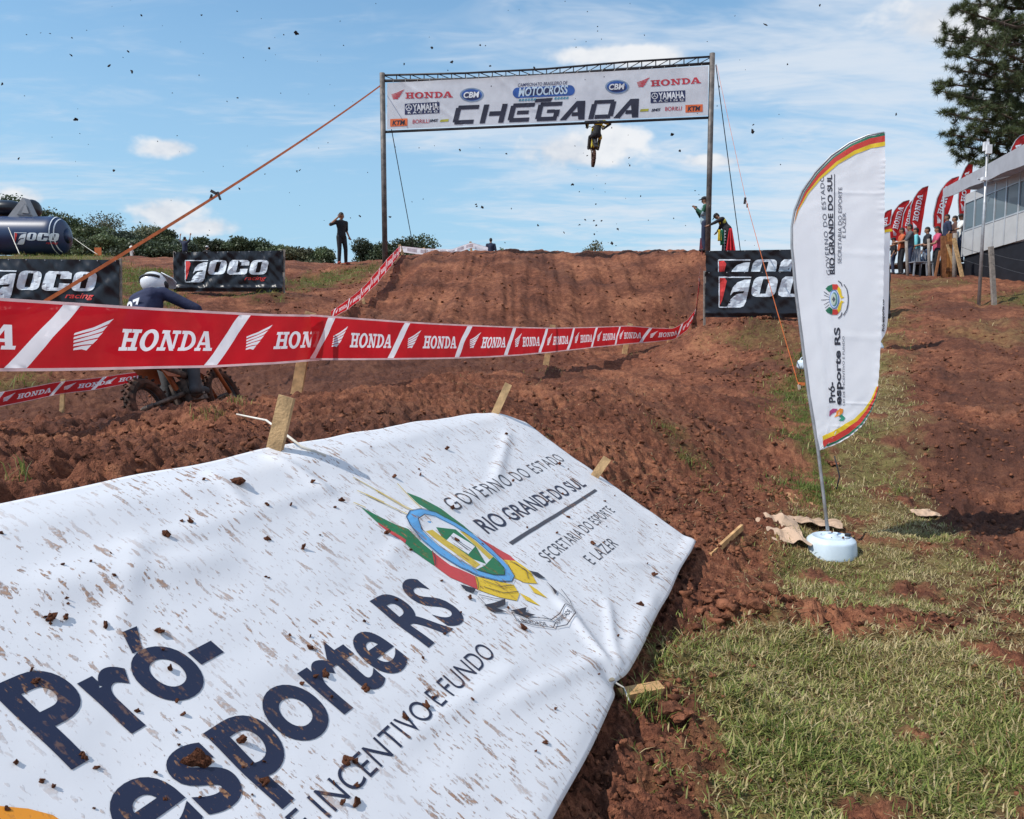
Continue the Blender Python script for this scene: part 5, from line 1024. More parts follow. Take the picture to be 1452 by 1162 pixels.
scrap('crumpled_paper', 'crumpled sheet of brown paper on the soil left of the flag base', 'paper', 1103, 748, .17, .26, .07, paper, 31); scrap('crumpled_paper', 'narrow strip of torn brown paper between the crumpled sheet and the flag base', 'paper', 1158, 748, .20, .07, .05, paper, 37)
scrap('paper_scrap', 'small orange-brown scrap on the grass above the crumpled paper', 'paper', 1130, 702, .10, .16, .035, pm('ochre_paper', (.45, .24, .12), .85, .2, 9, .4, 40), 43); scrap('paper_scrap', 'pale scrap lying on the trampled mud right of the flag', 'paper', 1310, 733, .10, .09, .03, paper, 47)
for px, py, s, lab in ((1180, 660, .06, 'loose earth lump on the grass behind the flag pole'), (1090, 878, .085, 'large dark earth lump at the edge of the grass'), (1062, 862, .05, 'earth lump left of the large dark one at the edge of the grass'), (1020, 880, .05, 'pale earth lump on the bare strip below the loose plank'), (960, 1010, .06, 'round earth lump by the lower edge of the banner')):
    g = ghit(px, py); V, f = clod_shape(3, int(px)); tag(link_mesh('earth_lump', V*s+g+np.array([0, 0, s*.3]), f, clod_mat()), lab, 'earth lump')
# ------------------------------------------------------------------ people
skin_m = {0: pm('skin_light', (.50, .28, .19), .6, .12, 9), 1: pm('skin_tan', (.32, .165, .10), .6, .12, 9), 2: pm('skin_dark', (.16, .08, .05), .6, .12, 9)}
hair_m = pm('dark_hair', (.018, .013, .012), .6, .3, 30, .5, 120)
def cloth_m(n, c): return pm('fabric_'+n, c, .85, .22, 7, .35, 30)
JD = dict(pel=(0, 0, .95), wai=(0, .0, 1.10), che=(0, .01, 1.32), nec=(0, .0, 1.50), hea=(0, .025, 1.635), shL=(-.185, 0, 1.42), shR=(.185, 0, 1.42), elL=(-.25, -.02, 1.14), elR=(.25, -.02, 1.14), wrL=(-.25, .10, .90), wrR=(.25, .10, .90),
          hiL=(-.09, 0, .92), hiR=(.09, 0, .92), knL=(-.10, .03, .50), knR=(.10, .03, .50), anL=(-.11, -.01, .09), anR=(.11, -.01, .09))
def hand_mesh(wr, el, side, curl=.5):
    """palm, four unequal bent fingers and a thumb leaving its side"""
    wr = np.asarray(wr, float); d = wr-np.asarray(el, float); d /= np.linalg.norm(d); up = np.array([0, 1., .2]); a = np.cross(d, up); a /= np.linalg.norm(a)+1e-9; b = np.cross(a, d); m = MB()
    m.cap(wr-d*.01, wr+d*.07, .026, .034, 8)
    for k, (o, ln) in enumerate(((-.03, .062), (-.010, .074), (.010, .070), (.029, .056))):
        p = wr+d*.085+a*o; q = p+d*ln*.5*(1-.3*curl)+b*ln*.5*curl; r_ = q+d*ln*.5*(1-curl)+b*ln*.5*curl*.9; m.cap(p, q, .0095, .0085, 6); m.cap(q, r_, .0085, .007, 6)
    p = wr+d*.03-a*.030*side; q = p-a*.028*side+d*.028+b*.01; m.cap(p, q, .011, .010, 6); m.cap(q, q+d*.028+b*.012, .010, .008, 6); return m
def person(label, M, J=None, shirt=None, sleeve=.55, trousers=None, leg=1., shoes=(.03, .03, .035), skin=1, hair='short', hat=None, group=None, vox=.017, scale=1., gloves=None, boots=None, helmet=None, cat='person', name='person', extra=None, female=False):
    j = dict(JD); j.update(J or {}); j = {k: np.array(v, float) for k, v in j.items()}; M = np.array(M)@np.diag([scale, scale, scale, 1.]); base = M[:3, 3]
    t = thing(name, label, cat, base, group)
    def fin(mb, nm, m, rm=True, v=None, parent=None):
        o = mb.xf(M).make(nm, m, parent or t, True)
        if rm: r_ = o.modifiers.new('skin', 'REMESH'); r_.mode = 'VOXEL'; r_.voxel_size = v or vox; r_.use_smooth_shade = True; s_ = o.modifiers.new('smooth', 'SMOOTH'); s_.factor = .5; s_.iterations = 3
        return o
    hd = j['hea']; up = hd-j['nec']; up /= np.linalg.norm(up)
    fwd = np.array(j.get('look', (0, 1, 0)), float); fwd -= up*fwd.dot(up); fwd /= np.linalg.norm(fwd); rt = np.cross(fwd, up); HR = np.stack([rt, fwd, up], 1)
    b = MB()
    b.ell(j['pel'], (.155, .115, .13)).cap(j['pel'], j['wai'], .125, .12).cap(j['wai'], j['che'], .12, .135).ell(j['che'], (.17, .115, .16)).cap(j['che']+np.array([-.08, 0, .06]), j['che']+np.array([.08, 0, .06]), .10)
    b.cap(j['che'], j['nec'], .08, .06).cap(j['nec'], hd, .055, .055).ell(hd+up*.02, (.074, .092, .105), HR).ell(hd-up*.045+fwd*.025, (.052, .062, .055), HR).cap(hd+fwd*.085-up*.005, hd+fwd*.107-up*.028, .012, .016, 8)
    for s, sg in (('L', -1), ('R', 1)):
        b.cap(j['sh'+s], j['el'+s], .055, .043).cap(j['el'+s], j['wr'+s], .042, .030).cap(j['che']+np.array([sg*.09, 0, .07]), j['sh'+s], .08, .06)
        b.cap(j['hi'+s], j['kn'+s], .088, .058).cap(j['kn'+s], j['an'+s], .056, .042); f_ = np.array(j.get('toe'+s, (sg*.04, .15, -.05)), float); b.cap(j['an'+s]-np.array([0, .03, .04]), j['an'+s]+f_, .042, .034)
        b.ell(hd+rt*sg*.076-up*.005, (.010, .022, .030), HR, 8, 6)
    fin(b, 'body', skin_m[skin])
    if not helmet:
        for sg in (-1, 1): fin(MB().ell(hd+rt*sg*.032+fwd*.088+up*.012, (.011, .007, .008), HR, 8, 5), 'eye', plastic_d, False)
        fin(MB().cap(hd+rt*-.022+fwd*.092-up*.062, hd+rt*.022+fwd*.092-up*.062, .006, None, 6), 'mouth', pm('lips', (.22, .07, .06), .6), False)
    for s, sg in (('L', -1), ('R', 1)): fin(hand_mesh(j['wr'+s], j['el'+s], sg, .8 if gloves else .45), 'glove' if gloves else 'hand', cloth_m(*gloves) if gloves else skin_m[skin], False)
    if trousers:
        m = MB(); m.ell(j['pel'], (.168, .128, .14)).cap(j['pel'], j['wai'], .14, .13)
        for s in 'LR': k = j['kn'+s]; e = k+(j['an'+s]-k)*max(0, min(1, (leg-.5)*2)); m.cap(j['hi'+s], k, .102, .075).cap(k, e, .074, .062)
        fin(m, 'trousers', cloth_m(*trousers))
    if shirt:
        m = MB(); m.cap(j['pel']+np.array([0, 0, .03]), j['wai'], .155, .148).ell(j['pel']+np.array([0, 0, .06]), (.172, .132, .10)).cap(j['wai'], j['che'], .145, .152).ell(j['che'], (.188, .133, .175)).cap(j['che']+np.array([-.09, 0, .07]), j['che']+np.array([.09, 0, .07]), .112).cap(j['che'], j['nec']-(j['nec']-j['che'])*.15, .09, .075)
        for s, sg in (('L', -1), ('R', 1)):
            e = j['sh'+s]+(j['el'+s]-j['sh'+s])*min(1, sleeve*2); m.cap(j['che']+np.array([sg*.09, 0, .07]), j['sh'+s], .092, .074).cap(j['sh'+s], e, .072, .062)
            if sleeve > .5: m.cap(j['el'+s], j['el'+s]+(j['wr'+s]-j['el'+s])*(sleeve-.5)*2*.96, .058, .046)
        fin(m, 'shirt', cloth_m(*shirt))
    for s in 'LR':
        f_ = np.array(j.get('toe'+s, ((-.04 if s == 'L' else .04), .15, -.05)), float); a_ = j['an'+s]
        if boots: fin(MB().cap(a_+(j['kn'+s]-a_)*.78, a_, .078, .066).cap(a_-np.array([0, .04, .03]), a_+f_, .055, .045), 'boot', cloth_m(*boots))
        else: fin(MB().cap(a_-np.array([0, .035, .05]), a_+f_, .05, .042), 'shoe', pm('shoe_%d' % int(shoes[0]*100), shoes, .6), v=.012)
    if helmet is None:
        if hair in ('short', 'long'):
            m = MB().ell(hd+up*.035-fwd*.012, (.083, .098, .098), HR, z0=-.1); m.ell(hd-fwd*.045+up*.0, (.072, .06, .085), HR)
            if hair == 'long': m.cap(hd-fwd*.05, hd-fwd*.085-up*.24, .075, .065)
            fin(m, 'hair', hair_m)
        if hat: c_ = cloth_m(*hat[:2]); fin(MB().ell(hd+up*.045, (.092, .108, .085), HR, z0=0.).prism([(.10*math.cos(R(a)), .10*math.sin(R(a))) for a in range(0, 360, 20)], .012, (hd+up*.05, rt, fwd, up)), 'hat', c_, False); wide = len(hat) > 2; fin(MB().prism([((.15 if wide else .075)*math.cos(R(a)), (.0 if wide else .10)+(.15 if wide else .085)*math.sin(R(a))) for a in range(0, 360, 15)], .012, (hd+up*.047, rt, fwd, up+fwd*.0)), 'hat_brim', c_, False)
    return t, j, M, HR, fin
def pmat(px, py, Y, face, z=None):
    """standing place: pixel of the feet and distance; face in degrees, 0 = away from the camera, 90 = to the right"""
    p = at(px, py, Y)
    if z is not None: p[2] = z
    return Matrix.Translation(Vector(p))@Matrix.Rotation(-R(face), 4, 'Z')
blk = ('black', (.018, .018, .022)); navy_c = ('navy', (.022, .030, .065)); grey_c = ('grey', (.085, .085, .095)); dgreen = ('green', (.015, .075, .045)); jeans = ('jeans', (.16, .25, .38)); dj = ('dark_jeans', (.035, .045, .085))
p0 = at(485, 377, 27.); z0 = gz(p0[0], p0[1])
person('man in black with a hand raised to his ear standing left of the gantry post', pmat(485, 377, 27., 140, z0), dict(elR=(.44, .03, 1.30), wrR=(.16, .08, 1.57), elL=(-.25, -.10, 1.16), wrL=(-.32, -.06, .97), look=(-.5, .85, 0), knL=(-.12, .06, .50), anL=(-.16, -.02, .09), anR=(.12, .02, .09)), blk, .45, blk, skin=1, shoes=(.30, .05, .03))
p1 = at(696, 372, 40.); person('distant person in dark top seen from behind over the crest of the jump', pmat(696, 376, 40., 0, at(696, 338, 40.)[2]-1.75), None, navy_c, .9, blk, skin=1, vox=.025)
def official():
    p = at(998.5, 357, 24.9); z = gz(p[0], p[1]); h = (at(1000, 277, 24.9)[2]-z)/1.80
    t, j, M, HR, fin = person('official in green and grey shirt and dark cap leaning by the right gantry post', pmat(998.5, 357, 24.9, -80, z), dict(elL=(-.20, .10, 1.18), wrL=(-.10, .30, 1.38), elR=(.20, .12, 1.15), wrR=(.08, .28, 1.36)), ('grey_shirt', (.30, .40, .45)), .5, navy_c, hat=blk, skin=1, scale=h)
    m = MB()
    for s, sg in (('L', -1), ('R', 1)): m.cap(j['che']+np.array([sg*.09, 0, .08]), j['sh'+s], .10, .080).cap(j['sh'+s], j['el'+s], .078, .060).cap(j['el'+s], j['el'+s]+(j['wr'+s]-j['el'+s])*.8, .058, .048)
    fin(m, 'sleeves', cloth_m(*dgreen)); fin(MB().ell((0, .30, 1.42), (.05, .06, .05), nu=10, nv=6), 'radio', plastic_d, False)
official()
def marshal():
    p = at(1031, 362, 24.3); z = gz(p[0], p[1]); h = (at(1031, 300, 24.3)[2]-z)/1.62
    t, j, M, HR, fin = person('marshal in black and yellow vest bending right of the gantry post', pmat(1031, 362, 24.3, -70, z), dict(wai=(0, .10, 1.08), che=(0, .20, 1.25), nec=(0, .30, 1.38), hea=(0, .40, 1.46), look=(0, .8, -.5), shL=(-.185, .22, 1.33), shR=(.185, .22, 1.33), elL=(-.25, .45, 1.20), wrL=(-.22, .66, 1.12), elR=(.25, .30, 1.06), wrR=(.2, .40, .92)), blk, .9, blk, hat=blk, skin=1, scale=h)
    fin(MB().ell((-.10, .20, 1.26), (.08, .155, .13)).ell((.12, .20, 1.26), (.07, .155, .13)), 'vest_panel', cloth_m('yellow', (.60, .52, .08)))
    def cloth_fall(label, px0, px1, yt, yb, Y, m, fl):
        A = [at(px0+(px1-px0)*.5-2+fl*0, yt, Y), at(px0+(px1-px0)*.5+2, yt, Y)]; B = [at(px0, yb, Y), at(px1, yb, Y)]; sf = ribbon(A, B, lambda S, T: .05*T*np.sin(S*15)); o = sf.sheet('signal_flag', m, None, 18, 12, origin=(A[0]+A[1])/2); tag(o, label, 'flag')
        md = o.modifiers.new('t', 'SOLIDIFY'); md.thickness = .006; return sf
    cloth_fall('red signal flag hanging from the marshal\'s hands', 1029, 1043, 324, 357, 23.9, cloth_m('signal_red', (.55, .02, .03)), 0)
    sf = cloth_fall('black and white chequered flag hanging beside the red one', 1023, 1032, 322, 357, 23.95, cloth_m('signal_black', (.02, .02, .024)), 0)
    cloth_fall('green signal flag bunched under the marshal\'s arm', 1021, 1026, 326, 348, 23.92, cloth_m('signal_green', (.01, .13, .07)), 0); cloth_fall('yellow signal flag between gantry post and marshal', 1017.5, 1023, 326, 342, 23.93, cloth_m('signal_yellow', (.70, .50, .03)), 0)
    for k in range(7):
        q = sf.pos(np.array([.35, .75, .35]), np.array([.12+k*.12, .18+k*.12, .24+k*.12]))+np.array([0, -.05, 0]); MB().add([q[0], q[1], q[2], q[0]+np.array([.004, .01, 0]), q[1]+np.array([.004, .01, 0]), q[2]+np.array([.004, .01, 0])], [(0, 1, 2), (5, 4, 3), (0, 3, 4, 1), (1, 4, 5, 2), (2, 5, 3, 0)]).make('check', cloth_m('signal_white', (.75, .75, .75)), bpy.data.objects['signal_flag.001'])
marshal()
person('far spectator in dark clothes with both arms raised above the middle black banner', pmat(263, 376, 45., 20, at(263, 336, 45.)[2]-1.75), dict(elL=(-.36, .02, 1.56), wrL=(-.34, .05, 1.82), elR=(.36, .02, 1.56), wrR=(.38, .05, 1.82)), navy_c, .5, blk, vox=.03)
person('far figure in white clothes walking on the grass beyond the rider', pmat(187, 372.5, 70., 40, far_z(np.array([at(187, 372, 70.)[0]]), np.array([70.]))[0]), dict(anL=(-.1, .15, .09), anR=(.1, -.2, .09)), ('white_shirt', (.7, .7, .68)), .9, ('white_trousers', (.62, .62, .60)), vox=.03)
person('far person in a white cap peeping over the middle black banner', pmat(294, 376, 46., 0, at(294, 349, 46.)[2]-1.75), None, blk, .9, blk, hat=('white_cap', (.75, .75, .75)), vox=.03)
# spectators by the fence
def spect(label, px, py, Y, face, h_px, z=None, **k):
    p = at(px, py, Y); z = gz(p[0], p[1]) if z is None else z; top = at(px, h_px, Y)[2]; return person(label, pmat(px, py, Y, face, z), k.pop('J', None), scale=(top-z)/1.76, group='spectators by the fence', vox=.022, **k)
spect('spectator in dark clothes and cap leftmost of the fence group', 1266, 389, 27.2, -70, 337, shirt=blk, sleeve=.5, trousers=dj, hat=blk, J=dict(elR=(.2, .16, 1.2), wrR=(.1, .36, 1.25)))
spect('spectator in orange shirt at the fence', 1277, 389, 26.8, -80, 323, shirt=('orange', (.50, .11, .04)), sleeve=.45, trousers=blk, J=dict(elL=(-.24, .16, 1.16), wrL=(-.14, .42, 1.08)))
spect('spectator in grey shirt leaning on the left fence post', 1288, 389, 26.4, -75, 318, shirt=grey_c, sleeve=.45, trousers=dj, J=dict(elL=(-.26, .20, 1.15), wrL=(-.12, .46, 1.12), elR=(.26, .18, 1.15), wrR=(.12, .44, 1.12)))
spect('spectator in turquoise shirt behind the one in grey', 1297, 389, 27.6, -60, 323, shirt=('turquoise', (.16, .50, .54)), sleeve=.5, trousers=dj)
spect('spectator in dark top and light jeans bending by the second fence post', 1313, 389, 27.0, -80, 322, shirt=blk, sleeve=.5, trousers=jeans, J=dict(knL=(-.1, .22, .52), anL=(-.12, .30, .09), wrL=(-.1, .4, 1.1), elL=(-.22, .15, 1.15)), shoes=(.6, .6, .6))
spect('woman with long black hair in pink top and black trousers at the fence', 1327, 389, 26.6, -80, 321, shirt=('pink', (.50, .07, .14)), sleeve=.3, trousers=blk, hair='long', J=dict(elL=(-.24, .16, 1.14), wrL=(-.12, .42, 1.10), elR=(.24, .1, 1.12), wrR=(.14, .38, 1.1)))
DZ = at(1341, 372, 27.2)[2]
spect('man in navy shirt standing on the raised deck behind the wooden gate', 1341, 372, 27.2, -80, 304, z=DZ, shirt=navy_c, sleeve=.5, trousers=dj)
spect('dark-haired man between the navy shirt and the hat on the deck', 1352, 372, 28.2, -70, 306, z=DZ, shirt=('brown', (.10, .05, .04)), sleeve=.5, trousers=blk)
spect('man in white and red shirt and dark hat on the deck by the cabin', 1361, 372, 27.4, -85, 303, z=DZ, shirt=('white_shirt', (.66, .64, .64)), sleeve=.45, trousers=dj, hat=('hat', (.03, .03, .035), 1), J=dict(elL=(-.24, .2, 1.2), wrL=(-.2, .45, 1.12)))
# ------------------------------------------------------------------ fence, gate, chairs
for i, (a, b, Y, wp, m, lab) in enumerate((((1285, 342), (1288, 391), 25.6, 4, oldwood, 'grey round fence post in front of the spectator in grey'), ((1316.5, 339), (1319, 391), 25.6, 4, oldwood, 'grey round fence post left of the woman in pink'), ((1354.5, 331), (1353.5, 398), 25.2, 6, oldwood, 'grey gate post right of the wooden gate'))):
    p, q = at(*a, Y), at(*b, Y); q[2] = gz(q[0], q[1])-.3; tag(MB().tube([q, p], [wp*Y/F/2*1.05, wp*Y/F/2], 9).make('fence_post', m, None, True), lab, 'post')
def gate():
    Y = 25.8; g = at(1342, 395, Y); g[2] = gz(g[0], g[1]); t = thing('wooden_gate', 'brown wooden board gate below the people on the deck', 'gate', g)
    for px, w_, top in ((1336, 4, 335), (1340, 4, 334.5), (1344, 3.6, 332), (1348, 3.6, 331.5)):
        a = at(px, top, Y); b = at(px, 394, Y); MB().bar(a, b, w_*Y/F*.93, .03).make('board', redwood if px < 1342 else pm('orange_board', (.42, .17, .05), .8, .3, 10, .5, 60), t)
    for py in (345, 383): MB().bar(at(1341, py, Y-.04), at(1351, py, Y-.04), 4.5*Y/F, .03, (0, 0, 1)).make('rail', redwood, t)
gate()
tag(MB().bar(at(1352.5, 338, 25.1), at(1366, 401, 24.9), .11, .05).make('plank', wood), 'pale plank leaning against the gate post', 'plank'); tag(MB().bar(at(1333, 356, 25.6), at(1326, 393, 25.5), .07, .04).make('plank', redwood), 'thin dark plank leaning left of the wooden gate', 'plank'); tag(MB().bar(at(1343, 347, 25.5), at(1352, 375, 25.4), .07, .04).make('plank', wood), 'short pale plank slanting across the wooden gate', 'plank')
def chair(px, Y, lab):
    g = at(px, 389, Y); g[2] = gz(g[0], g[1]); t = thing('plastic_chair', lab, 'chair', g, 'white chairs among the spectators'); wm = pm('chair_white', (.26, .27, .3), .5)
    MB().box(g+np.array([0, 0, .43]), (.44, .44, .03)).make('seat', wm, t)
    for dx in (-.19, .19):
        for dy in (-.19, .19): MB().bar(g+np.array([dx, dy, .43]), g+np.array([dx*1.2, dy*1.2, -.03]), .04, .04).make('leg', wm, t)
    for k in range(5): MB().bar(g+np.array([-.17+.085*k, .20, .44]), g+np.array([-.17+.085*k, .27, .88]), .04, .015).make('back_slat', wm, t)
    MB().bar(g+np.array([-.22, .27, .89]), g+np.array([.22, .27, .89]), .05, .03, (0, 0, 1)).make('top_rail', wm, t)
chair(1300, 26.1, 'white plastic chair between the two grey fence posts'); chair(1309, 26.6, 'white plastic chair behind the bending spectator')
# ------------------------------------------------------------------ tent cabin
def cabin():
    wp = pm('cabin_panel', (.46, .46, .46), .45, .08, 3); al = pm('cabin_frame', (.55, .56, .58), .35, .1, 6, metal=.4); roofm = pm('tent_fabric', (.52, .53, .57), .6, .08, 3, .2, 6, transl=.2); skirt = pm('black_skirt', (.012, .013, .018), .6, .3, 3, .3, 8); gl = bpy.data.materials.new('cabin_glass'); gl.use_nodes = True; b = gl.node_tree.nodes['Principled BSDF']
    tcn = N('ShaderNodeTexCoord', gl.node_tree); nn = N('ShaderNodeTexNoise', gl.node_tree); L(tcn.outputs['Object'], nn.inputs[0], gl.node_tree); nn.inputs['Scale'].default_value = .7; L(mrange(nn.outputs[0], .3, .7, .04, .12, tree=gl.node_tree), b.inputs['Roughness'], gl.node_tree); b.inputs['Base Color'].default_value = (.20, .25, .28, 1); b.inputs['Transmission Weight'].default_value = .4; b.inputs['IOR'].default_value = 1.45
    X = at(1366, 364, 26.)[0]; zb0, zs0, zh0, zt0 = (at(1366, y, 26.)[2] for y in (364, 328, 288, 281)); k = .06      # floor rises a little towards the camera
    def zz(z, Y): return z+(26-Y)*k
    t = thing('tent_cabin', 'raised white cabin with glazed front under a tent roof at the right edge', 'cabin', (X+2, 24, gz(X+1, 24)))
    ed = [26.05, 25.5, 24.95, 24.45, 23.9, 23.3, 22.7, 22.1, 21.5, 20.9]
    for i, (y0, y1) in enumerate(zip(ed[:-1], ed[1:])):
        ym = (y0+y1)/2; ln = y0-y1-.05
        def slab(nm, za, zb, th, m, dx=0.): V = [(X+dx, y0-.025, zz(za, y0)), (X+dx, y1+.025, zz(za, y1)), (X+dx, y1+.025, zz(zb, y1)), (X+dx, y0-.025, zz(zb, y0))]; V = np.array(V); MB().add(np.concatenate([V, V+np.array([th, 0, 0])]), [(0, 1, 2, 3), (7, 6, 5, 4), (0, 4, 5, 1), (1, 5, 6, 2), (2, 6, 7, 3), (3, 7, 4, 0)]).make(nm, m, t)
        slab('panel', zb0, zs0-.02, .04, wp); slab('pane', zs0+.03, zh0-.02, .012, gl, .015); slab('header', zh0+.01, zt0+.12, .04, wp)
        slab('sill', zs0-.018, zs0+.028, .06, al, -.012); slab('head_rail', zh0-.018, zh0+.008, .06, al, -.012)
    for y in ed: MB().box((X+.015, y, (zz(zb0, y)+zz(zt0, y))/2+.05), (.065, .046, zz(zt0, y)-zz(zb0, y)+.1)).make('mullion', al, t)
    # end wall, floor, inside back wall
    MB().box((X+2.2, 26.12, (zb0+zs0)/2), (4.4, .05, zs0-zb0)).make('end_panel', wp, t); MB().box((X+2.2, 26.12, (zs0+zh0)/2+.02), (4.3, .012, zh0-zs0-.06)).make('end_pane', gl, t)
    MB().box((X+2.2, 23.4, zb0+.02+.15), (4.3, 5.4, .06)).make('floor', wp, t); MB().box((X+4.4, 23.4, (zb0+zt0)/2+.2), (.06, 5.4, zt0-zb0)).make('back_wall', pm('cabin_inside', (.22, .23, .25), .7), t); MB().box((X+.5, 24.15, zs0+.3), (.3, .25, .9)).make('cupboard', plastic_d, t)
    gzl = min(gz(X, 26), gz(X+1, 22))-.3; V = np.array([(X+.06, 26.05, gzl), (X+.06, 20.5, gzl), (X+.06, 20.5, zz(zb0, 20.5)), (X+.06, 26.05, zb0)]); MB().add(np.concatenate([V, V+np.array([.03, 0, 0])]), [(0, 1, 2, 3), (7, 6, 5, 4), (0, 4, 5, 1), (1, 5, 6, 2), (2, 6, 7, 3), (3, 7, 4, 0)]).make('skirt', skirt, t)
    MB().box((X+2.2, 26.09, (gzl+zb0)/2), (4.2, .03, zb0-gzl)).make('skirt_end', skirt, t)
    # deck in front of the far end
    dk = thing('deck', 'raised plank deck with black skirt beside the cabin where three men stand', 'deck', (X-.3, 27.6, gz(X, 27.6)))
    for i in range(8): MB().box((X-1.4+.22*i+.0, 28.1, DZ-.03), (.21, 2.6, .05)).make('plank', oldwood, dk)
    MB().box((X-.35, 26.84, (DZ+gz(X, 26.8))/2-.15), (2.3, .03, DZ-gz(X, 26.8)+.15)).make('skirt', skirt, dk)
    # tent roof: fascia along the eave, sloping sheet, posts
    a0, a1 = at(1337, 268, 28.4), at(1337, 281, 28.4); b0, b1 = at(1475, 192, 20.6), at(1475, 222, 20.6); n = 16; s = np.linspace(0, 1, n)[:, None]
    A = a0+(b0-a0)*s; B = a1+(b1-a1)*s; B[:, 2] -= .05*np.abs(np.sin(s[:, 0]*9)); th = np.array([.03, .01, 0]); V = np.concatenate([A, B, A+th, B+th]); f = []
    for i in range(n-1): f += [(i, n+i, n+i+1, i+1), (2*n+i, 2*n+i+1, 3*n+i+1, 3*n+i), (n+i, 3*n+i, 3*n+i+1, n+i+1), (i, i+1, 2*n+i+1, 2*n+i)]
    link_mesh('fascia', V, f, roofm, t)
    C = A+np.array([5.2, .6, 1.1]); V = np.concatenate([A+np.array([.015, 0, -.01]), C, A+np.array([.015, 0, -.04]), C-np.array([0, 0, .03])]); f = []
    for i in range(n-1): f += [(i, i+1, n+i+1, n+i), (2*n+i, 3*n+i, 3*n+i+1, 2*n+i+1)]
    link_mesh('roof_sheet', V, f, roofm, t); far = [A[0]+np.array([.02, .02, 0]), A[0]+np.array([5.2, .6, 0]), C[0]]; MB().add(far+[p+np.array([0, .03, 0]) for p in far], [(0, 1, 2), (5, 4, 3), (0, 3, 4, 1), (1, 4, 5, 2), (2, 5, 3, 0)]).make('gable', roofm, t)
    p = at(1338.5, 280, 28.3); MB().tube([p, (p[0], p[1], gz(p[0], p[1]))], .035, 8).make('roof_post', al, t); 
    for y, zc in ((24.6, 251), (21.4, 225)): MB().tube([(X-.5, y, zz(zt0, y)+.25), (X+.02, y, zz(zt0, y)+.2)], .03, 8).make('roof_strut', al, t)
cabin()
pt = at(1401, 197, 20.); g = at(1413, 413, 19.6); g[2] = gz(g[0], g[1]); t = thing('antenna_pole', 'thin grey pole with two white antenna boxes in front of the cabin', 'pole', (pt[0], 20, gz(pt[0], 20))); MB().tube([(pt[0], 20, gz(pt[0], 20)-.2), (pt[0], 20, pt[2])], [.045, .03], 8).make('pole', gal, t, True); MB().box(at(1398, 208, 19.95), (.12, .08, .22)).make('antenna_box', pm('antenna_white', (.75, .76, .78), .5), t); MB().box(at(1402, 212, 19.9), (.13, .08, .22)).make('antenna_box', MATS['antenna_white'], t); MB().box(at(1395, 254, 19.95), (.10, .12, .09)).make('camera_box', MATS['antenna_white'], t)
tag(MB().bar(at(1405, 350, 19.7), g-np.array([0, 0, .3]), .10, .08).make('fence_post', oldwood), 'leaning grey fence post at the foot of the antenna pole', 'post')
for k, (a, b) in enumerate((((1358, 365), (1407, 380)), ((1362, 350), (1406, 362)), ((1407, 360), (1470, 372)), ((1408, 375), (1470, 392)))): rope('fence_wire', ('upper' if k in (1, 2) else 'lower')+' thin fence wire running '+('left' if k < 2 else 'right')+' from the leaning grey post', 'wire', sag(at(*a, 25.0 if k < 2 else 19.65), at(*b, 19.65 if k < 2 else 16.), .03), .006, dsteel)
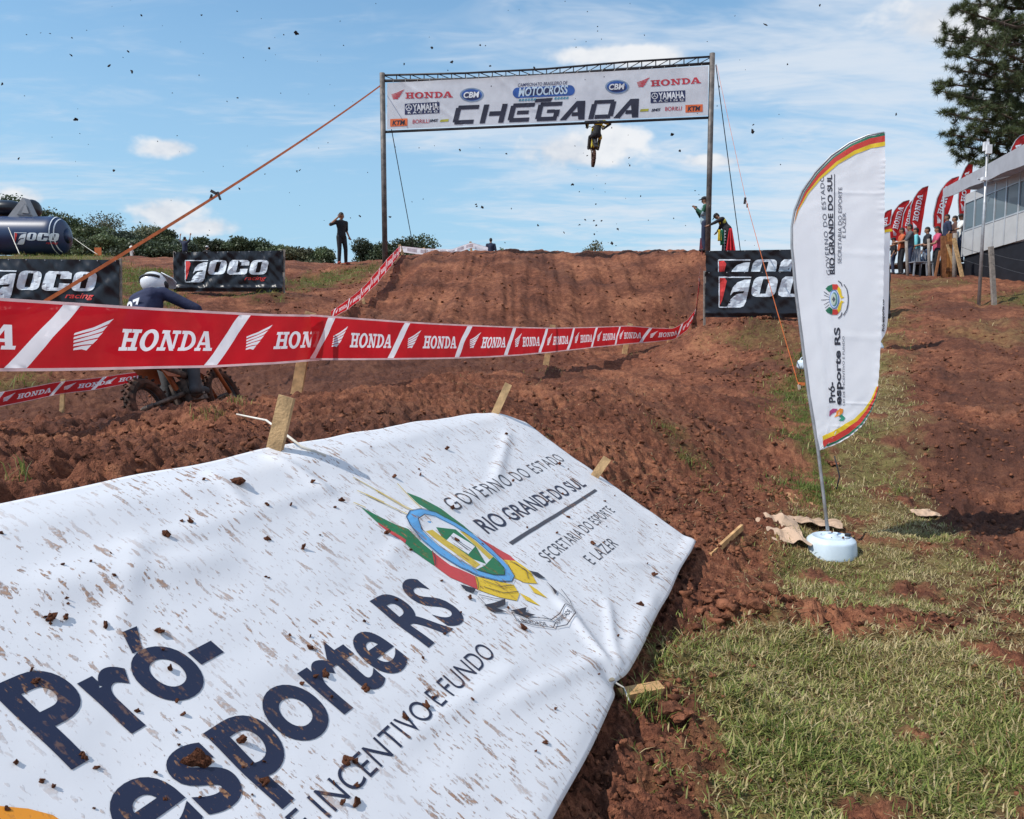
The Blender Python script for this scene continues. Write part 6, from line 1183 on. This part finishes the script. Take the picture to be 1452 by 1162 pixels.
# ------------------------------------------------------------------ motorcycles
def bike(label, M, main, accent, name='motocross_bike'):
    M = np.array(M); t = thing(name, label, 'motorcycle', M[:3, 3]); rub = pm('tyre_rubber', (.030, .017, .012), .9, .4, 12, .5, 60, c2=(.12, .050, .030)); rim = pm('rim_black', (.04, .04, .045), .4, metal=.5); dk = pm('bike_dark', (.022, .02, .022), .55, .4, 14); alu = pm('bike_alloy', (.10, .085, .075), .6, .5, 14, metal=.3, c2=(.20, .14, .11)); pl = pm('bike_'+main[0], main[1], .4, .2, 9); ac = pm('bike_'+accent[0], accent[1], .4, .2, 9)
    def P(mb, nm, m, par=None, sm=True): return mb.xf(M).make(nm, m, par or t, sm)
    for y, r_, w_, nm in ((-.74, .33, .065, 'rear_wheel'), (.74, .345, .05, 'front_wheel')):
        wl = thing(nm, None, None, (M@np.array([0, y, r_, 1]))[:3]); wl.parent = t; wl.location = tuple(wloc(wl)-wloc(t)); m = MB(); V = []; f = []; nu, nv = 36, 10
        for i in range(nu):
            a = 2*math.pi*i/nu
            for j in range(nv): b = 2*math.pi*j/nv; rr = r_-w_*.9+.9*w_*math.cos(b); V.append((w_*math.sin(b), y+rr*math.cos(a), r_+rr*math.sin(a)))
        for i in range(nu):
            for j in range(nv): f.append((i*nv+j, ((i+1) % nu)*nv+j, ((i+1) % nu)*nv+(j+1) % nv, i*nv+(j+1) % nv))
        m.add(V, f)
        for i in range(44):
            a = 2*math.pi*i/44; c_, s_ = math.cos(a), math.sin(a); rot = np.array([[1, 0, 0], [0, c_, -s_], [0, s_, c_]])
            for x in ((-.038, .038) if i % 2 else (0.,)): m.box((x*w_/.065, y+(r_+.004)*c_, r_+(r_+.004)*s_), (.028, .024, .022), rot)
        P(m, 'tyre', rub, wl, False); m = MB(); rr = r_-w_*1.7; m.tube([(0, y+rr*math.cos(R(a)), r_+rr*math.sin(R(a))) for a in range(0, 361, 12)], .016, 6, False); P(m, 'rim', rim, wl)
        m = MB(); [m.tube([(.02*(-1)**k, y+.03*math.cos(R(k*20)), r_+.03*math.sin(R(k*20))), (0, y+rr*math.cos(R(k*20+8)), r_+rr*math.sin(R(k*20+8)))], .0025, 4) for k in range(18)]; P(m, 'spokes', alu, wl); P(MB().tube([(-.07, y, r_), (.07, y, r_)], .028, 10), 'hub', alu, wl)
    for sg in (-1, 1): P(MB().cap((sg*.085, -.74, .33), (sg*.07, -.14, .42), .022, .03, 8), 'swingarm', alu); P(MB().tube([(sg*.10, .74, .345), (sg*.10, .60, .70), (sg*.10, .46, 1.0)], [.024, .026, .03], 8), 'fork', ac)
    P(MB().tube([(0, .44, .98), (0, .28, .62), (0, .20, .34), (0, -.10, .33), (0, -.16, .55), (0, -.18, .82)], .028, 8).tube([(0, .42, .95), (0, .1, .86), (0, -.2, .84)], .028, 8), 'frame', dk); P(MB().box((0, .06, .45), (.22, .32, .26)).cap((0, .12, .55), (0, .22, .74), .085, .075, 10).cap((-.13, .0, .42), (.13, .0, .42), .09, .09, 12), 'engine', alu, sm=False)
    P(MB().cap((.08, .2, .5), (.11, -.1, .62), .028, .03, 8).cap((.11, -.1, .62), (.12, -.52, .76), .045, .05, 10), 'exhaust', alu); P(MB().cap((0, -.15, .5), (0, -.25, .8), .03, .03, 8), 'shock', ac)
    P(MB().cap((0, .30, .93), (0, .02, .93), .10, .085, 10), 'fuel_tank', pl)
    for sg in (-1, 1):
        P(MB().prism([(.42, .95), (.46, .78), (.30, .58), (.16, .66), (.02, .90), (.2, 1.0)], .012, ((sg*.13, 0, 0), (0, 1, 0), (0, 0, 1), (1, 0, 0))), 'radiator_shroud', pl if sg < 0 else ac, sm=False); P(MB().prism([(-.16, .86), (-.20, .60), (-.42, .62), (-.60, .84)], .012, ((sg*.13, 0, 0), (0, 1, 0), (0, 0, 1), (1, 0, 0))), 'side_panel', ac, sm=False)
    P(MB().cap((0, .14, .96), (0, -.25, .93), .075, .09, 10).cap((0, -.25, .93), (0, -.62, .97), .085, .06, 10), 'seat', dk)
    def strip(pts, w0, nm, m):
        V = []; f = []; k = len(pts)
        for i, (y, z) in enumerate(pts):
            w_ = w0*(1-.35*i/k); V += [(-w_, y, z-.025), (0, y, z), (w_, y, z-.025), (w_, y, z-.04), (0, y, z-.014), (-w_, y, z-.04)]
        for i in range(k-1):
            for j in range(6): f.append((i*6+j, i*6+(j+1) % 6, i*6+6+(j+1) % 6, i*6+6+j))
        f += [tuple(range(5, -1, -1)), tuple((k-1)*6+j for j in range(6))]; P(MB().add(V, f), nm, m, sm=False)
    strip([(-.45, .93), (-.62, .95), (-.80, .99), (-.98, 1.04)], .10, 'rear_fender', pl); strip([(.50, .88), (.66, .90), (.85, .87), (1.02, .80), (1.12, .74)], .09, 'front_fender', ac)
    P(MB().tube([(-.40, .33, 1.10), (-.24, .38, 1.13), (-.08, .44, 1.06), (.08, .44, 1.06), (.24, .38, 1.13), (.40, .33, 1.10)], .013, 8), 'handlebar', dk)
    for sg in (-1, 1): P(MB().tube([(sg*.28, .37, 1.12), (sg*.41, .325, 1.10)], .019, 8), 'grip', dk); P(MB().prism([(-.06, -.05), (.06, -.05), (.07, .05), (-.05, .06)], .01, ((sg*.34, .47, 1.13), (1, 0, 0), (0, 0, 1), (0, 1, 0))), 'hand_guard', ac, sm=False); P(MB().box((sg*.19, -.06, .36), (.12, .05, .02)), 'footpeg', alu, sm=False)
    P(MB().prism([(-.11, -.12), (.11, -.12), (.13, .05), (.08, .13), (-.08, .13), (-.13, .05)], .012, ((0, .56, .98), (1, 0, 0), (0, -.2, 1), (0, 1, .2))), 'number_plate', pm('plate_white', (.7, .7, .72), .5), sm=False)
    return t
RJ = dict(pel=(0, -.28, 1.06), wai=(0, -.20, 1.20), che=(0, -.03, 1.38), nec=(0, .08, 1.53), hea=(0, .17, 1.66), shL=(-.20, .02, 1.47), shR=(.20, .02, 1.47), elL=(-.44, .12, 1.33), elR=(.44, .12, 1.33), wrL=(-.36, .30, 1.14), wrR=(.36, .30, 1.14), hiL=(-.10, -.25, 1.03), hiR=(.10, -.25, 1.03), knL=(-.20, .16, .86), knR=(.20, .16, .86), anL=(-.20, -.10, .45), anR=(.20, -.10, .45), toeL=(-.02, .15, -.06), toeR=(.02, .15, -.06))
def helmet_parts(t, j, M, HR, fin, shell, visor, strap_):
    hd = j['hea']; rt, fw, up = HR[:, 0], HR[:, 1], HR[:, 2]
    h = fin(MB().ell(hd+up*.035-fw*.005, (.128, .150, .135), HR, 22, 14), 'helmet', shell, False)
    fin(MB().prism([(-.065, .05), (.065, .05), (.055, .12), (-.055, .12)], .08, (hd-up*.07, rt, fw, up)), 'chin_bar', shell, False)
    fin(MB().prism([(-.11, .0), (.11, .0), (.095, .14), (.05, .19), (-.05, .19), (-.095, .14)], .012, (hd+up*.125+fw*.05, rt, fw*.96-up*.25, up)), 'visor', visor, False)
    m = MB(); m.tube([hd+up*.035+rt*.131*math.cos(R(a))+fw*.154*math.sin(R(a)) for a in range(-200, 21, 10)], .018, 6); fin(m, 'goggle_strap', strap_, False); fin(MB().ell(hd+up*.02+fw*.115, (.085, .045, .045), HR, 14, 8), 'goggles', plastic_d, False)
def rider1():
    g = at(283, 602, 8.85); g[2] = gz(g[0], g[1])+.02; M = Matrix.Translation(Vector(g))@Matrix.Rotation(-R(10), 4, 'Z')@Matrix.Rotation(-R(21), 4, 'Y')
    bike('muddy black and white motocross bike with orange forks behind the near tape', M, ('muddy_black', (.030, .024, .024)), ('muddy_orange', (.36, .10, .035)))
    J = dict(RJ); J.update(look=(.72, .62, -.3), pel=(0, -.36, 1.26), wai=(0, -.27, 1.38), che=(0, -.08, 1.52), nec=(0, .05, 1.65), hea=(.02, .15, 1.77), shR=(.20, -.02, 1.59), elR=(.45, .10, 1.30), shL=(-.20, -.02, 1.59), elL=(-.44, .10, 1.34), hiL=(-.10, -.33, 1.22), hiR=(.10, -.33, 1.22), knL=(-.21, .10, .90), knR=(.21, .10, .90)); t, j, M2, HR, fin = person('rider in dark blue jersey and white helmet on the motocross bike at left', M, J, ('rider_navy', (.022, .028, .070)), .97, ('rider_trousers', (.030, .028, .035)), skin=0, gloves=('glove_black', (.03, .03, .035)), boots=('boot_black', (.06, .058, .06)), helmet=1, vox=.014)
    helmet_parts(t, j, M2, HR, fin, pm('helmet_white', (.74, .75, .78), .3, .08, 8), pm('helmet_white', (.7, .7, .7)), plastic_d)
    # number and name on the back
    c0 = (M2@np.array([0, -.25, 1.48, 1]))[:3]; ux = M2[:3, :3]@np.array([1, 0, 0]); uy = M2[:3, :3]@np.array([0, .42, .90]); uy /= np.linalg.norm(uy); nb = M2[:3, :3]@np.array([0, -.90, .42])
    def wr(body, x0, y0, w_, h_, m):
        ps, wd = T_(body, bold=.03)
        for V, f in ps:
            V, f = cut(V, f, .2); X = x0+V[:, 0]/wd*w_; Y = y0+V[:, 1]*h_; link_mesh('back_print', c0+np.outer(X, ux)+np.outer(Y, uy)+np.outer(.092-.9*X**2-.35*np.maximum(Y-.05, 0)**2*4, nb), f, m, t)
    wr('27', -.085, -.10, .17, .15, pm('print_white', (.72, .72, .75), .6))
rider1()
def rider2():
    g = at(841, 236, 33.); M = Matrix.Translation(Vector(g))@Matrix.Rotation(R(2), 4, 'Z')@Matrix.Rotation(R(4), 4, 'Y')@Matrix.Rotation(R(44), 4, 'X')@Matrix.Translation(Vector((0, .98, -.12)))
    bike('dark motocross bike flying nose up off the jump below the finish banner', M, ('black_plastic', (.025, .025, .028)), ('yellow_plastic', (.60, .48, .03)))
    J = dict(RJ); J.update(pel=(.02, -.30, 1.18), wai=(.03, -.22, 1.32), che=(.05, -.02, 1.50), nec=(.05, .10, 1.64), hea=(.05, .19, 1.77), shL=(-.15, .04, 1.60), shR=(.25, .04, 1.60), elL=(-.46, .16, 1.44), elR=(.56, .16, 1.44), hiL=(-.08, -.27, 1.14), hiR=(.12, -.27, 1.14), knL=(-.20, .06, .84), knR=(.22, .06, .84))
    t, j, M2, HR, fin = person('airborne rider in yellow and black on the jumping bike, head hidden by the banner', M, J, ('rider_black2', (.022, .022, .024)), .97, ('rider_black', (.02, .02, .024)), skin=0, gloves=('glove_black', (.03, .03, .035)), boots=('boot_black', (.06, .058, .06)), helmet=1, vox=.018)
    fin(MB().ell((.05, -.10, 1.56), (.19, .09, .10)).cap((.24, .02, 1.60), (.42, .1, 1.50), .085, .075), 'jersey_yoke', cloth_m('rider_yellow', (.60, .46, .03))); fin(MB().cap((.16, -.20, 1.06), (.23, .0, .86), .105, .085), 'knee_panel', cloth_m('rider_yellow', (.6, .46, .03)))
    helmet_parts(t, j, M2, HR, fin, pm('helmet_yellow', (.6, .5, .05), .3), plastic_d, plastic_d)
rider2()
# ------------------------------------------------------------------ inflatable
def inflatable():
    Y = 37.; blue = pm('inflatable_blue', (.020, .040, .105), .4, .15, 1.5, .1, 4, spec=.5); cx0, cx1 = at(-160, 334, Y), at(96, 335, Y); r_ = 26.5*Y/F; ax = (cx1-cx0); ln = np.linalg.norm(ax); ax /= ln; g = (cx0+cx1)/2; g[2] = gz(g[0], g[1]); t = thing('inflatable_tube', 'dark blue inflatable sponsor tube with a grey triangle on top at the far left', 'inflatable', g)
    c0 = cx0.copy(); c1 = cx1.copy(); up = np.array([0, 0, 1.]); fr = np.array([0, -1., 0])
    def prof(S): e = np.maximum(0, (S-.93)/.07); return r_*np.sqrt(np.maximum(.02, 1-e**2.4*.85))
    def pos(S, T): S = np.asarray(S, float); T = np.asarray(T, float); p = c0+np.outer(S*ln, ax); q = prof(S); return p+np.outer(q*np.cos(T), fr)+np.outer(q*np.sin(T), up)
    sf = Surf(pos, (0, 1), (-math.pi, math.pi)); sf.sheet('tube', blue, t, 70, 40)
    S2 = Surf(pos, (.3, 1), (-1.4, 1.4)); MB().lathe([(prof(np.array([1.]))[0], 0), (.01, .04)], (0, 0, 0), 24).xf(Matrix.Translation(Vector(c1))@Matrix.Rotation(math.pi/2, 4, 'Y')).make('end_cap', blue, t, True)
    wt, rd = foco(); lay = lambda ps: [(np.stack([20.5+V[:, 0]*65, 346.5-V[:, 1]*65+V[:, 0]*1.5], 1), f) for V, f in ps]
    S2.decal('logo', lay(wt), vwhite, t, .02, 4.); S2.decal('logo_red', lay(rd), vred, t, .025, 4.)
    for s_ in (.955, .972): S2.decal('ring_line', [rect2(s_, -1.4, s_+.004, 1.4)], vwhite, t, .02, .2, px=False)
    for s_ in (.595, .62): S2.decal('ring_line', [ring2(.60, 0., .036, .9, .030, .78, 24)] if s_ > .6 else [ring2(.60, 0., .022, .6, .019, .5, 24)], vwhite, t, .02, .2, px=False)
    gm = pm('inflatable_grey', (.30, .31, .33), .5, .1, 3); tri = [(15, 309), (35, 283), (38, 282), (52, 311)]
    def pr(P, m, nm, Yp, th): a = [at(x, y, Yp) for x, y in P]; o = a[0]; MB().prism([((p-o)[0], (p-o)[2]) for p in a], th, (o, (1, 0, 0), (0, 0, 1), (0, 1, 0))).make(nm, m, t)
    pr(tri, gm, 'triangle', Y-.1, .45); pr([(24, 304.5), (35, 289), (38, 289), (46, 306)], pm('inflatable_grey_dark', (.20, .21, .23), .5), 'triangle_inset', Y-.34, .04); pr([(31, 302), (35.5, 291), (37, 291), (41, 303)], gm, 'triangle_core', Y-.38, .04)
    q = thing('inflatable_bundle', 'black inflatable bundle behind the grey triangle on the blue tube', 'inflatable', at(20, 310, Y+.8)); MB().ell(at(10, 297, Y+.7), (1.0, .7, .42), None, 18, 10).ell(at(46, 297, Y+.7), (.38, .5, .46), None, 14, 9).ell(at(-20, 295, Y+.7), (.8, .6, .45), None, 14, 9).make('bundle', black_v, q, True)
    rope('tether_rope', 'pale tether rope in front of the blue inflatable tube', 'rope', sag(at(12, 323, Y-1.1), at(28, 361, Y-2.2), .02), .02, whitecord); rope('tether_rope', 'thin tether rope running right from the end of the blue inflatable', 'rope', sag(at(102, 336, Y), at(138, 361, Y-1.5), .02), .012, whitecord)
inflatable()
t = thing('orange_sign', 'small orange marker board on the far grass beside the inflatable', 'sign', at(139, 364, 40.)); MB().box(at(139, 357, 40.), (.34, .04, .40)).make('board', pm('marker_orange', (.6, .16, .05), .6), t); MB().bar(at(139, 352, 40.03), at(139, 366, 40.03), .05, .03).make('post', oldwood, t)
# ------------------------------------------------------------------ trees
def leaf_mat(n, c):
    m = bpy.data.materials.new(n); m.use_nodes = True; t = m.node_tree; b = t.nodes['Principled BSDF']; o = t.nodes['Material Output']; a = N('ShaderNodeAttribute', t, attribute_name='tint'); k = N('ShaderNodeMix', t, data_type='RGBA', blend_type='MULTIPLY'); k.inputs[0].default_value = 1; L(a.outputs['Color'], k.inputs[6], t); k.inputs[7].default_value = (*c, 1)
    L(k.outputs[2], b.inputs['Base Color'], t); b.inputs['Roughness'].default_value = .6; tr = N('ShaderNodeBsdfTranslucent', t); L(k.outputs[2], tr.inputs[0], t); mx = N('ShaderNodeMixShader', t); mx.inputs[0].default_value = .25; L(b.outputs[0], mx.inputs[1], t); L(tr.outputs[0], mx.inputs[2], t); L(mx.outputs[0], o.inputs[0], t); return m
LM = [leaf_mat('leaf_dark', (.062, .085, .045)), leaf_mat('leaf_mid', (.092, .118, .058)), leaf_mat('leaf_olive', (.125, .128, .075)), leaf_mat('leaf_blue', (.072, .096, .068))]; bark = pm('bark', (.12, .085, .065), .9, .35, 6, .6, 30)  # distance haze put into the leaf colours: lighter and greyer
def tree(label, px, top, Y, wpx, kind, open_=0., shape=1.):
    w_ = wpx*Y/F/2*1.35; p = at(px, top, Y); zb = float(far_z(np.array([p[0]]), np.array([Y]))[0])-.2; h = p[2]-zb; t = thing('tree', label, 'tree', (p[0], Y, zb), 'trees on the skyline'); r_ = np.random.default_rng(int(px*7+top)); ctr = np.array([p[0], Y, zb+h*.64]); lob = []
    for k in range(14): a = r_.uniform(0, 6.28); q = r_.uniform(.1, 1.05); lob.append((ctr+np.array([math.cos(a)*w_*q, math.sin(a)*w_*q*.8, h*r_.uniform(-.30, .22)]), (w_*r_.uniform(.22, .48), h*r_.uniform(.08, .16))))
    lob.append((ctr+np.array([0, 0, h*.24]), (w_*.42, h*.12))); V = []; C = []; dens = 1-.45*open_
    for c_, (rw, rh) in lob:
        n = int(900*dens); d = r_.normal(size=(n, 3)); d /= np.linalg.norm(d, axis=1)[:, None]; rad = r_.uniform(.45, 1.08, n)**.6; P = c_+d*np.array([rw, rw, rh])*rad[:, None]; P += r_.normal(0, .05*w_, (n, 3))*(1+open_)
        s = r_.uniform(.06, .16, n)*(Y/130)**.5*(1.15-.3*open_); A = r_.normal(size=(n, 3)); A /= np.linalg.norm(A, axis=1)[:, None]; B = np.cross(A, r_.normal(size=(n, 3))); B /= np.linalg.norm(B, axis=1)[:, None]; lit = r_.uniform(.55, 1.45)  # leaf tone differs at random from lobe to lobe
        for q in (A*s[:, None]*1.5, B*s[:, None], -A*s[:, None]*1.5, -B*s[:, None]): V.append(P+q)
        C.append(np.repeat((lit*r_.uniform(.7, 1.3, n))[None], 4, 0))
    k = len(lob); VV = np.concatenate([np.stack(V[4*i:4*i+4], 1).reshape(-1, 3) for i in range(k)]); TT = np.concatenate([c_.T.reshape(-1) for c_ in C]); n = len(VV)//4; f = np.arange(n*4).reshape(-1, 4); tint = np.stack([TT, TT, TT*.9, 1+0*TT], 1)
    o = big_mesh('crown', VV-wloc(t), f, LM[kind], {'tint': ('FLOAT_COLOR', tint)}, kind=None); o.parent = t
    tr = MB().tube([(p[0], Y, zb-.3), (p[0]+.1*w_, Y, zb+h*.35), (p[0], Y, zb+h*.7)], [h*.028, h*.02, h*.008], 7)
    for c_, _ in lob[:7]: tr.tube([(p[0]+.05*w_, Y, zb+h*.38), tuple((np.array([p[0], Y, zb+h*.5])+c_)/2), tuple(c_)], [h*.013, h*.009, h*.003], 5)
    tr.make('trunk', bark, t)
i = 0
for px, top, Y, wpx, kind, op, lab in (
    (18, 278, 118, 60, 0, .2, 'dark tree behind the inflatable tube at the left picture edge'), (70, 300, 122, 66, 0, .1, 'dark rounded tree just right of the grey triangle'), (112, 322, 120, 62, 1, 0, 'green bushy tree right of the inflatable tube'), (140, 306, 132, 60, 2, .95, 'bare-branched open tree tallest over the left treeline'), (160, 306, 134, 46, 2, .9, 'second open-branched tree beside the tallest one'), (172, 330, 118, 60, 3, .1, 'low blue-green tree in front of the open-branched trees'),
    (150, 336, 112, 74, 1, 0, 'broad low green tree at the foot of the left treeline'), (212, 322, 124, 66, 2, .5, 'olive tree left of the white helmet on the skyline'), (236, 326, 122, 44, 1, .1, 'round green tree above the white helmet'), (205, 344, 112, 70, 0, 0, 'dark low tree behind the far figure in white'), (252, 344, 120, 36, 3, .2, 'small tree left of the spectator with raised arms'),
    (288, 338, 126, 34, 1, .3, 'conical tree right of the spectator with raised arms'), (310, 342, 126, 30, 0, .3, 'narrow dark tree above the middle black banner'), (338, 340, 132, 54, 1, 0, 'rounded tree over the middle of the black banner'), (368, 341, 132, 56, 0, 0, 'rounded dark tree over the right half of the black banner'), (398, 349, 130, 44, 1, .1, 'green tree right of the middle black banner'), (430, 353, 128, 50, 2, .1, 'low olive tree left of the man in black'), (458, 352, 130, 40, 1, .1, 'low green tree touching the man in black on his left'),
    (512, 339, 128, 46, 0, .1, 'dark tree between the man in black and the gantry post'), (545, 345, 132, 44, 3, .1, 'blue-green tree behind the left gantry post'), (601, 334, 132, 70, 0, 0, 'large dome-shaped dark tree right of the left gantry post'), (660, 354, 140, 30, 1, .1, 'tiny tree top left of the distant person over the crest'), (845, 344, 150, 36, 2, .6, 'lone tree top peeping over the crest under the airborne rider'), (712, 353, 145, 20, 1, .2, 'tiny tree top right of the distant person over the crest')):
    tree(lab, px, top, Y, wpx, kind, op)
def pine():
    Y = 33.; bx = at(1512, 200, Y)[0]; zb = gz(bx, Y); H = 19.; t = thing('pine_tree', 'tall pine with long needle clusters at the upper right corner', 'tree', (bx, Y, zb)); m = MB(); P0 = np.array([bx, Y, zb]); m.tube([P0-np.array([0, 0, .3]), P0+np.array([.1, 0, H*.5]), P0+np.array([0, 0, H])], [.34, .24, .05], 10); m.make('trunk', bark, t, True)
    r_ = np.random.default_rng(5); tufts = []; bm_ = MB()
    spec = [(at(1326, 128, Y), 0), (at(1334, 118, Y+.8), 0), (at(1344, 160, Y-.6), 0), (at(1350, 205, Y), 0), (at(1358, 222, Y+.7), 0), (at(1345, 190, Y+1.5), 0), (at(1340, 48, Y), 0), (at(1338, 58, Y+1.2), 0), (at(1352, 12, Y-.7), 0), (at(1362, 100, Y), 0), (at(1375, -20, Y), 0), (at(1372, 5, Y+1.5), 0), (at(1352, 75, Y-.8), 0), (at(1390, 232, Y-1), 0), (at(1420, 225, Y+1), 0), (at(1400, 150, Y-1.5), 0), (at(1392, 60, Y-1.5), 0), (at(1375, 180, Y-.9), 0), (at(1420, 40, Y+2), 0), (at(1372, 140, Y+2), 0), (at(1400, -40, Y), 0), (at(1385, 30, Y+.6), 0), (at(1368, 150, Y), 0), (at(1425, 110, Y-1.8), 0), (at(1432, 185, Y-1.8), 0)]
    for k in range(26): a = r_.uniform(0, 6.28); z = zb+r_.uniform(5, H); L_ = (1.1-(z-zb)/H)*7; spec.append((np.array([bx+abs(math.cos(a))*L_*.8, Y+math.sin(a)*L_, z]), 1))
    for tip, far in spec:
        tip = np.array(tip); L_ = np.hypot(tip[0]-bx, tip[1]-Y); root = np.array([bx, Y, tip[2]-L_*r_.uniform(.05, .22)]); mid = (root+tip)/2-np.array([0, 0, .05*L_]); bm_.tube([root, mid, tip], [.09, .06, .02], 6)
        for s in np.linspace(.30, 1, 11):
            b0 = root*(1-s)**2+2*mid*s*(1-s)+tip*s*s
            for q in range(3 if not far else 2):
                d = r_.normal(size=3)*np.array([1, 1, .55]); d /= np.linalg.norm(d); e = b0+d*r_.uniform(.25, .95)*(1.15-.5*s); bm_.tube([b0, e], [.022, .010], 4); tufts += [e, b0+(e-b0)*.6]
        tufts.append(tip)
    bm_.make('branches', bark, t); tufts = np.array(tufts); n = 60; d = r_.normal(size=(len(tufts), n, 3)); d[:, :, 2] += .35; d /= np.linalg.norm(d, axis=2)[:, :, None]; ln = r_.uniform(.14, .34, (len(tufts), n, 1)); A = tufts[:, None]+d*.03; B = tufts[:, None]+d*ln; sd_ = np.cross(d, r_.normal(size=d.shape)); sd_ /= np.linalg.norm(sd_, axis=2)[:, :, None]; V = np.stack([A-sd_*.011, A+sd_*.011, B], 2).reshape(-1, 3); tint = np.repeat(r_.uniform(.6, 1.5, len(tufts))[:, None], n*3, 1).ravel()
    o = big_mesh('needles', V-wloc(t), np.arange(len(V)).reshape(-1, 3), leaf_mat('pine_needle', (.072, .092, .034)), {'tint': ('FLOAT_COLOR', np.stack([tint, tint, tint, 1+0*tint], 1))}, kind=None); o.parent = t
pine()
bpy.data.objects.remove(_fo)
